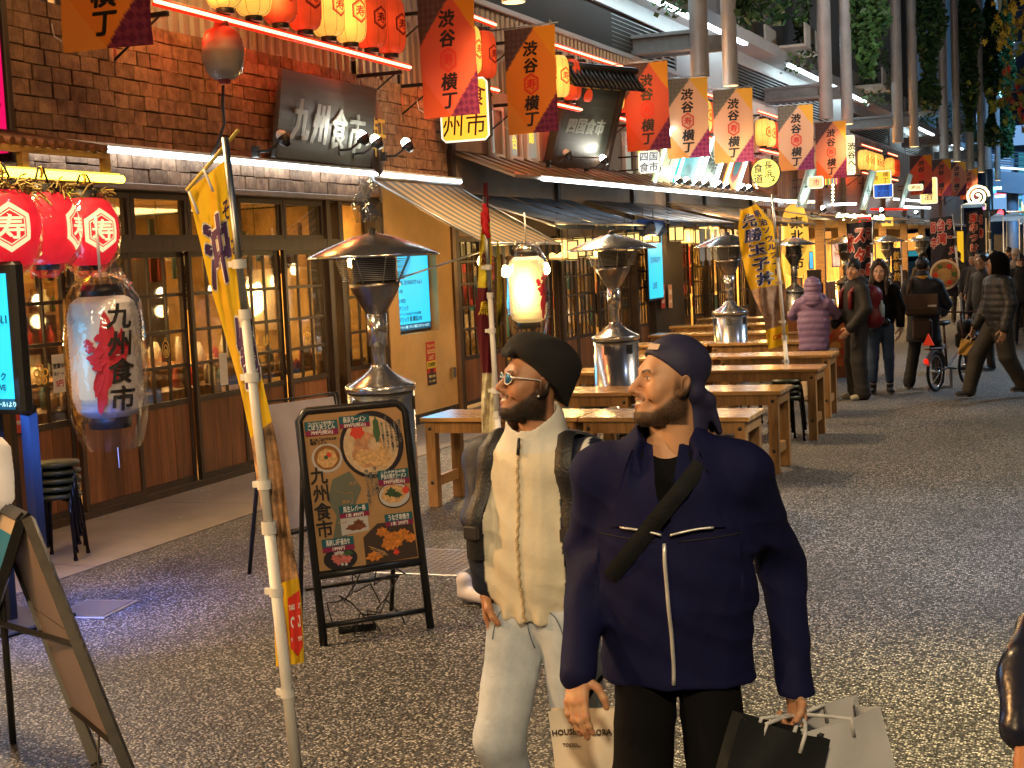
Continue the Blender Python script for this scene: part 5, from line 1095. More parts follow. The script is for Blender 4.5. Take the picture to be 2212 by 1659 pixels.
    for k in range(5):
        a = u*(.12+.09*k)+back*.08; pts = [P(.1+.08*k, .36)-nrm*.02]
        for j in range(1, 8): pts.append(Vector((0, 0, .34-.045*j+.05*math.sin(j*2+k)))+u*(.14+.07*k+.1*math.sin(j*1.1+k*1.7))+back*(.1+.06*math.sin(j+k*2)))
        pts.append(pts[-1]*1+Vector((.05, .03, -pts[-1].z+.01))); c.tube(pts, .004, 5)
    c.box((.1, .2, .005), (.3, .24, .04), M=Matrix.Rotation(.6, 4, 'Z')); c.build('power_cord', M_blackm, t); return t
menu_board()
def aboard_plain(f, u, W_, H_, lab, m_):
    t = thing('standing_board', lab, 'sign board', tuple(f)); u = Vector(u).normalized(); back = Vector((-u.y, u.x, 0)); up_ = (Vector((0, 0, 1))+back*.2).normalized(); nrm = u.cross(up_); P = lambda x, y, l=0: u*x+up_*y+nrm*l
    MB().tube([P(0, 0), P(0, H_), P(W_, H_), P(W_, 0)], .02, 8).tube([P(0, .32), P(W_, .32)], .018, 8).tube([P(.02, H_-.03)+back*.03, back*.5+u*.02], .014, 6).tube([P(W_-.02, H_-.03)+back*.03, back*.5+u*(W_-.02)], .014, 6).build('frame', M_black, t)
    MB().add([P(.02, .33, -.005), P(W_-.02, .33, -.005), P(W_-.02, H_-.02, -.005), P(.02, H_-.02, -.005)], [(0, 1, 2, 3)]).build('panel', m_, t); return t
pf = G(655, 1270); aboard_plain((pf.x-.1, pf.y+.1, 0), (.35, .94, 0), .6, 1.15, 'white backed standing board just behind the food menu board', mat('board white back', (.55, .53, .6), .4, var=.1))
# folding board at the lower left
t = thing('folding_board', 'black framed folding sign board seen from behind at the lower left', 'sign board', (0, 0, 0))
B1 = G(255, 1607, .2); T1 = G(61, 1121, 1.0); T0 = G(-12, 1085, 1.0); B0 = T0+(B1-T1); dirn = (B1-T1); F1 = T1+dirn*1.25; F0 = T0+dirn*1.25
b = MB(); nn = (T0-T1).cross(dirn).normalized()
def bar(b, a, c, w=.028, th=.016): b.tube([a, c], w, 4, smooth=False)
bar(b, T1, F1); bar(b, T0, F0); bar(b, B1, B0); bar(b, T1, T0); bar(b, T1+dirn*.52, T0+dirn*.52, .014); b.build('frame', M_black, t)
o_ = nn*.012; MB().add([T1+o_, T0+o_, B0+o_, B1+o_, T1-o_*.5, T0-o_*.5, B0-o_*.5, B1-o_*.5], [(0, 1, 2, 3), (7, 6, 5, 4)]).build('panel', mat('board pinkish back', (.22, .17, .155), .35, var=.12, vscale=4), t)
d2_ = Vector((-dirn.x*1.05, -dirn.y*1.05, dirn.z)); e_ = Vector((-.03, 0, 0)); b = MB(); bar(b, T1+e_, T1+e_+d2_*1.25); bar(b, T0+e_, T0+e_+d2_*1.25); bar(b, T1+e_+d2_, T0+e_+d2_); bar(b, T1+e_, T0+e_); bar(b, T1+e_+d2_*.58, T1+dirn*.58, .014); b.build('front_frame', M_black, t)
b = MB(); fm2 = lambda s, q, l=0: T1+e_+(T0-T1)*s+d2_*q+nn*0+Vector((-.012-l, 0, .004)); b.add([fm2(0, 0), fm2(1, 0), fm2(1, 1), fm2(0, 1)], [(0, 1, 2, 3)], 0); b.add([fm2(.05, .1, .004), fm2(.95, .1, .004), fm2(.95, .3, .004), fm2(.05, .3, .004)], [(0, 1, 2, 3)], 1); poly(b, lambda x, y, l=0: fm2(x, y, .006), ellipse(.4, .5, .3, .14), 2); poly(b, lambda x, y, l=0: fm2(x, y, .008), ellipse(.4, .5, .2, .09), 3); b.build('front_print', [mat('print cream', (.6, .5, .4), .4), mat('print cyan', (.02, .25, .5), .4), mat('print red', (.5, .1, .06), .4), mat('print orange', (.6, .3, .05), .4)], t)
MB().tube([B1*.6+B0*.4+Vector((0, 0, .02)), B1*.6+B0*.4+Vector((.02, -.05, -.1)), B1*.5+B0*.5+Vector((.12, -.15, -.19))], .005, 5).build('power_cord', M_blackm, t)
p = AT(-16, 1030, 5.9); o = thing('cream_lantern', 'cream paper lantern with small red writing at the left edge', 'lantern', tuple(p)); MB().lathe(ribbed([(.05, -.14), (.08, -.1), (.085, 0), (.08, .12), (.05, .16)], .03), 20).build('paper_shade', paper_mat('warm cream paper', (1, .75, .5), .25, (.8, .7, .6)), o); b = MB(); ff = lambda u, v, l=0: ((.088+l)*math.sin(u/.085), -(.088+l)*math.cos(u/.085), v); write(b, '営業中', .05, 0, .05, ff, 0, vertical=True); b.build('lettering', M_ink_red, o); MB().tube([(0, 0, -.14), (0, 0, -p.z)], .015, 6).build('stand', M_blackm, o)
# ---------------------------------------------------------------- upright cloth flags
def interp(pts, t):
    ys = [p[1] for p in pts]; y = ys[0]+(ys[-1]-ys[0])*t
    return float(np.interp(y, ys, [p[0] for p in pts])), y
def nobori(label, pole, left, right, depth, mats, bands, text, fold=.05, pole_r=.016, ch=None, thick_from=.35, nu=16, nv=48, back=None, tone=None):
    """cloth flag on a pole: pole foot/top and the two cloth edges are measured lines at one depth"""
    p0, p1 = AT(*pole[0], depth), AT(*pole[1], depth); p1 = p1 + (p1-p0)*(p1.z/(p0.z-p1.z)) if abs(p1.z) > .02 else p1; p1.z = 0
    t = thing('flag_banner', label, 'flag', tuple(p1)); o = Vector(p1)
    d = p0-p1; r = pole_r
    b = MB().tube([Vector((0, 0, 0)), d*.38], [r*1.25, r*1.2], 10).tube([d*.38, d*.72], [r, r], 10); b.lathe([(r*1.55, -.02), (r*1.55, .03)], 10, c=tuple(d*.38)).lathe([(r*1.3, -.02), (r*1.3, .02)], 10, c=tuple(d*.72)); b.build('pole', M_white, t)
    MB().tube([d*.72, d], [r*.8, r*.75], 10).build('pole_tip', M_steel2, t)
    for k in (.12, .28, .45, .62, .8): MB().lathe([(r*1.5, -.018), (r*1.5, .018)], 8, c=tuple(d*k)).box((-.05, -.006, -.012), (0, .006, .012), M=Matrix.Translation(d*k)).build('clip', M_white, t)
    def F(u, v, l=0.0):
        xl, y = interp(left, v); xr, y2 = interp(right, v); yy = y+(y2-y)*u
        dd = depth+.03+fold*(math.sin(u*6.5+v*5)*.5+.5)*(1-.3*v)+.012*math.sin(u*15+v*23)-l
        return AT(xl+(xr-xl)*u+1.2*math.sin(v*19+u*3)*(6/depth), yy, dd)-o
    n = len(bands)
    for k, (v0, v1, mi) in enumerate(bands):
        m_ = max(2, int(nv*(v1-v0))); MB().grid(lambda u, v: F(u, v0+(v1-v0)*v), nu, m_).build('flag_cloth', mats[mi], t)
    b = MB()
    for it in text:
        s_, u, v, su, sv, mi = it[:6]; vs, fs, w, h = glyphs(s_, .006, .1); bo = it[6] if len(it) > 6 else .03
        for j, (ox, oy) in enumerate(heavy(bo)): b.add([F(u+(x+ox)*su, v-(y+oy)*sv, (.010 if bo > .07 else .016)+.0005*j) for x, y in vs], fs, mi)
    if ch: ch(b, F)
    if b.v: b.build('lettering', mats, t)
    return t, o, F
c_yel = cloth('yellow flag cloth', (.78, .50, .02), .35); c_eel = mat('eel picture print', (.16, .085, .035), .6, var=.7, vscale=14, col2=(.45, .25, .12)); c_pur = mat('purple ink', (.09, .035, .13), .7); c_redp = mat('flag red print', (.62, .03, .02), .7)
L1 = [(405, 412), (425, 500), (447, 590), (480, 700), (515, 830), (545, 960), (562, 1080), (582, 1180), (592, 1280), (596, 1440)]
R1 = [(486, 345), (500, 420), (520, 560), (545, 700), (570, 830), (598, 960), (618, 1080), (638, 1200), (650, 1290), (657, 1432)]
t, o, F = nobori('tall yellow upright flag with purple brush characters in front of the tavern', ((486, 298), (640, 1659)), L1, R1, 5.55, [c_yel, c_eel, c_redp, c_pur, M_ink_white],
    [(0, .52, 0), (.52, .83, 1), (.83, 1, 0)], [('沖', .42, .15, .72, .14, 4, .085), ('沖', .42, .15, .72, .14, 3, .05), ('縄', .62, .36, .75, .15, 4, .085), ('縄', .62, .36, .75, .15, 3, .045), ('そ', .82, .09, .24, .045, 3), ('ば', .86, .16, .24, .045, 3), ('丼', .9, .235, .24, .05, 3)], fold=.045, pole_r=.019,
    ch=lambda b, F: (b.add([F(u, v, .01) for u, v in ((.52, .865), (.97, .855), (.97, .965), (.78, .985), (.52, .965), (.62, .86), (.72, .83))], [(0, 1, 2, 3, 4)], 2), [b.add([F(.75+x*s_, y0-y*s2, .018) for x, y in glyphs(w_, .05)[0]], glyphs(w_, .05)[1], 4) for w_, y0, s_, s2 in (('TAKE OUT', .885, .085, .014), ('OK!', .915, .2, .03), ('テイクアウトできます', .95, .04, .01))]))
q0, q1 = AT(403, 412, 5.5), AT(515, 281, 5.6); MB().tube([q0-o, q1-o], .008, 6).build('cross_rod', mat('bamboo yellow', (.6, .45, .08), .5), t)
b = MB()
for px, py in ((440, 365), (408, 412)): q = AT(px, py, 5.52)-o; b.tube([q, q+Vector((.02, 0, -.05)), q+Vector((.03, .01, -.09))], .006, 4)
b.build('tie', M_white, t)
c_mar = cloth('maroon flag cloth', (.13, .012, .02), .25); c_fire = mat('flame print', (.62, .22, .02), .7, var=.6, vscale=9, col2=(.5, .45, .02)); c_pic = mat('grilled picture print', (.5, .26, .1), .6, var=.6, vscale=10, col2=(.75, .6, .4))
nobori('furled maroon flag with flame pattern and a white foot beside the lit cream lantern', ((1046, 425), (1074, 900)), [(1044, 395), (1042, 470), (1035, 560), (1027, 680), (1033, 740), (1041, 800), (1040, 860), (1041, 935)], [(1054, 395), (1058, 470), (1062, 560), (1066, 680), (1070, 740), (1071, 800), (1072, 860), (1073, 935)], 9.6, [c_mar, c_fire, c_pic, M_ink],
    [(0, .16, 0), (.16, .42, 1), (.42, .76, 0), (.76, .86, 2), (.86, 1, 2)], [('焼', .5, .3, .7, .06, 0), ('鳥', .5, .5, .7, .06, 1)], fold=.05, pole_r=.018)
t_ = MB(); 
for k in range(6): q = AT(1046+3*math.sin(k*2), 440+k*9, 9.56); t_.tube([q, q+Vector((.04*math.sin(k*3), .02, -.09))], .018, 5)
tag(t_.build('red_tassel', mat('red cord', (.6, .01, .02), .7)), 'red cord tassel knotted at the head of the maroon flag', 'tassel')
MB_t = MB(); MB_t.grid(lambda u, v: AT(1073+12*u*math.sin(v*2.6+.3), 520+230*v, 9.75+.05*math.sin(u*5+v*7)), 5, 16); tag(MB_t.build('flag_fold', [mat('green flame print', (.10, .09, .01), .8, var=.7, vscale=8, col2=(.35, .30, .02))]), 'dark yellow green flag fold hanging right of the maroon flag pole', 'flag')
c_meat = mat('meat picture print', (.42, .17, .10), .6, var=.5, vscale=7, col2=(.6, .42, .3)); c_blue = mat('navy ink', (.012, .02, .16), .7)
L2 = [(1600, 455), (1594, 490), (1600, 540), (1612, 600), (1632, 650), (1650, 690), (1660, 755)]; R2 = [(1634, 440), (1668, 480), (1684, 540), (1694, 600), (1700, 650), (1702, 700), (1703, 742)]
nobori('yellow upright flag with navy characters 先勝玉子丼 and a meat picture', ((1668, 420), (1708, 890)), L2, R2, 15.6, [c_yel, c_meat, c_redp, c_blue, M_ink_white],
    [(0, .57, 0), (.57, .86, 1), (.86, 1, 0)], [(c_, .36+.03*k, .09+.105*k, .48, .095, m_, bo) for k, c_ in enumerate('先勝玉子丼') for m_, bo in ((4, .1), (3, .05))] + [(c_, .76+.015*k, .06+.06*k, .24, .05, 3, .04) for k, c_ in enumerate('明治ソウルフード')] + [('OK', .5, .93, .3, .05, 2)], fold=.1, pole_r=.02)
c_blk = cloth('black flag cloth', (.025, .02, .028), .1); c_rink = mat('brick red ink', (.42, .03, .02), .7); c_pal = mat('pale outline ink', (.7, .5, .42), .7); c_ram = mat('noodle bowl print', (.5, .10, .03), .5, var=.7, vscale=12, col2=(.55, .3, .1))
def outl(s_, u, v0, dv, su, sv): return [(c_, u, v0+dv*k, su, sv, m_, bo) for k, c_ in enumerate(s_) for m_, bo in ((4, .13), (3, .06))]
mm = [c_blk, c_ram, M_ink_white, c_rink, c_pal]
nobori('black flag with red characters スタミナ behind the dark haired pair', ((1886, 470), (1880, 740)), [(1828, 483), (1834, 560), (1843, 700)], [(1884, 478), (1884, 560), (1882, 700)], 27, mm, [(0, 1, 0)], outl('スタミナ', .48, .13, .2, .5, .17)+outl('元気盛り', .84, .12, .17, .24, .12)+outl('炊込', .12, .2, .26, .28, .18), fold=.12, pole_r=.025)
t, o, F = nobori('black noodle flag with red characters 台湾ラーメン and a round bowl picture', ((2058, 462), (2080, 705)), [(2008, 472), (2010, 540), (2014, 640)], [(2060, 466), (2068, 540), (2078, 640)], 31, mm, [(0, 1, 0)], outl('台湾', .45, .1, .17, .36, .15)+outl('ラーメン', .8, .1, .16, .28, .13)+outl('旨辛', .13, .12, .2, .24, .14), fold=.12, pole_r=.025)
q = AT(2041, 593, 30.8); b = MB(); fm = lambda x, y, l=0: Vector((x*.94, x*.34-l, y)); poly(b, fm, ellipse(0, 0, .33, .33, 36), 0); poly(b, fm, ellipse(0, 0, .28, .28, 30), 1, .01); poly(b, fm, ellipse(-.02, -.02, .17, .16, 24, .1), 2, .02)
for k in range(6): poly(b, fm, ellipse(.2*math.cos(k*1.05), .2*math.sin(k*1.05), .06, .05, 12, .2, k), 3 if k % 2 else 4, .025)
tag(b.build('bowl_picture', [mat('bowl rim print', (.75, .6, .4), .5), c_ram, mat('noodle print', (.6, .35, .12), .5, var=.3), mat('chilli print', (.65, .04, .02), .5), mat('leaf print', (.08, .14, .03), .5)], None, tuple(q)), 'round picture of a red noodle bowl at the foot of the black noodle flag', 'picture')
nobori('black flag with red characters at the far end by the white tents', ((2138, 455), (2140, 690)), [(2086, 460), (2088, 520), (2095, 600)], [(2124, 452), (2126, 520), (2130, 600)], 37, mm, [(0, 1, 0)], outl('激辛つけ麺', .42, .1, .15, .46, .13)+outl('名物', .84, .14, .2, .24, .14), fold=.1, pole_r=.028)
nobori('dark flag with gold lettering behind the cyclist', ((1946, 520), (1950, 700)), [(1925, 535), (1927, 600), (1930, 660)], [(1948, 535), (1948, 600), (1950, 660)], 32, [c_blk, M_gold], [(0, 1, 0)], [(c_, .5, .14+.18*k, .7, .16, 1, .03) for k, c_ in enumerate('鉄板焼')], fold=.08, pole_r=.02)

# ---------------------------------------------------------------- strings of lit paper boxes and bulbs
E_box = emit('lit box paper', (1, .66, .2), 1.5)
def box_lantern():
    t = thing('box_lantern', 'x', 'lantern'); MB().box((-.075, -.075, -.11), (.075, .075, .11)).build('paper_box', E_box, t); b = MB()
    for x in (-1, 1):
        for y in (-1, 1): b.box((x*.078-.008, y*.078-.008, -.11), (x*.078+.008, y*.078+.008, .11))
    for z in (-.1, .1):
        for x in (-1, 1): b.box((x*.078-.006, -.08, z-.008), (x*.078+.006, .08, z+.008)); b.box((-.08, x*.078-.006, z-.008), (.08, x*.078+.006, z+.008))
    b.tube([(0, 0, .1), (0, 0, .32)], .006, 4); b.build('lantern_frame', M_frame, t); return t
bl = box_lantern(); bxs = [(1205, 538), (1228, 541), (1259, 534), (1282, 538), (1350, 525), (1367, 522), (1389, 503), (1412, 506), (1461, 505), (1484, 510), (1507, 511), (1524, 503), (1539, 504)]
for i, (px, py) in enumerate(bxs):
    Y = 17.6+i*.62; q = PY(px, py, Y) if i < 8 else AT(px, py, 24+.3*i)
    o = bl if i == 0 else dup(bl); o.scale = (1.25,)*3; o.location = tuple(q); o.rotation_euler = (0, 0, i*.7); o['group'] = 'lit paper box lanterns along the canopies'
    o['label'] = 'glowing paper box lantern, ' + ['first', 'second', 'third', 'fourth', 'fifth', 'sixth', 'seventh', 'eighth', 'ninth', 'tenth', 'eleventh', 'twelfth', 'last'][i] + ' along the canopy edge from the striped awning'
    if i % 3 == 0: point('box lantern glow', q+Vector((0.15, -.15, -.05)), 14, (1, .6, .2), .08)
nb = thing('screen_panel', 'small cyan screen on the dark boards below the canopies', 'screen', tuple(PX(1416, 575, fx(26)+.12)))
MB().box((-.03, -.52, -.62), (.0, .52, .62), bev=.01).build('screen_bezel', M_blackm, nb); b = MB(); fm = flatmap((.004, 0, 0), (0, 1, 0), (0, 0, 1)); rect(b, fm, -.48, -.58, .48, .58, 0); write(b, 'DJ NIGHT!!', 0, .1, .14, fm, 1); write(b, 'LIVE', -.1, -.35, .16, fm, 1); b.build('screen_face', [E_cyan, MATS['screen lettering']], nb)
for i, (px, py) in enumerate(((1432, 640), (1448, 640))):
    q = PX(px, py, fx(26)+.1); b = MB().box((-.003, -.14, -.22), (0, .14, .22)); fm = flatmap((0, 0, 0), (0, 1, 0), (0, 0, 1)); write(b, '酒場', 0, .08, .1, fm, 1, bold=.04); write(b, '500円', 0, -.1, .08, fm, 1, bold=.04); tag(b.build('wall_poster', [mat(f'poster tone {i}', (.5, .05, .04) if i == 0 else (.55, .3, .25), .6), M_ink_white], None, tuple(q)), ['red poster left of the pair on the dark boards', 'pinkish poster right of the pair on the dark boards'][i], 'poster')
# straw curtain by the canopy
b = MB(); rr = random.Random(9)
for i in range(260):
    y = rr.uniform(27.2, 30.2); x = fx(y)+.3+rr.uniform(-.08, .08); h = rr.uniform(1.0, 1.5); b.add([(x, y, 2.4), (x, y+.02, 2.4), (x+rr.uniform(-.04, .04), y+.01, 2.4-h)], [(0, 1, 2)])
tag(b.build('straw_curtain', mat('straw', (.30, .17, .05), .8, var=.4)), 'brown straw curtain hanging under the sand canopy', 'curtain')

# ---------------------------------------------------------------- third stretch of shops, farther along
st3 = thing('shop_row', 'far row of timber fronted food stalls with warm interiors', 'building', (0, 0, 0))
b = MB(); wallrun(b, 33.0, 78, -3.2, -3.0, 0, 3.2); b.build('interior_wall', M_warmwall, st3)
b = MB(); wallrun(b, 33.0, 78, -.4, -.05, 2.75, 4.2); b.build('wall', wood('red brown battens', (.20, .09, .035)), st3)
b = MB(); wallrun(b, 33.0, 78, -3.0, .3, 2.70, 2.75); b.build('interior_ceiling', M_frame, st3)
rr = random.Random(21)
for y in (33, 35.4, 37.8, 41, 44.5, 48, 52, 57, 62, 68): b = MB(); slab(b, y, y+.22, -.2, .06, 0, 2.75); slab(b, y, y+.18, -.2, .06, 2.75, 4.2); b.build('post', wood('brown post', (.17, .09, .04)), st3)
for k, y in enumerate((33.3, 35.7, 38.1)):
    for j in range(9): b = MB(); slab(b, y+j*.23, y+j*.23+.19, -.04, .02, 2.8, 4.1); b.build('batten', MATS['red brown battens'], st3)
for y0, y1 in ((33, 37.5), (41, 44.5), (48, 57)):
    for j in range(int((y1-y0)/.6)): b = MB(); slab(b, y0+j*.6, y0+j*.6+.57, -.08, .0, .05, .95); b.build('counter_board', M_panel, st3)
for y in range(34, 76, 4): area('stall light', (fx(y)-1.2, y+1, 2.6), (fx(y)-.8, y+1, 0), 1.6, 260, (1, .58, .18), sy=2.5)
for i, (ya, yb, m_, lab) in enumerate(((33.2, 37.4, cloth('tan canvas', (.36, .22, .12), .3), 'tan canvas canopy before the lattice wall'), (38, 43, mat('grey canopy vinyl', (.16, .15, .14), .5), 'grey canopy above the row of bulbs'), (44, 50, mat('taupe canopy', (.18, .15, .12), .5), 'taupe canopy beyond the bulb row'), (51, 62, mat('pale canopy', (.4, .42, .42), .5), 'pale canopy near the far red banners'))):
    canopy('stall_canopy', lab, ya, yb, 1.9, 3.0, 2.62, m_, 4)
for i, (a, b_, n, lab) in enumerate((((1812, 467), (1870, 470), 8, 'row of bright bulbs over the stall behind the stamina flag'), ((1880, 470), (1905, 470), 3, 'three bright bulbs right of the bulb row'))):
    t = thing('bulb_string', lab, 'bulbs', (0, 0, 0))
    for k in range(n):
        q = AT(a[0]+(b_[0]-a[0])*k/(n-1), a[1]+(b_[1]-a[1])*k/(n-1)+2*(k % 2), 40); MB().lathe([(0, -.1), (.07, -.06), (.085, 0), (.05, .07), (0, .09)], 10, c=tuple(q)).build('bulb', E_bulb, t)
        if k == 0: pp = [q+Vector((0, 0, .1))]
        else: pp.append(q+Vector((0, 0, .1)))
    MB().tube(pp, .01, 4).build('cord', M_blackm, t)
for k, (px, y0, y1) in enumerate(((1634, 390, 432), (1799, 400, 440))):
    t = thing('bead_lights', ['vertical string of bead lights under the round sign', 'vertical string of bead lights under the small square sign'][k], 'bulbs', (0, 0, 0))
    for j in range(6): q = AT(px, y0+(y1-y0)*j/5, 33); MB().lathe([(0, -.035), (.035, 0), (0, .035)], 8, c=tuple(q)).build('bulb', E_bulb, t)
# eave strips of light, far canopies
for k, (a, b_, d_, m_, lab) in enumerate((((1625, 431), (1760, 436), 34, emit('warm strip', (1, .8, .45), 3), 'warm light strip along the canvas eave under the round sign'), ((1800, 442), (1850, 440), 42, E_white, 'short white strip over the bulb row'), ((1880, 452), (1960, 452), 46, E_redh, 'red strip light over the far stalls'), ((1930, 430), (2015, 436), 52, E_white, 'white strip along the far pale canopy'), ((1950, 447), (2010, 449), 50, E_white, 'second white strip under the far pale canopy'), ((1700, 436), (1745, 437), 36, E_white, 'white strip over the tan canvas'))):
    t = thing('light_strip', lab, 'light strip', (0, 0, 0)); MB().tube([AT(*a, d_), AT(*b_, d_)], .035, 8).build('strip', m_, t)
# lit panels, lanterns and clutter of the stalls
def lit_panel(label, px0, py0, px1, py1, d_, m_, txt='', mi=1, cat='sign', name='lit_sign', frame=True):
    a, c = AT(px0, py0, d_), AT(px1, py1, d_); w = abs((c-a).dot(_r0)); h = a.z-c.z; ctr = (a+c)/2; t = thing(name, label, cat, tuple(ctr), math.atan2(_r0.y, _r0.x))
    MB().box((-w/2-.02, .0, -h/2-.02), (w/2+.02, .06, h/2+.02), bev=.01).build('panel_case', M_frame, t)
    b = MB(); fm = flatmap((0, -.004, 0), (1, 0, 0), (0, 0, 1)); rect(b, fm, -w/2, -h/2, w/2, h/2, 0)
    if txt: write(b, txt, 0, 0, min(w*.7, h/len(txt)*.9), fm, 1, vertical=True, bold=.03, lift=.005)
    b.build('panel_face', [m_, [M_ink, M_ink_red, M_ink_white][mi-1] if mi else M_ink], t); return t
E_warm = emit('warm lit panel', (1, .5, .08), 1.3)
lit_panel('tall glowing yellow panel between stamina flag and far heater', 1890, 512, 1922, 640, 38, E_warm)
lit_panel('yellow menu strip with characters at the stall behind the lilac coat', 1722, 545, 1735, 600, 34, E_warm, '酒と肴', 2)
lit_panel('purple blue poster on the dark stall wall', 1797, 520, 1815, 575, 36, mat('poster violet', (.25, .12, .45), .5, var=.8, vscale=4, col2=(.6, .3, .2), em=.4), '祭', 3)
lit_panel('small orange sign hanging at the stall', 1782, 500, 1796, 515, 35, E_so)
lit_panel('yellow cloth sign near the far white tents', 2066, 500, 2084, 600, 38, emit('yellow cloth sign', (.9, .5, .02), .8))
lit_panel('red hanging sign over the far stalls', 1852, 470, 1882, 484, 37, emit('red sign', (.8, .03, .02), .8), '')
lit_panel('cream menu sheet at the far stall', 1904, 470, 1930, 488, 40, E_warm)
lit_panel('far orange panel beyond the noodle flag', 1960, 505, 1985, 540, 44, E_so)
lit_panel('cyan side light by the heater behind the egg bowl flag', 1748, 545, 1757, 580, 34, emit('cyan side light', (.1, .5, .8), 1))
lit_panel('dark board with white sheet by the stall counter', 1745, 585, 1775, 660, 33, M_frame)
p = AT(1718, 520, 33.5); o = thing('oden_lantern', 'tall yellow bagged lantern under the tan canvas', 'lantern', tuple(p)); MB().lathe(ribbed([(.1, -.85), (.24, -.75), (.3, -.5), (.32, 0), (.3, .5), (.22, .75), (.1, .85)], .07), 22).build('paper_shade', emit('amber paper', (1, .50, .06), 1.0), o); b = MB(); ff = lambda u, v, l=0: ((.325+l)*math.sin(u/.32), -(.325+l)*math.cos(u/.32), v); write(b, '東北食市', .1, -.05, .3, ff, 0, vertical=True, bold=.03); b.build('lettering', M_ink, o)
# noren cloths
for k, (px, py, n, col_) in enumerate(((1555, 530, 6, (.5, .5, .5)), (1640, 470, 5, (.55, .4, .25)))):
    t = thing('noren_curtain', ['pale scalloped curtain over the stall doors', 'sand coloured scalloped curtain under the sand canopy'][k], 'curtain', (0, 0, 0))
    for j in range(n):
        q = AT(px-38+15*j, py, 25.5+k*3+.4*j); MB().grid(lambda u, v: q+Vector((.03*math.sin(u*6), (u-.5)*.42, (.3-.62*v)*(1 if k == 0 else .6)+.06*math.cos(u*6.28)*v)), 6, 5).build('curtain_cloth', cloth(f'noren {k}', col_, .35), t)
# counter near the lilac coat: food picture board, boxes, cups
t = thing('stall_counter', 'wooden stall counter with a food picture front beside the lilac coat', 'counter', tuple(AT(1812, 720, 21.0)*1), math.atan2(_r0.y, _r0.x)); t.location.z = 0
MB().box((-.8, 0, .95), (.5, .5, 1.0)).build('counter_top', M_table, t); MB().box((-.75, .05, 0), (.45, .45, .95)).build('counter_body', M_panel, t)
b = MB(); fm = flatmap((-.05, .045, .72), (1, 0, 0), (0, 0, 1)); rect(b, fm, -.35, -.55, .35, .2, 0)
rr = random.Random(4)
for k in range(14): poly(b, fm, ellipse(rr.uniform(-.28, .28), rr.uniform(-.48, .14), rr.uniform(.05, .1), rr.uniform(.03, .06), 12, .2, k), 1+k % 3, .003+.0005*k)
poly(b, fm, ellipse(-.05, -.3, .1, .03), 4, .015); b.build('food_poster', [mat('poster orange', (.42, .10, .02), .5, var=.4), mat('poster brown', (.12, .03, .01), .5), mat('poster gold', (.6, .3, .06), .5), mat('poster red2', (.5, .03, .01), .5), M_ink_white], t)
for k, (x, h, w) in enumerate(((-.6, .12, .12), (-.4, .28, .05), (-.25, .16, .16), (.05, .22, .06), (.2, .12, .12))): tag(MB().box((-w, 0, 0), (w, .18, h), bev=.01).build('counter_box', [mat('box white', (.6, .58, .55), .5), M_gold][k % 2], None, (t.location.x+x*.93, t.location.y+x*.36+.15, 1.0)), ['white carton at the left end of the food picture counter', 'upright gold menu holder on the food picture counter', 'wide white carton on the food picture counter', 'gold tin on the food picture counter', 'white carton at the right end of the food picture counter'][k], 'box')
# ---------------------------------------------------------------- far end of the street
def bld(label, cx, cy, w, d_, h, m_, rows, cols_, lit, seed, name='far_building'):
    t = thing(name, label, 'building', (cx, cy, 0)); MB().box((-w/2, -d_/2, 0), (w/2, d_/2, h)).build('wall', m_, t); rr = random.Random(seed); ms = [emit('window cool', (.25, .5, .9), .7), emit('window warm', (.9, .6, .3), .6), mat('window dark', (.01, .015, .03), .15), emit('window teal', (.05, .4, .5), .5)]
    for r in range(rows):
        for c in range(cols_):
            x = -w/2+w*(c+.5)/cols_; z = h*(r+.5)/rows; k = rr.random(); f = MB().box((x-w/cols_*.38, -d_/2-.06, z-h/rows*.32), (x+w/cols_*.38, -d_/2+.02, z+h/rows*.32)); f.build('window', ms[0 if k < lit*.5 else 1 if k < lit*.6 else 3 if k < lit else 2], t)
    return t
nv_ = mat('navy concrete', (.03, .04, .08), .6, var=.2)
bld('dark blue office tower beyond the footbridge', 3.6, 150, 17, 14, 46, nv_, 14, 7, .22, 3); bld('far grey blue block behind the street end', -6, 170, 22, 14, 26, mat('slate facade', (.04, .05, .09), .6), 8, 8, .35, 8); bld('low dark block at the end of the street', -2.0, 112, 10, 10, 8.5, mat('dark facade', (.025, .03, .05), .6), 3, 5, .6, 5)
q = PY(2172, 103, 142); t = thing('tower_logo', 'glowing white crest shaped logo sign on the dark tower', 'sign', tuple(q)); b = MB(); s_ = .75; E_lg = emit('logo glow', (.75, 1, .95), 2.5)
for (x0, z0, x1, z1) in ((-.9, -.2, .9, .5), (-.9, -1.0, .9, -.5), (-1.1, -1.5, 1.1, -1.25), (-.3, .5, .3, 1.1)): b.box((x0*s_, -.2, z0*s_), (x1*s_, 0, z1*s_), bev=.1)
b.prism([(-1.1*s_, .5*s_), (1.1*s_, .5*s_), (0, 1.5*s_)], -.2, 0); b.build('logo', E_lg, t)
q = PY(2157, 125, 138); t = thing('light_column', 'vertical cyan light bar left of the tower logo', 'light strip', tuple(q)); MB().box((-.3, 0, -3.6), (.3, .2, 2.6)).build('strip', emit('cyan bar', (.3, .85, 1), 2.2), t)
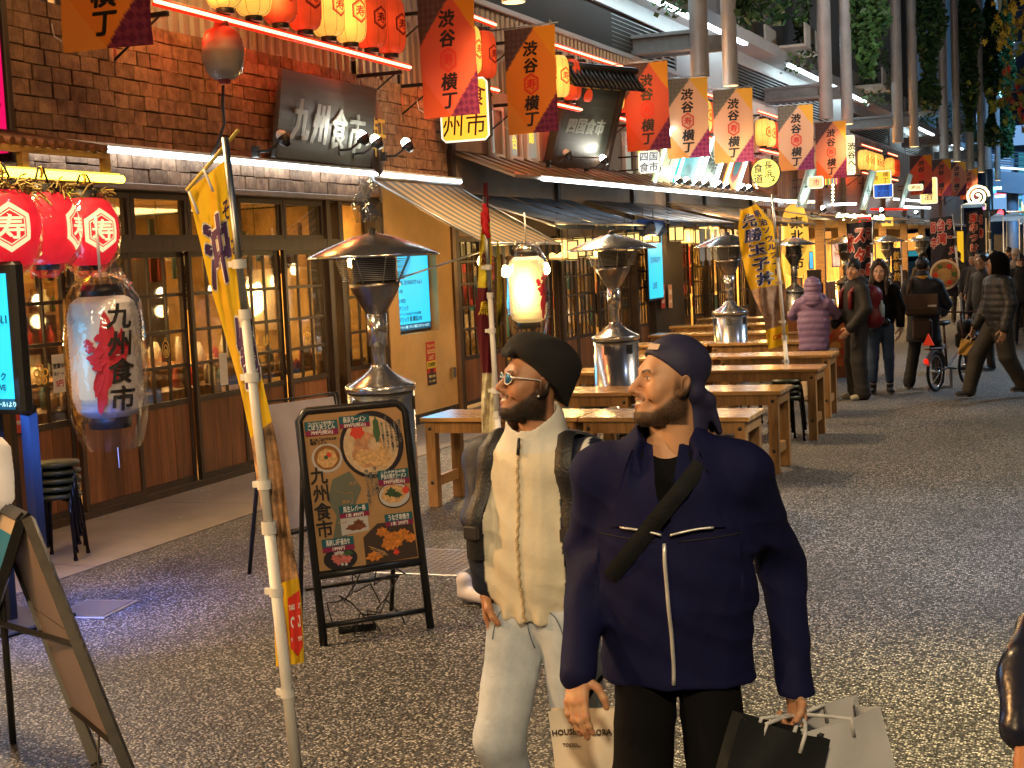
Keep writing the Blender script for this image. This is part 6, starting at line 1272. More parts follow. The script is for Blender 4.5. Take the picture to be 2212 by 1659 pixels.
# footbridge with railings
t = thing('footbridge', 'blue lit footbridge with white railings at the far right', 'bridge', (0, 0, 0)); m_b = mat('bridge steel', (.30, .38, .48), .5, .2)
a0, a1 = PY(2138, 372, 80), PY(2300, 440, 80); a1 = Vector((a0.x+9, 80, a0.z-1.3))
def bp(u, dz=0, dy=0): return a0+(a1-a0)*u+Vector((0, dy, dz))
b = MB(); b.add([bp(0, -1.0), bp(1, -1.0), bp(1, .1), bp(0, .1), bp(0, -1.0, 2.4), bp(1, -1.0, 2.4), bp(1, .1, 2.4), bp(0, .1, 2.4)], [(0, 1, 2, 3), (7, 6, 5, 4), (0, 4, 5, 1), (3, 2, 6, 7), (0, 3, 7, 4), (1, 5, 6, 2)]); b.build('deck', m_b, t)
for dy in (0, 2.4):
    for dz in (.35, .6, .85, 1.15): MB().tube([bp(0, dz, dy), bp(1, dz, dy)], .035, 6).build('rail', m_b, t)
    for k in range(9): MB().tube([bp(k/8, .1, dy), bp(k/8, 1.15, dy)], .045, 6).build('rail_post', m_b, t)
MB().tube([bp(.02, .28, -.06), bp(1, .28, -.06)], .05, 6).build('deck_light', emit('white bridge light', (.7, .9, 1), 3), t)
for k in (.12, .8): MB().tube([bp(k, -1, 1.2), Vector((bp(k).x, 81.2, 0))], .3, 12).build('pier', m_b, t)
area('bridge wash', (5, 68, 9), (5, 80, 4), 3, 900, (.2, .55, 1))
# poles, cables, signals
t = thing('street_pole', 'dark street pole below the last hanging pipe', 'pole', tuple(PY(2137, 470, 74))); z_ = t.location.z; t.location.z = 0; MB().tube([(0, 0, 0), (0, 0, 5.4)], .2, 12).build('pole', M_black, t)
q = AT(2145, 461, 60); t = thing('traffic_signal', 'red traffic light at the end of the street', 'traffic light', tuple(q)); MB().box((-.5, 0, -.17), (.5, .2, .17), bev=.05).build('signal_case', M_blackm, t); MB().disc((.3, -.01, 0), .13, 16, M=Matrix.Rotation(R(90), 4, 'X')).build('red_lens', emit('red lens', (1, .02, .03), 8), t); MB().disc((0, -.01, 0), .12, 16, M=Matrix.Rotation(R(90), 4, 'X')).disc((-.3, -.01, 0), .12, 16, M=Matrix.Rotation(R(90), 4, 'X')).build('dark_lens', mat('dark lens', (.02, .02, .02), .2), t); MB().tube([(.5, .1, 0), (2.6, .1, 0), (2.6, .1, -q.z)], .06, 8).build('signal_arm', M_steel2, t)
rr = random.Random(33); vivid = [(.1, .5, 1), (.2, .8, 1), (1, .1, .15), (1, .8, .4), (.8, .9, 1), (.1, .3, .9), (.2, .7, .5), (1, .3, .6)]
for i in range(24):
    px, py = rr.uniform(2128, 2260), rr.uniform(395, 500); d_ = rr.uniform(70, 100); q = AT(px, py, d_); k = i % 8; w, h = ((.16, .8), (.5, .14), (.35, .35))[i//8]
    o = thing('street_sign', f'small glowing sign among the far street lights, number of colour tone {["azure", "aqua", "red", "amber", "white", "blue", "green", "pink"][k]}', 'sign', tuple(q), 0, 'tiny glowing signs at the street end'); MB().box((-w/2, 0, -h/2), (w/2, .15, h/2)).build('sign_face', emit(f'far glow {k}', vivid[k], 1.6), o)
    o['label'] = f'tiny {["tall", "flat", "square"][i//8]} {["azure", "aqua", "red", "amber", "white", "blue", "green", "pink"][k]} glowing sign at the far street end'
t = thing('spiral_sign', 'round swirl shaped lit sign at the end of the stall row', 'sign', tuple(PY(2111, 425, 66))); MB().tube([(.5*(1-k/40)*math.cos(k*.42), 0, .5*(1-k/40)*math.sin(k*.42)) for k in range(36)], .06, 6).build('swirl', emit('swirl glow', (1, .85, .55), 2), t)
for i, (px0, px1, py, d_) in enumerate(((2080, 2130, 442, 62), (2140, 2175, 470, 50), (2170, 2212, 468, 46), (2205, 2260, 472, 44))):
    q0, q1 = AT(px0, py, d_), AT(px1, py, d_); t = thing('market_tent', f'{["far blue white", "small white", "white", "rightmost white"][i]} market tent top at the end of the street', 'tent', tuple((q0+q1)/2)); w = (q1-q0).length/2; MB().add([(-w, -.8, 0), (w, -.8, 0), (w, .8, 0), (-w, .8, 0), (0, 0, .18), (-w, -.8, -.14), (w, -.8, -.14)], [(0, 1, 4), (1, 2, 4), (2, 3, 4), (3, 0, 4), (5, 6, 1, 0)]).build('tent_top', cloth('white tent', (.3, .4, .5), .3), t); zz = -t.location.z
    b = MB()
    for x in (-w, w): b.tube([(x, -.8, zz), (x, -.8, 0)], .018, 6)
    b.build('tent_pole', M_white, t); point('tent lamp', t.location+Vector((0, 0, -.4)), 16, (.6, .85, 1), .2)
# ---------------------------------------------------------------- maple branch at the upper right
tr = thing('maple_tree', 'maple tree with yellow green and red leaves reaching in at the upper right', 'tree', (4.4, 12.2, 0))
br = MB(); o_ = Vector((4.4, 12.2, 0)); br.tube([(0, 0, 0), (.05, 0, 1.5), (-.1, .05, 3.0), (-.25, .0, 4.6), (-.3, 0, 6.5)], [.13, .11, .09, .07, .04], 10).build('trunk', wood('bark', (.08, .055, .04), .9), tr)
tips = [(2150, 60), (2175, 25), (2190, 110), (2205, 150), (2180, 200), (2160, 225), (2200, 250), (2130, 205), (2215, 60), (2230, 180), (2240, 260)]
b = MB(); lf = [MB(), MB(), MB()]; rr = random.Random(12)
for i, (px, py) in enumerate(tips):
    q = AT(px+6, py, 10.9+.9*rr.random())-o_; z_ = min(6.2, max(2.8, q.z-.1)); s_ = Vector((-.2, 0, z_)); mid = (s_*.5+q*.5)+Vector((0, 0, .15)); b.tube([s_, mid, q], [.022, .012, .005], 5)
    kind = 0 if py < 130 else (2 if (i % 2 == 0 or py > 270) else 1); n = 30
    for j in range(n):
        c = q+Vector((rr.gauss(.06, .11), rr.gauss(0, .13), rr.gauss(0, .10))); s2 = rr.uniform(.028, .06); M_ = Euler((rr.uniform(-.7, .7)+1.2, rr.uniform(-.6, .6), rr.uniform(0, 6.28))).to_matrix(); P_ = [(0, -.6)]
        for k in range(7):
            a = R(-150+50*k*.857+0); P_.append((math.sin(a)*1.0*(1 if k in (2, 3, 4) else .7), math.cos(a)*1.0)); P_.append((math.sin(a+.37)*.4, math.cos(a+.37)*.4))
        lf[kind if rr.random() > .15 else 1].add([c+M_ @ Vector((x*s2, y*s2, .12*s2*x*x)) for x, y in P_], [tuple(range(len(P_)))])
b.build('branch', MATS['bark'], tr)
for k, (nm, col_, c2) in enumerate((('crown', (.22, .17, .02), (.34, .22, .03)), ('crown', (.10, .13, .02), (.2, .2, .03)), ('crown', (.22, .02, .015), (.3, .05, .02)))):
    m_ = cloth(f'maple leaf {k}', col_, .4, .5); o = lf[k].build('crown', m_, tr)
spot('added maple light', (.6, 8.6, 3.0), (.3, 11.4, 4.2), 110, (1, .75, .4), 90, .7, .1)  # light added for the maple leaves, no fixture
# ---------------------------------------------------------------- smooth bodies: a distance field turned into one surface
class Field:
    def __init__(s, lo, hi, h):
        s.lo = np.array(lo, float); s.h = h; s.n = np.maximum(4, np.ceil((np.array(hi)-s.lo)/h).astype(int)+1)
        s.D = np.full(s.n, .5, np.float32); s.ax = [s.lo[i]+h*np.arange(s.n[i]) for i in range(3)]
    def _box(s, lo, hi):
        i0 = np.clip(np.floor((np.array(lo)-s.lo)/s.h).astype(int), 0, s.n); i1 = np.clip(np.ceil((np.array(hi)-s.lo)/s.h).astype(int)+1, 0, s.n)
        sl = tuple(slice(a, b) for a, b in zip(i0, i1)); X = s.ax[0][sl[0]][:, None, None]; Y = s.ax[1][sl[1]][None, :, None]; Z = s.ax[2][sl[2]][None, None, :]
        return sl, X, Y, Z
    def _mix(s, sl, d, k, op):
        D = s.D[sl]
        if op == 'u':
            h = np.maximum(k-np.abs(D-d), 0)/max(k, 1e-6); s.D[sl] = np.minimum(D, d)-h*h*k*.25
        else:
            h = np.maximum(k-np.abs(D+d), 0)/max(k, 1e-6); s.D[sl] = np.maximum(D, -d)+h*h*k*.25
    def cap(s, a, b, ra, rb=None, k=.02, op='u', fl=(1, 1, 1)):
        rb = ra if rb is None else rb; a = np.array(a, float); b = np.array(b, float); m = max(ra, rb)*max(1/np.array(fl).min(), 1)+k+.05
        sl, X, Y, Z = s._box(np.minimum(a, b)-m, np.maximum(a, b)+m); f = np.array(fl); A = a*f; B = (b-a)*f; q = B@B+1e-12
        px, py, pz = X*f[0]-A[0], Y*f[1]-A[1], Z*f[2]-A[2]; t = np.clip((px*B[0]+py*B[1]+pz*B[2])/q, 0, 1)
        d = np.sqrt((px-t*B[0])**2+(py-t*B[1])**2+(pz-t*B[2])**2)-(ra+(rb-ra)*t); s._mix(sl, d.astype(np.float32)/max(f), k, op); return s
    def chain(s, pts, rs, k=.02, fl=(1, 1, 1)):
        for i in range(len(pts)-1): s.cap(pts[i], pts[i+1], rs[i], rs[i+1], k, 'u', fl)
        return s
    def ell(s, c, r, k=.02, op='u', rot=None):
        c = np.array(c, float); r = np.array(r, float); m = r.max()+k+.04; sl, X, Y, Z = s._box(c-m, c+m); x, y, z = X-c[0], Y-c[1], Z-c[2]
        if rot is not None:
            Mr = np.array(rot.to_matrix().transposed()); x, y, z = [Mr[i, 0]*x+Mr[i, 1]*y+Mr[i, 2]*z for i in range(3)]
        k0 = np.sqrt((x/r[0])**2+(y/r[1])**2+(z/r[2])**2); k1 = np.sqrt((x/r[0]**2)**2+(y/r[1]**2)**2+(z/r[2]**2)**2)+1e-6
        s._mix(sl, (k0*(k0-1)/k1).astype(np.float32), k, op); return s
    def cutz(s, z, below=True, k=.004):
        d = (s.ax[2][None, None, :]-z)*(1 if below else -1); s.D = np.maximum(s.D, -d.astype(np.float32)) if below else np.maximum(s.D, -d.astype(np.float32)); return s
    def plane(s, p, n, op='s', k=.006):
        """keep what lies on the side opposite to n"""
        n = np.array(n, float)/np.linalg.norm(n); X, Y, Z = s.ax[0][:, None, None], s.ax[1][None, :, None], s.ax[2][None, None, :]
        d = ((X-p[0])*n[0]+(Y-p[1])*n[1]+(Z-p[2])*n[2]).astype(np.float32); h = np.maximum(k-np.abs(s.D-d), 0)/k; s.D = np.maximum(s.D, d)+h*h*k*.25; return s
    def wave(s, fn):
        X, Y, Z = s.ax[0][:, None, None], s.ax[1][None, :, None], s.ax[2][None, None, :]; s.D = s.D+fn(X, Y, Z).astype(np.float32); return s
    def front(s, x, z, off=0.0, back=False):
        i = int(round((x-s.lo[0])/s.h)); k = int(round((z-s.lo[2])/s.h)); i = min(max(i, 0), s.n[0]-1); k = min(max(k, 0), s.n[2]-1)
        col = s.D[i, :, k]; w = np.where(col < 0)[0]
        if len(w) == 0: return None
        j = w[-1] if back else w[0]; jj = j+1 if back else j-1
        if 0 <= jj < len(col): t = col[j]/(col[j]-col[jj]+1e-9); y = s.ax[1][j]+(s.ax[1][jj]-s.ax[1][j])*t
        else: y = s.ax[1][j]
        return y+(off if back else -off)
    def surface(s):
        D = s.D; S_ = D < 0; n = D.shape
        c = [(i, j, k) for i in (0, 1) for j in (0, 1) for k in (0, 1)]
        cor = [S_[i:n[0]-1+i, j:n[1]-1+j, k:n[2]-1+k] for i, j, k in c]
        sm = sum(x.astype(np.int8) for x in cor); act = (sm > 0) & (sm < 8); idx = np.full(act.shape, -1, np.int64); I = np.argwhere(act); idx[act] = np.arange(len(I))
        acc = np.zeros((len(I), 3)); cnt = np.zeros(len(I)); vals = [D[I[:, 0]+i, I[:, 1]+j, I[:, 2]+k] for i, j, k in c]
        for a in range(8):
            for b in range(a+1, 8):
                df = np.abs(np.array(c[a])-np.array(c[b]))
                if df.sum() != 1: continue
                va, vb = vals[a], vals[b]; m = (va < 0) != (vb < 0); t = np.where(m, va/(va-vb+1e-12), 0)[:, None]
                p = np.array(c[a])+(np.array(c[b])-np.array(c[a]))*t; acc += np.where(m[:, None], p, 0); cnt += m
        V = s.lo+(I+acc/cnt[:, None])*s.h; F = []
        for ax in range(3):
            o1, o2 = [x for x in range(3) if x != ax]; sa = [slice(None)]*3; sb = [slice(None)]*3; sa[ax] = slice(0, n[ax]-1); sb[ax] = slice(1, n[ax])
            for o in (o1, o2): sa[o] = slice(1, n[o]-1); sb[o] = slice(1, n[o]-1)
            A, B = S_[tuple(sa)], S_[tuple(sb)]; E_ = np.argwhere(A != B)
            if not len(E_): continue
            fl = A[A != B]; E_ = E_.copy(); E_[:, o1] += 1; E_[:, o2] += 1; q = []
            for d1_, d2_ in ((-1, -1), (0, -1), (0, 0), (-1, 0)):
                e = E_.copy(); e[:, o1] += d1_; e[:, o2] += d2_; q.append(idx[e[:, 0], e[:, 1], e[:, 2]])
            Q = np.stack(q, 1); flip = fl if ax != 1 else ~fl; Q = np.where(flip[:, None], Q, Q[:, ::-1]); F.append(Q[(Q >= 0).all(1)])
        return V, (np.concatenate(F) if F else np.zeros((0, 4), int))
def mesh_from(name, V, F, mats, cols=None, mi=None):
    me = bpy.data.meshes.new(name); me.vertices.add(len(V)); me.vertices.foreach_set('co', np.asarray(V, np.float32).ravel()); F = np.asarray(F)
    me.loops.add(len(F)*4); me.loops.foreach_set('vertex_index', F.astype(np.int32).ravel()); me.polygons.add(len(F)); me.polygons.foreach_set('loop_start', np.arange(0, len(F)*4, 4, dtype=np.int32)); me.polygons.foreach_set('loop_total', np.full(len(F), 4, np.int32))
    for m in (mats if isinstance(mats, (list, tuple)) else [mats]): me.materials.append(m)
    me.polygons.foreach_set('use_smooth', np.ones(len(F), bool))
    if mi is not None: me.polygons.foreach_set('material_index', np.asarray(mi, np.int32))
    me.update(calc_edges=True)
    if cols is not None:
        ca = me.color_attributes.new('Col', 'FLOAT_COLOR', 'POINT'); c4 = np.ones((len(V), 4), np.float32); c4[:, :3] = cols; ca.data.foreach_set('color', c4.ravel())
    return me
def folds(X, Y, Z, seed, amp, fr=14.0):
    """uneven soft creases"""
    rr = np.random.RandomState(seed); s = 0
    for i in range(7):
        k = rr.randn(3); k /= np.linalg.norm(k); k[2] *= .8; f_ = fr*(1.45**i)*.75; w = rr.randn(3)*fr*.8; ph = rr.rand(2)*6.28
        s = s + np.abs(np.sin(f_*(k[0]*X+k[1]*Y+k[2]*Z)*.5+ph[0]+1.4*np.sin(w[0]*X+w[1]*Y+w[2]*Z+ph[1])))*(.72**i)
    return (s-1.6)*amp*.8
def link(name, me, parent):
    o = bpy.data.objects.new(name, me); COL.objects.link(o); o.parent = parent; return o
def relax(V, F, it=2):
    """a little smoothing so the grid does not show"""
    for _ in range(it):
        a = np.zeros_like(V); c = np.zeros(len(V))
        for i in range(4):
            for j in (1, 3): np.add.at(a, F[:, i], V[F[:, (i+j) % 4]]); np.add.at(c, F[:, i], 1)
        V = V*.5+a/np.maximum(c, 1)[:, None]*.5
    return V
M_skin = vcol('skin', .46, sss=.06, bump=.16, bscale=420, spec=.45)
# ---- head
def sst(a, b, x): t = np.clip((x-a)/(b-a), 0, 1); return t*t*(3-2*t)
def head_mesh(h=.0035, smile=0.0, skin=(.42, .21, .12), beard=0.0, beardcol=(.02, .012, .008), brow=(.02, .012, .01), nose=1.0, lips=(.36, .11, .08), female=False, iris=(.02, .012, .008), cheekline=.6):
    f = Field((-.1, -.155, -.24), (.1, .125, .14), h)
    f.ell((0, .016, .035), (.076, .098, .088), .02).ell((0, -.025, -.02), (.068, .068, .085), .03).ell((0, -.035, -.082), (.05 if female else .056, .052, .036), .03).ell((0, -.078, -.107), (.022, .02, .018), .03)
    f.cap((-.04, -.074, .028), (.04, -.074, .028), .012, k=.025)
    for s in (-1, 1):
        f.ell((s*.046, -.06, -.022), (.024, .022, .022), .03); f.ell((s*.053, -.012, -.075), (.016, .03, .028), .03)
        f.ell((s*.032, -.099, .006), (.02, .017, .013), .018, 's'); f.ell((s*.0315, -.073, .006), (.0145, .0135, .0125), .004)
        f.cap((s*.046, -.076, .0025), (s*.018, -.084, .0025), .0035, k=.006); f.cap((s*.047, -.074, .012), (s*.018, -.085, .014), .0045, k=.007)
        f.cap((s*.05, -.078, .026), (s*.016, -.091, .025), .006, k=.01)
    f.cap((0, -.088, .016), (0, -.116*nose**.3, -.026), .0075, .0115, .014).ell((0, -.116*nose**.3, -.030), (.0125, .012, .0105), .008)
    for s in (-1, 1): f.ell((s*.0125, -.103, -.036), (.0085, .012, .0075), .008); f.ell((s*.006, -.110, -.0435), (.0035, .005, .003), .003, 's')
    # mouth
    w = .024+.008*smile; cz = -.066+.009*smile
    f.ell((0, -.086, -.064), (.032, .019, .027), .02)
    if smile > 0:
        for s in (-1, 1): f.ell((s*.044, -.066, -.042), (.02, .018, .018), .02)
        # parted lips round a row of teeth
        f.ell((0, -.100, -.0655), (.0265, .016, .0085), .003, 's'); f.ell((0, -.0815, -.064), (.029, .0185, .010), .001)
        N = 7
        for s in (-1, 1):
            for i in range(N):
                a0, a1 = i/N, (i+1)/N; q = lambda a, up: (s*w*a, -.1035+.021*a**1.8 if up else -.1015+.019*a**1.8, (-.0575+(cz+.0575)*a**2) if up else (-.0765+(cz+.0765)*a**2.2))
                f.cap(q(a0, 1), q(a1, 1), .0040*(1-.45*a0), .0040*(1-.45*a1), .004); f.cap(q(a0, 0), q(a1, 0), .0056*(1-.5*a0), .0056*(1-.5*a1), .004)
            f.cap((s*(w+.010), -.078, -.040), (s*(w+.012), -.072, -.075), .0028, k=.012, op='s')
    else:
        for s in (-1, 1):
            f.cap((0, -.1025, -.063), (s*w, -.086, cz), .0048, .003, .006); f.cap((0, -.1015, -.073), (s*w, -.086, cz), .006, .003, .006)
        f.cap((-w, -.092, cz-.001), (0, -.11, -.068), .0016, k=.002, op='s'); f.cap((w, -.092, cz-.001), (0, -.11, -.068), .0016, k=.002, op='s')
    # ears
    for s in (-1, 1):
        rt = Euler((R(-12), 0, R(s*28)))
        f.ell((s*.079, .016, -.008), (.0095, .021, .033), .006, rot=rt); f.ell((s*.088, .013, -.003), (.007, .012, .019), .006, 's', rot=rt); f.ell((s*.076, .004, -.036), (.008, .01, .011), .008)
    f.cap((0, .022, -.07), (0, .045, -.24), .054 if not female else .047, .058 if not female else .05, .03)
    if beard > .4: f.ell((0, -.062, -.11), (.04, .04, .022), .03)
    V, F = f.surface(); V = relax(V, F, 1)
    x, y, z = np.abs(V[:, 0]), V[:, 1], V[:, 2]; c = np.tile(np.array(skin), (len(V), 1)); rng = np.random.RandomState(3)
    def put(m, col): 
        nonlocal c; m = np.clip(m, 0, 1)[:, None]; c = c*(1-m)+np.array(col)*m
    put(.35*np.exp(-((x-.04)**2+(z+.035)**2)/.0006)*(y < -.03), (skin[0]*1.1, skin[1]*.7, skin[2]*.6)); put(.3*np.exp(-((x)**2+(z+.03)**2+(y+.118)**2)/.0004), (skin[0]*1.1, skin[1]*.7, skin[2]*.6))
    if beard > 0:
        jaw = np.maximum(sst(-.035-.035*cheekline, -.062-.03*cheekline, z + (.45*(y+.06) if True else 0)*(-1) * 0 - .9*np.clip(y+.052, -.05, .09)), 0)
        side = sst(-.10, -.07, y)*0+1; neckf = 1-sst(-.125, -.15, z)*1; neckf = np.where(z < -.128, 0, neckf); under = sst(.05, .03, y)
        m = jaw*under*neckf; mous = np.exp(-((z+.0525)/.0065)**2)*(x < .034)*(y < -.078); chinp = sst(-.088, -.096, z)*(x < .05)*(y < -.02)*(z > -.14)
        m = np.maximum(m, mous*.95); m = np.maximum(m, chinp)
        lipzone = (np.abs(z+.068) < .0165)*(x < .03)*(y < -.078); m = np.where(lipzone & (np.abs(z+.0515) > .0055), m*.0, m); sob = np.exp(-(x/.010)**2)*(np.abs(z+.089) < .006)*(y < -.08); m = np.maximum(m, sob*.8)
        sidb = sst(.045, .062, x)*np.exp(-((y+.004)/.015)**4)*sst(.04, -.02, z)*(z > -.09); m = np.maximum(m, sidb*.9)
        m = m*beard*(.82+.18*rng.rand(len(V))); put(m, beardcol)
    if smile > 0:
        a = np.clip(x/w, 0, 1.1); up = -.0575+(cz+.0575)*a**2; lo_ = -.0765+(cz+.0765)*a**2.2; fr = (y < -.0775) & (x < w*1.06)
        put((fr & (z < up+.0042*(1-.4*a)) & (z > lo_-.0062*(1-.4*a))).astype(float)*.85, lips)
        put((fr & (z < up-.0016) & (z > lo_+.0030) & (x < w*.9)).astype(float), (.74, .68, .58))
        put((fr & (z < lo_+.0042) & (z > lo_+.0026) & (x < w*.9)).astype(float), (.05, .015, .012)); put((fr & (x > w*.9) & (np.abs(z-cz) < .002)).astype(float), (.06, .02, .015))
    else:
        lm = (np.abs(z+.0685) < .0145)*(x < w+.002)*(y < -.081)*(np.abs(z-cz) < .02); edge = np.clip(1-((x/(w+.002))**2+((z+.0685)/.0145)**2), 0, 1); put(lm*np.clip(edge*4, 0, 1)*.85, lips)
    put(((np.abs(z-.0245-.0055*np.exp(-((x-.038)/.014)**2)) < .0045) & (x > .013) & (x < .053) & (y < -.06)).astype(float)*.9, brow)
    ex = (x-.0315)/.0125; ez = (z-.0068)/(.0052-.0014*smile); em = ((ex**2+ez**2) < 1) & (y < -.075); put(em.astype(float), (.62, .58, .54))
    put((((x-.0315)**2+(z-.007)**2 < .0056**2) & em).astype(float), iris); put((np.abs(np.abs(ex)*.0+ez-1.05) < .35) & (np.abs(ex) < 1.1) & (y < -.074), (skin[0]*.25, skin[1]*.2, skin[2]*.2))
    return V, F, c
# ---- hand: wrist at the origin, fingers along -z, palm facing +x; thumb towards -y
def hand_mesh(h=.0045, curl=.5, skin=(.42, .21, .12), spread=.12, thumb=.4):
    f = Field((-.05, -.09, -.22), (.1, .07, .07), h)
    f.cap((0, 0, .06), (0, 0, -.01), .026, .024, .01, fl=(1.15, 1, 1)); 
    f.cap((0, -.022, -.02), (.002, -.026, -.085), .015, .0135, .02); f.cap((0, 0, -.02), (0, 0, -.088), .016, .0135, .02); f.cap((0, .02, -.02), (.002, .024, -.08), .0145, .012, .02)
    L = ((-.030, -.088, .043, .027, .021), (-.0095, -.092, .048, .030, .022), (.0115, -.09, .044, .028, .021), (.031, -.082, .034, .021, .018))
    for i, (y, z, a, b, c_) in enumerate(L):
        p = np.array((.001, y, z)); ang = 0; dy = spread*(i-1.4)*-.5*-1*.3; r = (.0098, .0102, .0096, .0086)[i]; cu = curl*(1+.12*i)
        for ln, dc in ((a, .9), (b, 1.1), (c_, .7)):
            ang += dc*cu; q = p+np.array((math.sin(ang), dy*math.cos(ang), -math.cos(ang)))*ln; f.cap(p, q, r, r*.93, .005); f.ell(tuple(q), (r*1.02,)*3, .003); p = q; r *= .93
    p = np.array((.006, -.026, -.025)); 
    for d, ln, r in (((.35, -.75, -.55), .04, .0135), ((.35+thumb*.5, -.35, -.8), .032, .0115), ((.3+thumb, -.05, -.85), .026, .0102)):
        d = np.array(d); d /= np.linalg.norm(d); q = p+d*ln; f.cap(p, q, r, r*.92, .008); p = q
    V, F = f.surface(); V = relax(V, F, 1); c = np.tile(np.array(skin), (len(V), 1)); c *= (1+.12*np.sin(V[:, 2]*160)[:, None]*np.array((.3, 1, 1))); return V, F, c
_HC = {}
def hand_cached(curl, skin, thumb): 
    k = (curl, skin, thumb)
    if k not in _HC: _HC[k] = hand_mesh(.0045, curl, skin, thumb=thumb)
    return _HC[k]
def frame_from(zdir, xdir):
    z = Vector(zdir).normalized(); x = Vector(xdir); x = (x-z*x.dot(z)).normalized(); y = z.cross(x); return Matrix(((x.x, y.x, z.x), (x.y, y.y, z.y), (x.z, y.z, z.z)))
def xform(V, Mx, loc, s=1.0): return (np.array(Mx) @ (V*s).T).T+np.array(loc)
_HEADS = {}
def person(label, loc, rz, H=1.72, pose=None, head_rz=0.0, head_tilt=(0, 0), skin=(.42, .21, .12), female=False, top=None, bottom=None, hair=None, shoes=(.02, .02, .022), fine=False, head=None, group=None, girth=1.0, hands=True, hs=1.0, hoff=(0, 0, 0)):
    """top/bottom: dict(mat, ...); pose holds elbow/wrist/knee/ankle positions for sides L (+x) and R (-x), in body space facing -y"""
    s = H/1.75; P = dict(eL=(.27, .02, 1.14), wL=(.28, -.05, .88), eR=(-.27, .02, 1.14), wR=(-.28, -.05, .88), kL=(.10, -.01, .49), aL=(.11, .03, .08), kR=(-.10, -.01, .49), aR=(-.11, .03, .08), lean=0.0, curlL=.35, curlR=.35, sw=.185, palmL=None, palmR=None)
    P.update(pose or {}); t = thing('person', label, 'person', loc, rz, group) if False else None
    g = girth; hc = Vector((0, -.012-P['lean']*.3, 1.625)) + Vector(hoff); sk = np.array(skin)
    # skin body
    f = Field((-.62, -.55, -.02), (.62, .45, 1.62), .014 if fine else .02); sw = P['sw']
    f.chain([(0, .02, .95), (0, .0, 1.15), (0, .0, 1.36)], [.12*g, .11*g, .115*g], .05, (1, 1.25, 1)).cap((-sw+.02, .01, 1.40), (sw-.02, .01, 1.40), .055, k=.05).cap((0, .015, 1.40), (0, .012, 1.53), .056 if not female else .047, k=.04)
    for sd, x in (('L', 1), ('R', -1)):
        sh = (x*sw, .01, 1.405); f.chain([sh, P['e'+sd], P['w'+sd]], [.047, .038, .026], .02)
        f.chain([(x*.085, .01, .92), P['k'+sd], P['a'+sd]], [.082*g, .055, .04], .03)
    V, F = f.surface(); Vs = [V]; Fs = [F]; Cs = [np.tile(sk, (len(V), 1))]; off = len(V)
    def addm(V, F, c):
        nonlocal off; Vs.append(V); Fs.append(F+off); Cs.append(c); off += len(V)
    if head is None:
        key = (skin, female)
        if key not in _HEADS: _HEADS[key] = head_mesh(.0065, 0, skin, female=female)
        head = _HEADS[key]
    Hm = Euler((head_tilt[0], head_tilt[1], head_rz), 'ZXY').to_matrix() if False else (Matrix.Rotation(head_rz, 3, 'Z') @ Matrix.Rotation(head_tilt[0], 3, 'X') @ Matrix.Rotation(head_tilt[1], 3, 'Y'))*hs
    addm(xform(head[0], Hm, hc), head[1], head[2])
    if hands:
        for sd, x in (('L', 1), ('R', -1)):
            e, w = Vector(P['e'+sd]), Vector(P['w'+sd]); d = (w-e).normalized(); pm = Vector(P['palm'+sd] or (-x, .25, 0)); Mx = frame_from(-d, pm)
            hv, hf, hcx = hand_cached(P['curl'+sd], skin, .4); hv = hv.copy()
            if x > 0: hv[:, 1] *= 1
            else: hv[:, 1] *= -1; hf = hf[:, ::-1]
            # the thumb points forward (-y) on both hands
            if (Mx @ Vector((0, -1 if x > 0 else 1, 0))).y > 0.05: hv[:, 1] *= -1; hf = hf[:, ::-1]
            addm(xform(hv, Mx, w+d*.015), hf, hcx)
    root = bpy.data.objects.new('person', mesh_from('person', np.concatenate(Vs)*s, np.concatenate(Fs), M_skin, np.concatenate(Cs))); COL.objects.link(root); root.location = loc; root.rotation_euler = (0, 0, rz); tag(root, label, 'person', group)
    A = dict(P=P, s=s, hc=hc, Hm=Hm, root=root, g=g)
    hh = .0052 if fine else .016
    if top:
        z0 = top.get('z0', .84); wd = top.get('w', .19)*g; dp = top.get('d', .62); f = Field((-.62, -.55, z0-.05), (.62, .5, 1.62), hh); r = top.get('r', .072); hem = top.get('hem', wd)
        f.chain([(0, .01, z0-.03), (0, .0, 1.1), (0, .0, 1.33)], [hem, wd, wd*.98], .06, (1, 1/dp, 1)).cap((-sw, .012, 1.385), (sw, .012, 1.385), .072*g, k=.05).cap((0, .02, 1.40), (0, .02, 1.49), .085, .075, .05)
        f.plane((0, 0, z0), (0, 0, -1))
        for sd, x in (('L', 1), ('R', -1)):
            sh = Vector((x*sw, .012, 1.385)); e, w = Vector(P['e'+sd]), Vector(P['w'+sd]); w2 = w+(w-e).normalized()*top.get('cuff', -.0)
            f.chain([sh, e, w2], [r+.010, r, r*.86], top.get('kk', .03))
        if top.get('hood'): f.ell((0, .10, 1.47), (.13, .07, .07), .05)
        if top.get('collar'): f.cap((0, .012, 1.46), (0, .004, 1.53), .082, .084, .02)
        q = top.get('quilt')
        if q: f.wave(lambda X, Y, Z: .0075*np.abs(np.sin((Z+.12*np.abs(X)*top.get('chev', 0)+.0*Y)*q))*-1+.004+.002*np.sin(X*60+Z*33)*np.sin(Y*50))
        else: f.wave(lambda X, Y, Z: folds(X, Y, Z, top.get('seed', 1), top.get('fold', .0042)))
        if 'hook' in top: top['hook'](f, P)
        V, F = f.surface(); V = relax(V, F, 1); A['top'] = f
        if 'hood_up' in top: pass
        cols = top['colfn'](V, P) if 'colfn' in top else None
        A['jacket'] = link(top.get('name', 'jacket'), mesh_from('jacket', V*s, F, top['mat'], cols), root)
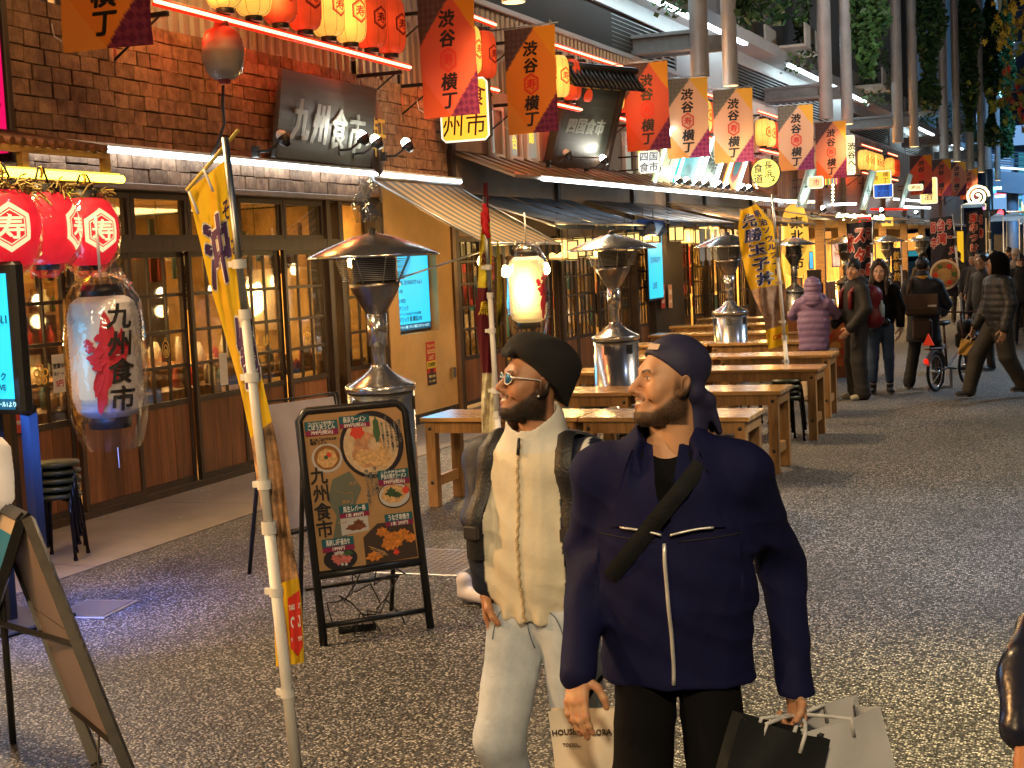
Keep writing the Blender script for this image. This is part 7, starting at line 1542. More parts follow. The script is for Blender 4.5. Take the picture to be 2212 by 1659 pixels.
    if bottom:
        f = Field((-.36, -.62, -.01), (.36, .5, 1.06), hh); r = bottom.get('r', .085)*g; zt = bottom.get('z1', .98); fl = bottom.get('flare', .06)
        f.cap((0, .012, .93), (0, .012, zt), .135*g, .125*g, .04, fl=(1, 1.3, 1))
        for sd, x in (('L', 1), ('R', -1)):
            k_, a = Vector(P['k'+sd]), Vector(P['a'+sd]); a2 = a+(k_-a).normalized()*bottom.get('lift', .0)
            f.chain([(x*.088, .012, .90), k_, a2], [r*1.08, r*bottom.get('knee', .82), fl], .03)
        f.wave(lambda X, Y, Z: folds(X, Y, Z, bottom.get('seed', 5), .0045, 12)+.003*np.sin(Z*75+X*30)*np.exp(-((Z-.15)/.12)**2))
        f.plane((0, 0, zt), (0, 0, 1)); A['bot'] = f; V, F = f.surface(); V = relax(V, F, 2 if fine else 1); cols = bottom['colfn'](V, P) if 'colfn' in bottom else None
        link('trousers', mesh_from('trousers', V*s, F, bottom['mat'], cols), root)
        for sd, x in (('L', 1), ('R', -1)):
            a = Vector(P['a'+sd]); dv = Vector(P.get('toe'+sd, (x*.12, -1, 0))).normalized(); f = Field(tuple(a-Vector((.24, .24, .13))), tuple(a+Vector((.24, .24, .12))), .01)
            b0 = a+Vector((0, 0, -.035)); f.cap(b0-dv*.04, b0+dv*.14+Vector((0, 0, -.012)), .042, .038, .02).cap(a, a+Vector((0, 0, bottom.get('boot', .03))), .045, .048, .02)
            f.plane((0, 0, a.z-.08), (0, 0, -1)); V, F = f.surface(); V = relax(V, F, 1); so_ = np.where((V[:, 2] < a.z-.055)[:, None], np.array(bottom.get('sole', (.5, .48, .45))), np.array(shoes))
            link('shoe', mesh_from('shoe', V*s, F, vcol('shoe', .5), so_), root)
    if hair:
        f = Field((-.16, -.16, -.34), (.16, .2, .18), .0055 if fine else .008); st = hair['style']
        if st == 'short':
            f.ell((0, .022, .045), (.086, .106, .096), .02); f.plane((0, -.062, .07), (0, -1, -.55)); f.plane((0, 0, -.045), (0, -.9, -1)) if True else 0
            f.wave(lambda X, Y, Z: .006*np.sin(X*70+Z*20)*np.sin(Y*60+Z*40))
        elif st == 'fringe':
            f.ell((0, .018, .04), (.09, .112, .1), .02); f.ell((0, -.085, -.06), (.075, .05, .085), .01, 's'); f.plane((0, 0, -.05), (0, -.3, -1)); f.wave(lambda X, Y, Z: .007*np.sin(X*90+np.sin(Z*30)))
        elif st == 'long':
            f.ell((0, .024, .042), (.090, .108, .098), .02)
            for s in (-1, 1): f.cap((s*.078, .0, .02), (s*.092, -.035, -.17), .034, .036, .03); f.cap((s*.092, -.035, -.17), (s*.085, -.085, -.36), .036, .016, .03)
            f.cap((0, .08, 0), (0, .10, -.30), .07, .075, .04); f.ell((0, -.105, -.02), (.060, .075, .105), .012, 's'); f.wave(lambda X, Y, Z: .004*np.sin(X*120+np.sin(Z*22)*2)+.003*np.sin(Y*90+Z*14))
        elif st == 'hood':
            f.ell((0, .025, .0), (.125, .14, .15), .02).cap((0, .05, -.1), (0, .06, -.2), .11, .12, .04); f.ell((0, -.14, -.02), (.075, .09, .105), .02, 's')
            if hair.get('quilt'): f.wave(lambda X, Y, Z: -.009*np.abs(np.sin(Z*46))+.004)
        elif st == 'cap':
            f.ell((0, .02, .055), (.089, .108, .088), .02); f.plane((0, 0, .02), (0, -.2, -1)); f.cap((-.05, -.08, .035), (.05, -.08, .035), .01, k=.01); f.cap((0, -.09, .035), (0, -.15, .025), .04, .03, .01, fl=(1, 1, 4))
        elif st == 'beanie': f.ell((0, .02, .06), (.094, .112, .1), .02); f.plane((0, 0, .015), (0, -.25, -1)); f.cap((-.06, -.06, .03), (.06, -.06, .03), .015, k=.02)
        if 'hook' in hair: hair['hook'](f)
        V, F = f.surface(); V = relax(V, F, 1); link(hair.get('name', 'hair'), mesh_from('hair', xform(V, Hm, hc)*s, F, hair['mat']), root)
    return A
def whiskers(A, head, beardcol, n, ln, m_, seed, parent_scale):
    """short separate beard hairs standing on the bearded skin"""
    V, F, c = head; rng = np.random.RandomState(seed); lum = c @ np.array((.4, .4, .2)); ok = np.where((lum < np.dot(beardcol, (.4, .4, .2))+.075) & (V[:, 2] < -.035) & (V[:, 1] < .03))[0]
    if not len(ok): return
    b = MB(); i = ok[rng.randint(0, len(ok), n)]; P0 = V[i]+rng.randn(n, 3)*.0012; ctr = np.array((0, .0, -.06)); out = P0-ctr; out /= np.linalg.norm(out, axis=1)[:, None]; d = out*.55+np.array((0, -.15, -.75))+rng.randn(n, 3)*.35; d /= np.linalg.norm(d, axis=1)[:, None]; sd = np.cross(d, out); sd /= np.linalg.norm(sd, axis=1)[:, None]+1e-9
    L_ = ln*(.5+rng.rand(n))[:, None]; w = .00055; T = np.stack([P0-sd*w, P0+sd*w, P0+d*L_], 1).reshape(-1, 3); T = xform(T, A['Hm'], A['hc'])*A['s']
    me = bpy.data.meshes.new('beard'); me.from_pydata([tuple(v) for v in T], [], [(3*k, 3*k+1, 3*k+2) for k in range(n)]); me.materials.append(m_); tag(link('beard', me, A['root']), kind='stuff')
def local_fn(loc, rz, s):
    Mi = Matrix.Rotation(-rz, 3, 'Z'); return lambda p: Mi @ (Vector(p)-Vector(loc))/s
# ---------------------------------------------------------------- the two men in front
def zipline(pts, r, parent, m_, name='zip'): MB().tube(pts, r, 6).build(name, m_, parent)
M_navy = mat('navy shell fabric', (.0045, .0058, .042), .8, spec=.2, var=.12, vscale=5, bump=.10, bscale=60)
M_chrome = mat('zip metal', (.80, .79, .77), .45, .6)
M_blkcloth = mat('black cotton', (.005, .005, .006), .9, spec=.12, bump=.15, bscale=200)
M_denim = mat('pale denim', (.40, .48, .60), .85, var=.25, vscale=3.5, bump=.2, bscale=240, col2=(.58, .64, .72))
M_cream = vcol('cream and navy jacket', .6, bump=.15, bscale=60)
# man in the navy jacket
D2 = 3.92; b2 = AT(1462, 1440, D2); loc2 = (b2.x, b2.y, 0); rz2 = .26-.12; H2 = 1.69; s2 = H2/1.75; LF = local_fn(loc2, rz2, s2)
wL = LF(AT(1716, 1478, D2-.02)); wR = LF(AT(1250, 1440, D2-.1)); eL = LF(AT(1692, 1225, D2+.08)); eR = LF(AT(1272, 1195, D2+.08))
skin2 = (.52, .27, .145)
h2 = head_mesh(.0024, 1.0, skin2, beard=.93, nose=1.05, cheekline=.75, beardcol=(.03, .018, .012))
def hookcap(f): pass
def top2(f, P):
    f.wave(lambda X, Y, Z: .006*np.sin((Z*1.2+np.abs(X)*1.4)*30+2*np.sin(Y*9+X*7))*np.exp(-((Z-1.14)/.10)**2)*(np.abs(X) > .2))
    P['pre'] = f.D.copy(); f.cap((0, -.16, 1.215), (0, -.115, 1.46), .004, .088, .008, 's'); f.ell((0, -.03, 1.53), (.075, .085, .085), .015, 's')
A2 = person('bearded man in navy zip jacket and backwards navy cap carrying paper bags', loc2, rz2, H2, dict(eL=tuple(eL), wL=tuple(wL), eR=tuple(eR), wR=tuple(wR), sw=.205, kL=(.11, -.05, .49), kR=(-.10, -.08, .50), aR=(-.11, -.04, .08), curlL=.95, curlR=.35, palmL=(-.6, -.5, 0), palmR=(.3, .9, 0)), head_rz=-1.06, head_tilt=(-.10, -.04), hs=.94, hoff=(.012, 0, .022), skin=skin2, head=h2, fine=True,
    top=dict(mat=M_navy, z0=.79, w=.214, d=.58, r=.063, fold=.0055, hem=.226, kk=.05, cuff=.02, hook=top2, name='jacket'), bottom=dict(mat=M_blkcloth, r=.084, flare=.08, z1=.95, knee=1.02))
whiskers(A2, h2, (.03, .018, .012), 2600, .005, mat('brown whisker', (.02, .012, .008), .7), 1, 1)
f2 = A2['top']; P2 = lambda x, z, off=.004: Vector((x, (f2.front(x, z) or -.15)-off, z))*s2
r2 = A2['root']; zp = [P2(.004*math.sin(k), .815+.355*k/14+0) for k in range(15)] 
zipline([P2(.0+.006*math.sin(z*9), z, .003) for z in np.linspace(.81, 1.21, 18)], .0058, r2, M_chrome)
# open collar flaps, dark shirt, zip edges
pre = A2['P']['pre']
def pfront(x, z):
    sv = f2.D; f2.D = pre; y = f2.front(x, z); f2.D = sv; return y if y is not None else -.06
def flap(sd):
    def F(u, v):
        a = R(28+95*u); p0 = Vector((sd*(.078+.012*u)*math.sin(a), .012-.088*math.cos(a), 1.475+.035*u))
        p1 = Vector((sd*(.012+.150*u), 0, 1.235+.045*u-.03*u*u)); p1.y = pfront(p1.x, p1.z)-.012
        q = p0.lerp(p1, v); b_ = .02*math.sin(math.pi*v)*(1-.3*u)
        yf = pfront(q.x, q.z)-.007 if abs(q.x) > .09 or q.z < 1.38 else q.y
        q.y = min(q.y-b_, yf-b_*.3); q.z += .012*math.sin(math.pi*v); return q*s2
    nu, nv = 18, 14; T = np.array([[tuple(F(i/nu, j/nv)) for i in range(nu+1)] for j in range(nv+1)])
    for _ in range(14): T[1:-1, 1:-1] = T[1:-1, 1:-1]*.4+.15*(T[:-2, 1:-1]+T[2:, 1:-1]+T[1:-1, :-2]+T[1:-1, 2:])
    T[:, :, 1] -= .006*np.sin(np.linspace(0, math.pi, nv+1))[:, None]
    Fq = lambda u, v: Vector(T[min(nv, int(round(v*nv))), min(nu, int(round(u*nu)))])
    MB().grid(Fq, nu, nv).build('collar', M_navy, r2)
    zipline([Vector(T[nv, i])+Vector((0, -.003, 0)) for i in range(0, 15)], .0034, r2, M_chrome)
    def N(u, v): a = R(110+75*u); rd = .088+.012*(1-v); return Vector((sd*rd*math.sin(a), .014-rd*math.cos(a), 1.42+.10*v))*s2
    MB().grid(N, 8, 5).build('collar_stand', M_navy, r2)
flap(1); flap(-1)
f = Field((0, 0, 0), (.1, .1, .1), f2.h); f.lo, f.n, f.ax = f2.lo, f2.n, f2.ax; f.D = pre+.016; X_ = f.ax[0][:, None, None]; Z_ = f.ax[2][None, None, :]; f.D = np.maximum(f.D, np.maximum(np.abs(X_)-.13, 1.17-Z_).astype(np.float32)+np.zeros_like(f.D)); f.ell((0, -.05, 1.52), (.078, .11, .085), .01, 's'); f.plane((0, 0, 1.47), (0, 0, 1)); V, F = f.surface(); link('shirt', mesh_from('shirt', relax(V, F, 1)*s2, F, M_blkcloth), r2)
# yoke seam
for sd in (1, -1): zipline([P2(sd*(.03+.17*u), 1.215+.012*u, .001) for u in np.linspace(0, 1, 9)], .0022, r2, mat('dark seam thread', (.008, .008, .02), .8), 'seam')  # near-black thread along each yoke seam
# cross-body strap
b = MB(); pts = []
for t_ in np.linspace(0, 1, 16):
    x = .100-.265*t_; z = 1.425-.315*t_; y = pfront(x, z); pts.append(Vector((x, y-(.006 if t_ < .16 else .026 if t_ < .5 else .012), z)))
n_ = Vector((.33, 0, .285)).normalized()*-.0; wd = Vector((.755, 0, -.655))*.024
b.grid(lambda u, v: (pts[int(round(v*15))]+wd*(2*u-1)*1.0+Vector((0, -.006*math.sin(math.pi*u)-.002, 0)))*s2, 4, 15); b.build('bag_strap', mat('dark webbing', (.006, .007, .009), .7, spec=.2, bump=.3, bscale=200), r2)
# cap worn backwards
f = Field((-.14, -.14, -.17), (.14, .24, .18), .004)
f.ell((0, .018, .048), (.086, .106, .094), .01); f.wave(lambda X, Y, Z: -.002*np.sin(Y*50+Z*14+np.sin(X*30))*np.exp(-((Z-.07)/.05)**2)); f.plane((0, -.075, .078), (0, -.8, -1.0)); f.plane((0, .02, .005), (0, -.52, -1)) ; f.ell((0, -.095, .04), (.05, .045, .028), .01, 's')
f.cap((-.045, .105, -.045), (.045, .105, -.045), .016, k=.02); f.cap((-.04, .115, -.06), (-.03, .155, -.145), .014, .008, .03).cap((.04, .115, -.06), (.03, .155, -.145), .014, .008, .03).cap((0, .122, -.06), (0, .165, -.148), .014, .008, .03)
f.cap((-.045, .06, -.03), (.045, .06, -.03), .03, k=.03); f.cap((0, .07, -.06), (0, .075, -.16), .045, .05, .03)
V, F = f.surface(); link('cap', mesh_from('cap', xform(relax(V, F, 1), A2['Hm'], A2['hc'])*s2, F, mat('navy cap cotton', (.02, .02, .062), .7, bump=.1, bscale=150)), r2)
cp = lambda x, y, z: (A2['Hm'] @ Vector((x, y, z)) + A2['hc'])*s2
b = MB(); b.add([cp(.012, -.082, .092), cp(.05, -.064, .092), cp(.05, -.058, .108), cp(.014, -.076, .110)], [(0, 1, 2, 3)]); b.build('cap_label', mat('pale patch', (.6, .45, .36), .7), r2)
# man in the cream and navy jacket
D1 = 4.32; b1 = AT(1172, 1330, D1); loc1 = (b1.x, b1.y, 0); rz1 = .33-.52; H1 = 1.68; s1 = H1/1.75; LF = local_fn(loc1, rz1, s1)
eR = LF(AT(1040, 1120, D1+.0)); wR = LF(AT(1052, 1262, D1+.03)); eL = LF(AT(1306, 1190, D1+.12)); wL = LF(AT(1334, 1362, D1+.08))
skin1 = (.40, .19, .10)
h1 = head_mesh(.0024, 1.0, skin1, beard=1.0, nose=1.0, cheekline=.35, beardcol=(.010, .007, .005))
def col1(V, P):
    x, y, z = V[:, 0], V[:, 1], V[:, 2]; c = np.tile(np.array((.009, .013, .032)), (len(V), 1)); cr = np.array((.66, .60, .47)); wl = np.array((.6, .62, .6))
    edge = .118+.035*np.clip((1.38-z)/.5, -.4, 1)-.03*np.clip((1.05-z)/.25, 0, 1)
    pan = (y < .02) & (np.abs(x) < edge) & (z < 1.44); c[pan] = cr; c[(z > 1.425) & (np.hypot(x, y-.01) < .13)] = (.62, .61, .56)
    arm = (x > .19) & (z > 1.20); band = (np.abs((x-.19)*.9-(1.42-z)*.55) < .034) & arm & (y < .1); c[band] = wl; return c
def top1(f, P):
    f.cap((0, .012, 1.44), (0, .012, 1.505), .090, .094, .03); f.wave(lambda X, Y, Z: folds(X, Y, Z*.35, 9, .0035, 30)*(np.abs(X) < .17)); f.cap((0, .0, 1.47), (0, -.04, 1.66), .066, .10, .008, 's')
    f.wave(lambda X, Y, Z: .006*np.sin(X*95)*np.exp(-((Z-.90)/.035)**2))
A1 = person('bearded man in cream and navy jacket, black beret and glasses with a backpack', loc1, rz1, H1, dict(eL=tuple(eL), wL=tuple(wL), eR=tuple(eR), wR=tuple(wR), sw=.192, kR=(-.12, -.10, .50), kL=(.11, .02, .49), curlL=1.0, curlR=.3, palmL=(-.8, -.4, 0), palmR=(.9, .2, 0)), head_rz=-.72, head_tilt=(-.14, -.03), hs=.93, hoff=(.01, 0, .012), skin=skin1, head=h1, fine=True,
    top=dict(mat=M_cream, z0=.885, w=.178, d=.66, r=.060, fold=.0055, hem=.18, hook=top1, colfn=col1, cuff=-.01, name='jacket'), bottom=dict(mat=M_denim, r=.094, flare=.07, z1=.95, knee=.86), shoes=(.6, .6, .6))
whiskers(A1, h1, (.010, .007, .005), 4200, .007, mat('black whisker', (.008, .006, .005), .6), 2, 1)
f1 = A1['top']; r1 = A1['root']; P1 = lambda x, z, off=.004: Vector((x, (f1.front(x, z) or -.13)-off, z))*s1
b = MB()
for i, z in enumerate(np.linspace(.9, 1.45, 90)): q = P1(.002*math.sin(i*1.3), z, .003); b.lathe([(0, -.0045), (.0052, -.002), (.0052, .002), (0, .0045)], 6, c=tuple(q))
b.build('zip', mat('zip cream', (.5, .38, .22), .4), r1); zipline([P1(0, 1.47, .008), P1(.004, 1.42, .014)], .005, r1, M_blackm, 'zip_pull')
g1 = A1['bot']
def J1(x, z, off=.001): return Vector((x, (g1.front(x, z) or -.1)-off, z))*s1
m_th = mat('denim seam', (.16, .2, .27), .9); zipline([J1(.004*math.sin(z*20), z) for z in np.linspace(.80, .93, 9)], .0022, r1, m_th, 'fly_seam')
for sd in (1, -1):
    zipline([J1(sd*(.075+.05*math.sin(a)), .93-.11*(1-math.cos(a))) for a in np.linspace(0, 1.5, 9)], .002, r1, m_th, 'pocket_seam')
# beret
f = Field((-.16, -.16, -.2), (.16, .22, .22), .004); f.ell((0, .03, .085), (.112, .135, .078), .02, rot=Euler((R(-14), 0, 0))).ell((0, .045, .03), (.092, .105, .09), .03).cap((0, .085, -.02), (0, .085, -.07), .055, .045, .03)
f.plane((0, -.07, .075), (0, -1.2, -1.0)); f.plane((0, .03, .0), (0, -.8, -1)); f.cap((-.03, -.095, .088), (.03, -.095, .088), .014, k=.02); f.wave(lambda X, Y, Z: .002*np.sin(X*40+Y*30)*np.sin(Z*50))
V, F = f.surface(); link('beret', mesh_from('beret', xform(relax(V, F, 1), A1['Hm'], A1['hc'])*s1, F, mat('black wool', (.009, .008, .009),   .9, bump=.3, bscale=300)), r1)
c1 = lambda x, y, z: (A1['Hm'] @ Vector((x, y, z)) + A1['hc'])*s1
# glasses
b = MB()
for sd in (1, -1):
    b.tube([c1(sd*(.034+.024*math.cos(a)), -.104+.012*abs(math.cos(a))*(1 if sd*math.cos(a)*sd > 0 else .2), .004+.019*math.sin(a)) for a in np.linspace(0, 6.283, 20)], .0014, 5); b.tube([c1(sd*.058, -.098, .010), c1(sd*.075, -.075, .010), c1(sd*.080, -.005, .008), c1(sd*.078, .012, -.004)], .0022, 5)
b.tube([c1(-.010, -.109, .006), c1(0, -.114, .008), c1(.010, -.109, .006)], .0014, 5); b.build('glasses', M_chrome, r1)
b = MB()
for sd in (1, -1): b.add([c1(sd*.034, -.106, .004)]+[c1(sd*(.034+.023*math.cos(a)), -.1045+.010*abs(math.cos(a)), .004+.018*math.sin(a)) for a in np.linspace(0, 6.283, 17)[:-1]], [(0, 1+k, 1+(k+1) % 16) for k in range(16)])
b.build('lens', mat('blue mirror lens', (.1, .35, .8), .08, .75), r1)
b = MB().lathe([(0, .005), (.005, 0), (0, -.005)], 10, c=tuple(c1(.083, -.004, -.045))); b.build('earring', M_chrome, r1)
# backpack and straps
M_pack = mat('black nylon', (.014, .013, .015), .5, bump=.3, bscale=120)
f = Field((-.22, .02, .9), (.22, .4, 1.5), .01); f.cap((-.07, .22, 1.05), (.07, .22, 1.05), .11, k=.04).cap((-.06, .2, 1.33), (.06, .2, 1.33), .1, k=.08).cap((0, .22, 1.05), (0, .2, 1.33), .12, k=.08); V, F = f.surface(); link('backpack', mesh_from('backpack', relax(V, F, 1)*s1, F, M_pack), r1)
for sd in (1, -1):
    b = MB(); cpts = []
    for t_ in np.linspace(0, 1, 20):
        if t_ < .4: a = t_/.4; p = Vector((sd*.125, .16-.20*a, 1.40+.085*math.sin(a*2.0)))
        else: a = (t_-.4)/.6; p = Vector((sd*(.135+.03*a), -.04, 1.44-.36*a)); y = f1.front(p.x, p.z); p.y = (y if y is not None else -.06)-.008
        if t_ < .4:
            k_ = int(round((p.x-f1.lo[0])/f1.h)); j_ = int(round((p.y-f1.lo[1])/f1.h)); col_ = f1.D[k_, j_, :]; w_ = np.where(col_ < 0)[0]; p.z = (f1.lo[2]+w_[-1]*f1.h+.008) if len(w_) else p.z
        cpts.append(p)
    b.grid(lambda u, v: (cpts[int(round(v*19))]+Vector((sd*.0+(u-.5)*.062, 0, .004))+Vector((0, -.012*math.sin(math.pi*u), .012*math.sin(math.pi*u) if v < .4 else 0)))*s1, 5, 19); st_ = b.build('strap', M_pack, r1)
    q = cpts[16]; MB().box((-.026, -.018, -.02), (.026, -.004, .02), bev=.004, M=Matrix.Translation(q*s1)).build('buckle', mat('buckle plastic', (.04, .035, .035), .3), st_)
# ---------------------------------------------------------------- carried bags
M_paper = mat('pale paper bag', (.62, .62, .64), .5, var=.08, vscale=4); M_kraft = mat('cream paper bag', (.66, .58, .48), .6, var=.12, vscale=4)
def bag(name, label, loc, rz, w, h, d, m_, grip, hm, tiltx=0, draw=None, hr=.006, openk=.12):
    t = thing(name, label, 'bag', loc, rz); n = 6; Mt = Matrix.Rotation(tiltx, 3, 'Y')
    def F(u, v, sgn):
        x = (u-.5)*w; z = -v*h; y = sgn*d*.5*(openk+(1-openk)*min(1, v*1.6))*(1-.0*abs(u-.5)) + .008*math.sin(u*9+v*7+sgn); return Mt @ Vector((x*(1-.04*v), y, z))
    b = MB(); b.grid(lambda u, v: F(u, v, -1), 10, 12); b.grid(lambda u, v: F(u, v, 1), 10, 12, flip=True)
    for e in (0, 1): b.grid(lambda u, v: F(e, v, -1)*(1-u)+F(e, v, 1)*u + Mt @ Vector(((-.25*d*math.sin(math.pi*u)*(1 if e else -1))*(1-v*.6), 0, 0)), 4, 12)
    b.grid(lambda u, v: F(u, 1, -1)*(1-v)+F(u, 1, 1)*v, 4, 2); b.build('bag_body', m_, t)
    g = Vector(grip)-Vector(loc); g = Matrix.Rotation(-rz, 3, 'Z') @ g
    for s_ in (-1, 1):
        a, c = F(.3, .0, s_), F(.7, .0, s_); MB().tube([a+Mt @ Vector((0, 0, -.05)), a, (a+g)/2+Vector((-.012, 0, .0)), g+Vector((-.01, 0, 0)), g+Vector((.01, 0, 0)), (c+g)/2+Vector((.012, 0, 0)), c, c+Mt @ Vector((0, 0, -.05))], hr, 6).build('handle', hm, t)
    if draw: b = MB(); draw(b, lambda x, y, l=0: F(.5+x/w, .5-y/h, -1)+Mt @ Vector((0, -.004-l, 0))); b.build('print', [M_ink, mat('pencil print', (.3, .25, .24), .7)], t)
    return t
gl = A1['root'].matrix_world if False else None
def hand_pt(A, sd, loc, rz, down=.085): 
    P = A['P']; e, w = Vector(P['e'+sd]), Vector(P['w'+sd]); q = w+(w-e).normalized()*down; return Matrix.Rotation(rz, 3, 'Z') @ (q*A['s']) + Vector(loc)
gA = hand_pt(A1, 'L', loc1, rz1); top_ = AT(1300, 1528, 4.0)
def dA(b, fm):
    write(b, 'HOUSE OF FLORA', -.06, .14, .022, fm, 0, bold=.03); write(b, 'TOKYO', -.1, .105, .013, fm, 0)
    for k in range(9): b.tube([fm(-.02+.02*k, -.18, .0), fm(.02+.018*k+.02*math.sin(k), -.06+.02*math.sin(k*2), .0), fm(.0+.02*k, .02*math.cos(k*3), 0)], .0012, 4, 1, caps=False)
bag('shopping_bag', 'cream paper shopping bag with black ribbon handles between the two men', (top_.x, top_.y, top_.z-.0), rz1+.25, .31, .40, .12, M_kraft, tuple(gA), M_blkcloth, draw=dA, tiltx=-.1)
gB = hand_pt(A2, 'L', loc2, rz2); tB = AT(1762, 1545, D2-.05)
bag('shopping_bag', 'large white paper bag with white cord handles at the right hand side', (tB.x, tB.y, tB.z-.01), rz2+.55, .34, .46, .18, M_paper, tuple(gB), mat('white cord', (.6, .6, .6), .6), tiltx=-.16, openk=.7)
tC = AT(1690, 1568, D2-.16); bag('shopping_bag', 'glossy black paper bag tucked behind the white paper bag', (tC.x, tC.y, tC.z), rz2+.35, .26, .42, .12, mat('black glossy paper', (.02, .022, .024), .25), tuple(gB), mat('white cord', (.6, .6, .6), .6), tiltx=.32, openk=.5)
# sneaker behind the cream jacket
f = Field((-.09, -.2, -.01), (.09, .2, .2), .006); f.cap((0, .07, .055), (0, -.09, .045), .045, .04, .02).cap((0, .075, .06), (0, .08, .13), .042, .045, .02); f.plane((0, 0, 0), (0, 0, -1)); V, F = f.surface(); q = G(1026, 1305); o = bpy.data.objects.new('sneaker', mesh_from('sneaker', relax(V, F, 1), F, vcol('shoe', .5), np.where((V[:, 2] < .02)[:, None], np.array((.05, .05, .05)), np.array((.62, .55, .58))))); COL.objects.link(o); o.location = tuple(q); o.rotation_euler = (0, 0, 1.2); tag(o, 'white sneaker just visible behind the pocketed hand of the cream jacket', 'shoe')
# ---------------------------------------------------------------- people farther along the street
def mb(name, col, rough=.7, **k): return mat(name, col, rough, **k)
M_lil = mb('lilac down', (.20, .13, .27), .45); M_blk = mb('black padded cloth', (.009, .008, .008), .7); M_char = mb('charcoal cloth', (.018, .016, .017), .8); M_bei = mb('beige cotton', (.42, .33, .24), .8); M_blu = mb('mid blue denim', (.06, .10, .19), .8, var=.25, vscale=4); M_olv = mb('olive cargo cloth', (.04, .034, .026), .75, var=.2); M_gdn = mb('graphite down', (.018, .018, .020), .5); M_hair = mb('black hair', (.010, .008, .008), .45); M_hbr = mb('dark brown hair', (.025, .013, .010), .4)
def face_cam(px, py, off=0.0): p = G(px, py); return (p.x, p.y, 0), math.atan2(-p.x, p.y)*1.0 + off if False else (math.atan2(-p.x, p.y)+off)
def rz_to_cam(p): return math.atan2(-p[0], p[1])
sA = (.46, .27, .17); sP = (.58, .36, .27)
p = G(1762, 866); person('person in a lilac quilted hooded coat and beige trousers, back turned, arms raised', (p.x, p.y, 0), rz_to_cam(p)+3.05, 1.56, dict(eL=(.30, -.16, 1.22), wL=(.14, -.28, 1.45), eR=(-.30, -.16, 1.22), wR=(-.10, -.28, 1.46)), skin=sP, female=True, top=dict(mat=M_lil, z0=.72, w=.205, r=.075, quilt=34, hood=True, chev=.6, hem=.215), bottom=dict(mat=M_bei, r=.095, flare=.085, knee=.95), hair=dict(style='hood', mat=M_lil, quilt=True, name='hood'), shoes=(.35, .3, .25))
p = G(1852, 862); A = person('dark haired young man in black hooded jacket wearing a red backpack', (p.x, p.y, 0), rz_to_cam(p)-1.15, 1.76, dict(wL=(.22, -.16, .92), wR=(-.2, -.2, .95)), head_rz=.75, skin=sA, top=dict(mat=M_blk, z0=.80, w=.20, r=.08, hood=True), bottom=dict(mat=M_char, r=.105, flare=.10, knee=.98), hair=dict(style='fringe', mat=M_hair), shoes=(.5, .45, .3))
f = Field((-.2, .0, .85), (.2, .42, 1.5), .014); f.cap((-.05, .23, 1.02), (.05, .23, 1.02), .12, k=.04).cap((-.04, .22, 1.3), (.04, .22, 1.3), .11, k=.06).cap((0, .23, 1.02), (0, .22, 1.3), .13, k=.06); V, F = f.surface(); link('backpack', mesh_from('backpack', relax(V, F, 1), F, mb('maroon nylon', (.16, .008, .015), .5)), A['root'])
b = MB(); [b.tube([(sd*.12, .14, 1.36), (sd*.13, 0, 1.47), (sd*.14, -.125, 1.36), (sd*.15, -.13, 1.15)], .03, 6) for sd in (1, -1)]; b.build('strap', MATS['maroon nylon'], A['root'])
MB().lathe([(0, -.1), (.035, -.1), (.035, .05), (.015, .08), (.015, .11), (0, .11)], 12, c=(.13, .30, 1.13)).build('water_bottle', mat('clear bottle', (.45, .6, .75), .1), A['root'])
p = G(1905, 850); person('long haired woman in a black coat, blue jeans and black boots', (p.x, p.y, 0), rz_to_cam(p)+.05, 1.70, dict(wL=(.26, -.02, .9), wR=(-.25, -.08, .92)), head_rz=-.12, skin=sP, female=True, top=dict(mat=M_blkcloth, z0=.93, w=.175, r=.066, collar=True), bottom=dict(mat=M_blu, r=.09, flare=.06, lift=.1), hair=dict(style='long', mat=M_hbr), shoes=(.015, .014, .014))
f = Field((-.2, -.25, .82), (.2, 0, 1.05), .012); f.cap((-.07, -.17, .94), (.07, -.17, .94), .055, k=.02); V, F = f.surface(); A_ = bpy.context.scene.objects; q = [o for o in COL.objects if o.name.startswith('person') and 'long haired' in o.get('label', '')][0]; link('waist_bag', mesh_from('waist_bag', relax(V, F, 1), F, M_pack), q)
# cyclist standing over the folding bicycle
p = G(1998, 838); rzc = rz_to_cam(p)+3.0
A = person('man seen from behind in dark coat with a brown messenger bag, astride a bicycle', (p.x, p.y, 0), rzc, 1.74, dict(wL=(.22, -.34, 1.0), eL=(.29, -.1, 1.12), wR=(-.22, -.34, 1.0), eR=(-.29, -.1, 1.12), kL=(.14, -.06, .5), aL=(.2, .05, .08), kR=(-.13, -.2, .52), aR=(-.16, -.14, .1)), skin=sA, top=dict(mat=mb('ink blue coat', (.014, .018, .028), .7), z0=.62, w=.20, r=.075, hem=.24, collar=True), bottom=dict(mat=M_blk, r=.10, flare=.08), hair=dict(style='short', mat=M_hair), shoes=(.03, .03, .03))
rc = A['root']; b = MB(); m_br = mb('brown canvas', (.075, .045, .035), .7)
MB().box((-.22, .17, .98), (.2, .28, 1.26), bev=.03).build('messenger_bag', m_br, rc); MB().box((-.23, .275, 1.06), (.21, .295, 1.27), bev=.01).build('bag_flap', mb('brown flap', (.10, .055, .04), .6), rc); MB().box((-.14, .16, .66), (.12, .26, .94), bev=.03).build('lower_pouch', m_br, rc)
MB().box((-.21, .296, 1.10), (-.10, .30, 1.125)).build('bag_label', M_white, rc); b = MB(); b.tube([(.17, .2, 1.25), (.15, .12, 1.42), (.1, -.05, 1.47)], .035, 6); b.build('strap', m_br, rc)
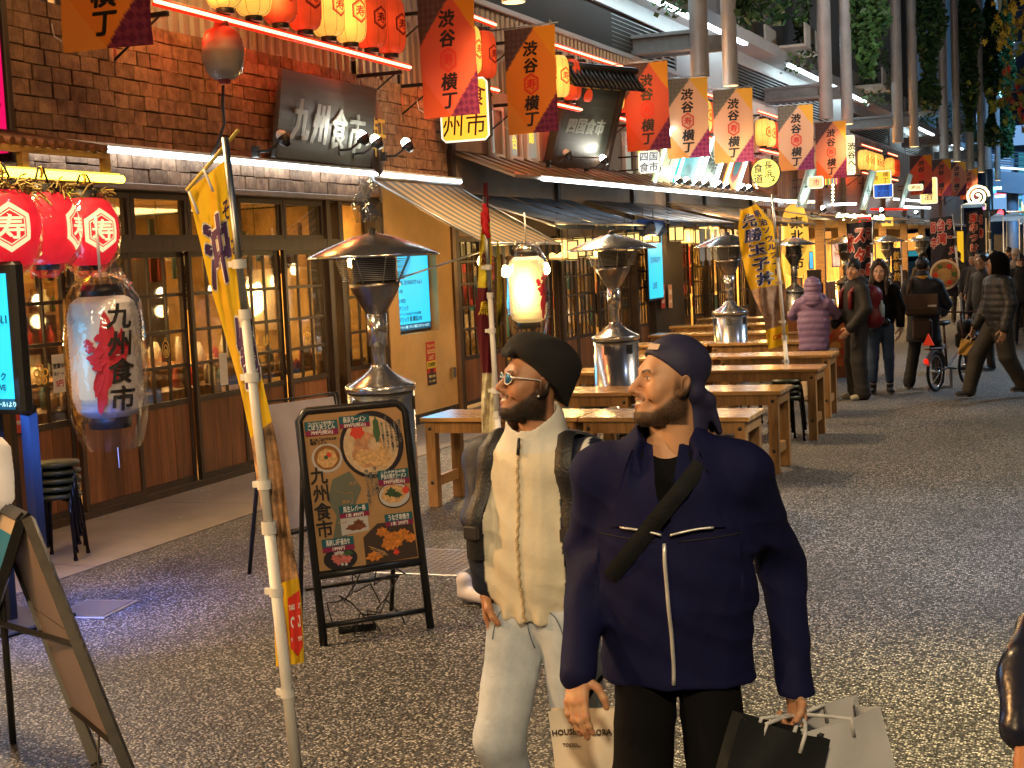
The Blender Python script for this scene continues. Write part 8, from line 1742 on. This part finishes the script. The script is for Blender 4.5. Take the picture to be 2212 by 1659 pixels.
MB().lathe([(.09, 1.46), (.088, 1.50), (.082, 1.505)], 20, c=(0, .015, 0)).build('scarf', mb('mustard knit', (.55, .28, .03), .8), rc)
bt = thing('bicycle', 'small wheeled city bicycle with a red rear lamp under the standing man', 'bicycle', (p.x+.34, p.y-.05, 0), rzc-.28)
def wheel(y, r=.24):
    o = MB().tube([(0, y+r*math.cos(a), r+.02+r*math.sin(a)) for a in np.linspace(0, 6.2832, 33)], .02, 8, caps=False).build('wheel', mat('rubber', (.015, .015, .015), .8), bt)
    MB().tube([(0, y+(r-.03)*math.cos(a), r+.02+(r-.03)*math.sin(a)) for a in np.linspace(0, 6.2832, 33)], .009, 6, caps=False).build('rim', M_steel, o); b = MB()
    for k in range(14): a = k*math.pi/7; b.tube([(.012*(-1)**k, y, r+.02), (0, y+(r-.03)*math.cos(a), r+.02+(r-.03)*math.sin(a))], .0018, 4)
    b.tube([(-.05, y, r+.02), (.05, y, r+.02)], .02, 8); b.build('spokes', M_steel, o)
wheel(.48); wheel(-.52)
b = MB(); b.tube([(0, .48, .26), (0, .12, .28), (0, -.4, .55)], .017, 8).tube([(0, .48, .26), (0, .16, .62)], .012, 6).tube([(0, .12, .28), (0, .2, .86)], .017, 8).tube([(0, -.52, .26), (0, -.42, .6), (0, -.36, .98)], .016, 8).tube([(-.25, -.30, 1.0), (-.08, -.38, .99), (.08, -.38, .99), (.25, -.30, 1.0)], .012, 8).tube([(.0, .62, .56), (0, .2, .56)], .01, 6).tube([(-.06, .2, .56), (-.06, .66, .56), (.06, .66, .56), (.06, .2, .56)], .008, 6); b.build('frame', mat('bike frame', (.10, .03, .025), .4), bt)
MB().grid(lambda u, v: (.035*(2*u-1), .48+.28*math.cos(R(20+150*v)), .26+.28*math.sin(R(20+150*v))), 3, 12).build('mudguard', M_steel2, bt); f = Field((-.12, .0, .8), (.12, .35, .95), .01); f.ell((0, .2, .88), (.075, .13, .035), .02).ell((0, .08, .885), (.03, .09, .025), .03); V, F = f.surface(); link('saddle', mesh_from('saddle', V, F, M_blackm), bt)
MB().prism([(-.075, -.06), (.075, -.06), (0, .09)], .67, .69, map=lambda v: (v[0], v[1], v[2]+.68)).build('red_reflector', emit('glowing red reflector', (.75, .04, .01), .5), bt); MB().lathe([(0, .02), (.03, .015), (.035, 0)], 12, M=Matrix.Translation((0, .77, .42)) @ Matrix.Rotation(R(-90), 4, 'X')).build('rear_lamp', emit('rear lamp red', (.9, .02, .01), 1.2), bt); b = MB(); b.tube([(-.11, .14, .28), (.11, .1, .28)], .012, 6).box((-.15, .09, .27), (-.1, .19, .285)).box((.1, .05, .27), (.15, .15, .285)); b.build('pedals', M_blackm, bt); MB().box((-.02, -.02, 0), (.02, .0, .28)).tube([(.0, .3, .26), (.16, .34, .01)], .009, 6).build('kickstand', M_steel2, bt)  # the reflector's shine is emission put into its material
MB().tube([(-.12, -.6, .78), (.12, -.6, .78)], .1, 10).box((-.16, -.72, .5), (.16, -.5, .7), bev=.03).build('front_bag', M_blk, bt)
# walkers at the right
p = G(2158, 858); A = person('walking man in graphite down jacket, black hood and olive trousers', (p.x, p.y, 0), rz_to_cam(p)-1.05, 1.77, dict(kR=(-.10, -.22, .52), aR=(-.10, -.34, .10), kL=(.10, .06, .50), aL=(.11, .26, .14), wL=(.30, -.08, .86), wR=(-.26, -.14, .88)), head_rz=-.15, skin=sA, top=dict(mat=M_gdn, z0=.83, w=.205, r=.078, quilt=40, collar=True), bottom=dict(mat=M_olv, r=.11, flare=.085, knee=.95), hair=dict(style='hood', mat=M_blkcloth, name='hood'), shoes=(.02, .02, .02))
gq = hand_pt(A, 'R', A['root'].location, A['root'].rotation_euler.z); bag('paper_bag', 'small tan paper bag held by the walking man', (gq.x-.06, gq.y-.05, gq.z-.1), .2, .16, .2, .06, mat('tan paper', (.55, .32, .07), .6), tuple(gq), M_kraft, tiltx=.25)
p = G(2128, 800); A = person('person in black jacket walking just behind the graphite jacket', (p.x, p.y, 0), rz_to_cam(p)-.9, 1.74, dict(kR=(-.10, -.16, .5), aR=(-.1, -.2, .08)), head_rz=-.3, skin=sA, top=dict(mat=M_blk, z0=.82, w=.2, r=.08), bottom=dict(mat=M_char, r=.095), hair=dict(style='short', mat=M_hair)); gq = hand_pt(A, 'R', A['root'].location, A['root'].rotation_euler.z); bag('carrier_bag', 'pinkish plastic carrier bag carried behind the graphite jacket', (gq.x, gq.y, gq.z-.16), .3, .3, .42, .12, mat('pink plastic', (.5, .30, .30), .35), tuple(gq), mat('pink plastic', (1, 1, 1)))
crowd = [((2118, 700), -.7, 1.72, M_blk, 'short', 'person in a black coat with a grey backpack in the far crowd', 28), ((2104, 690), -.4, 1.66, M_char, 'short', 'dark haired person looking down beside the far black flag', 30), ((2150, 690), 2.8, 1.70, M_char, 'short', 'dark coated person with back turned under the white tents', 31), ((2196, 690), .1, 1.72, M_bei, 'beanie', 'person in a pale hat in the far crowd at the right', 30), ((2206, 705), .2, 1.66, M_blk, 'fringe', 'dark haired person wearing a mask at the right edge', 26), ((2180, 685), .0, 1.75, M_blu, 'cap', 'person in blue with a cap in the far crowd', 33), ((2070, 660), 3.0, 1.7, M_blk, 'short', 'person with back turned at the far tables', 34), ((1995, 650), .4, 1.62, M_char, 'long', 'long haired person at the far stall counter', 36)]
for (px, py), off, H_, m_, hs_, lb, d_ in crowd:
    q = AT(px, py, d_); A = person(lb, (q.x, q.y, 0), rz_to_cam(q)+off, H_, dict(wL=(.24, -.14, .94), wR=(-.24, -.12, .92)), skin=sA, top=dict(mat=m_, z0=.8, w=.2, r=.078), bottom=dict(mat=M_char if m_ is not M_char else M_blk), hair=dict(style=hs_, mat=M_hair if hs_ != 'beanie' else mb('pale felt', (.55, .47, .4), .8)))
    if 'grey backpack' in lb: MB().box((-.15, .12, 1.0), (.15, .3, 1.42), bev=.05).build('backpack', mb('grey nylon', (.08, .07, .065), .6), A['root'])
    if 'mask' in lb: MB().lathe([(.05, -.03), (.072, 0), (.06, .04)], 16, c=(0, -.04, 1.54)).build('face_mask', M_blackm, A['root'])
# shiny jacket elbow at the right edge
q = AT(2462, 1500, 2.75); loc3 = (q.x, q.y, 0); LF = local_fn(loc3, .0, 1.45/1.75); M_shiny = mat('shiny navy puffer', (.012, .014, .03), .25, bump=.5, bscale=9)
person('person in a shiny dark puffer jacket cut off by the right edge', loc3, 0.0, 1.45, dict(eR=tuple(LF(AT(2232, 1455, 2.72))), wR=tuple(LF(AT(2210, 1668, 2.62))), wL=(.3, -.1, .9), palmR=(.8, .3, 0)), skin=(.5, .2, .08), top=dict(mat=M_shiny, z0=.86, w=.2, r=.075, quilt=30, cuff=-.11), bottom=dict(mat=M_char), hair=dict(style='short', mat=M_hair))
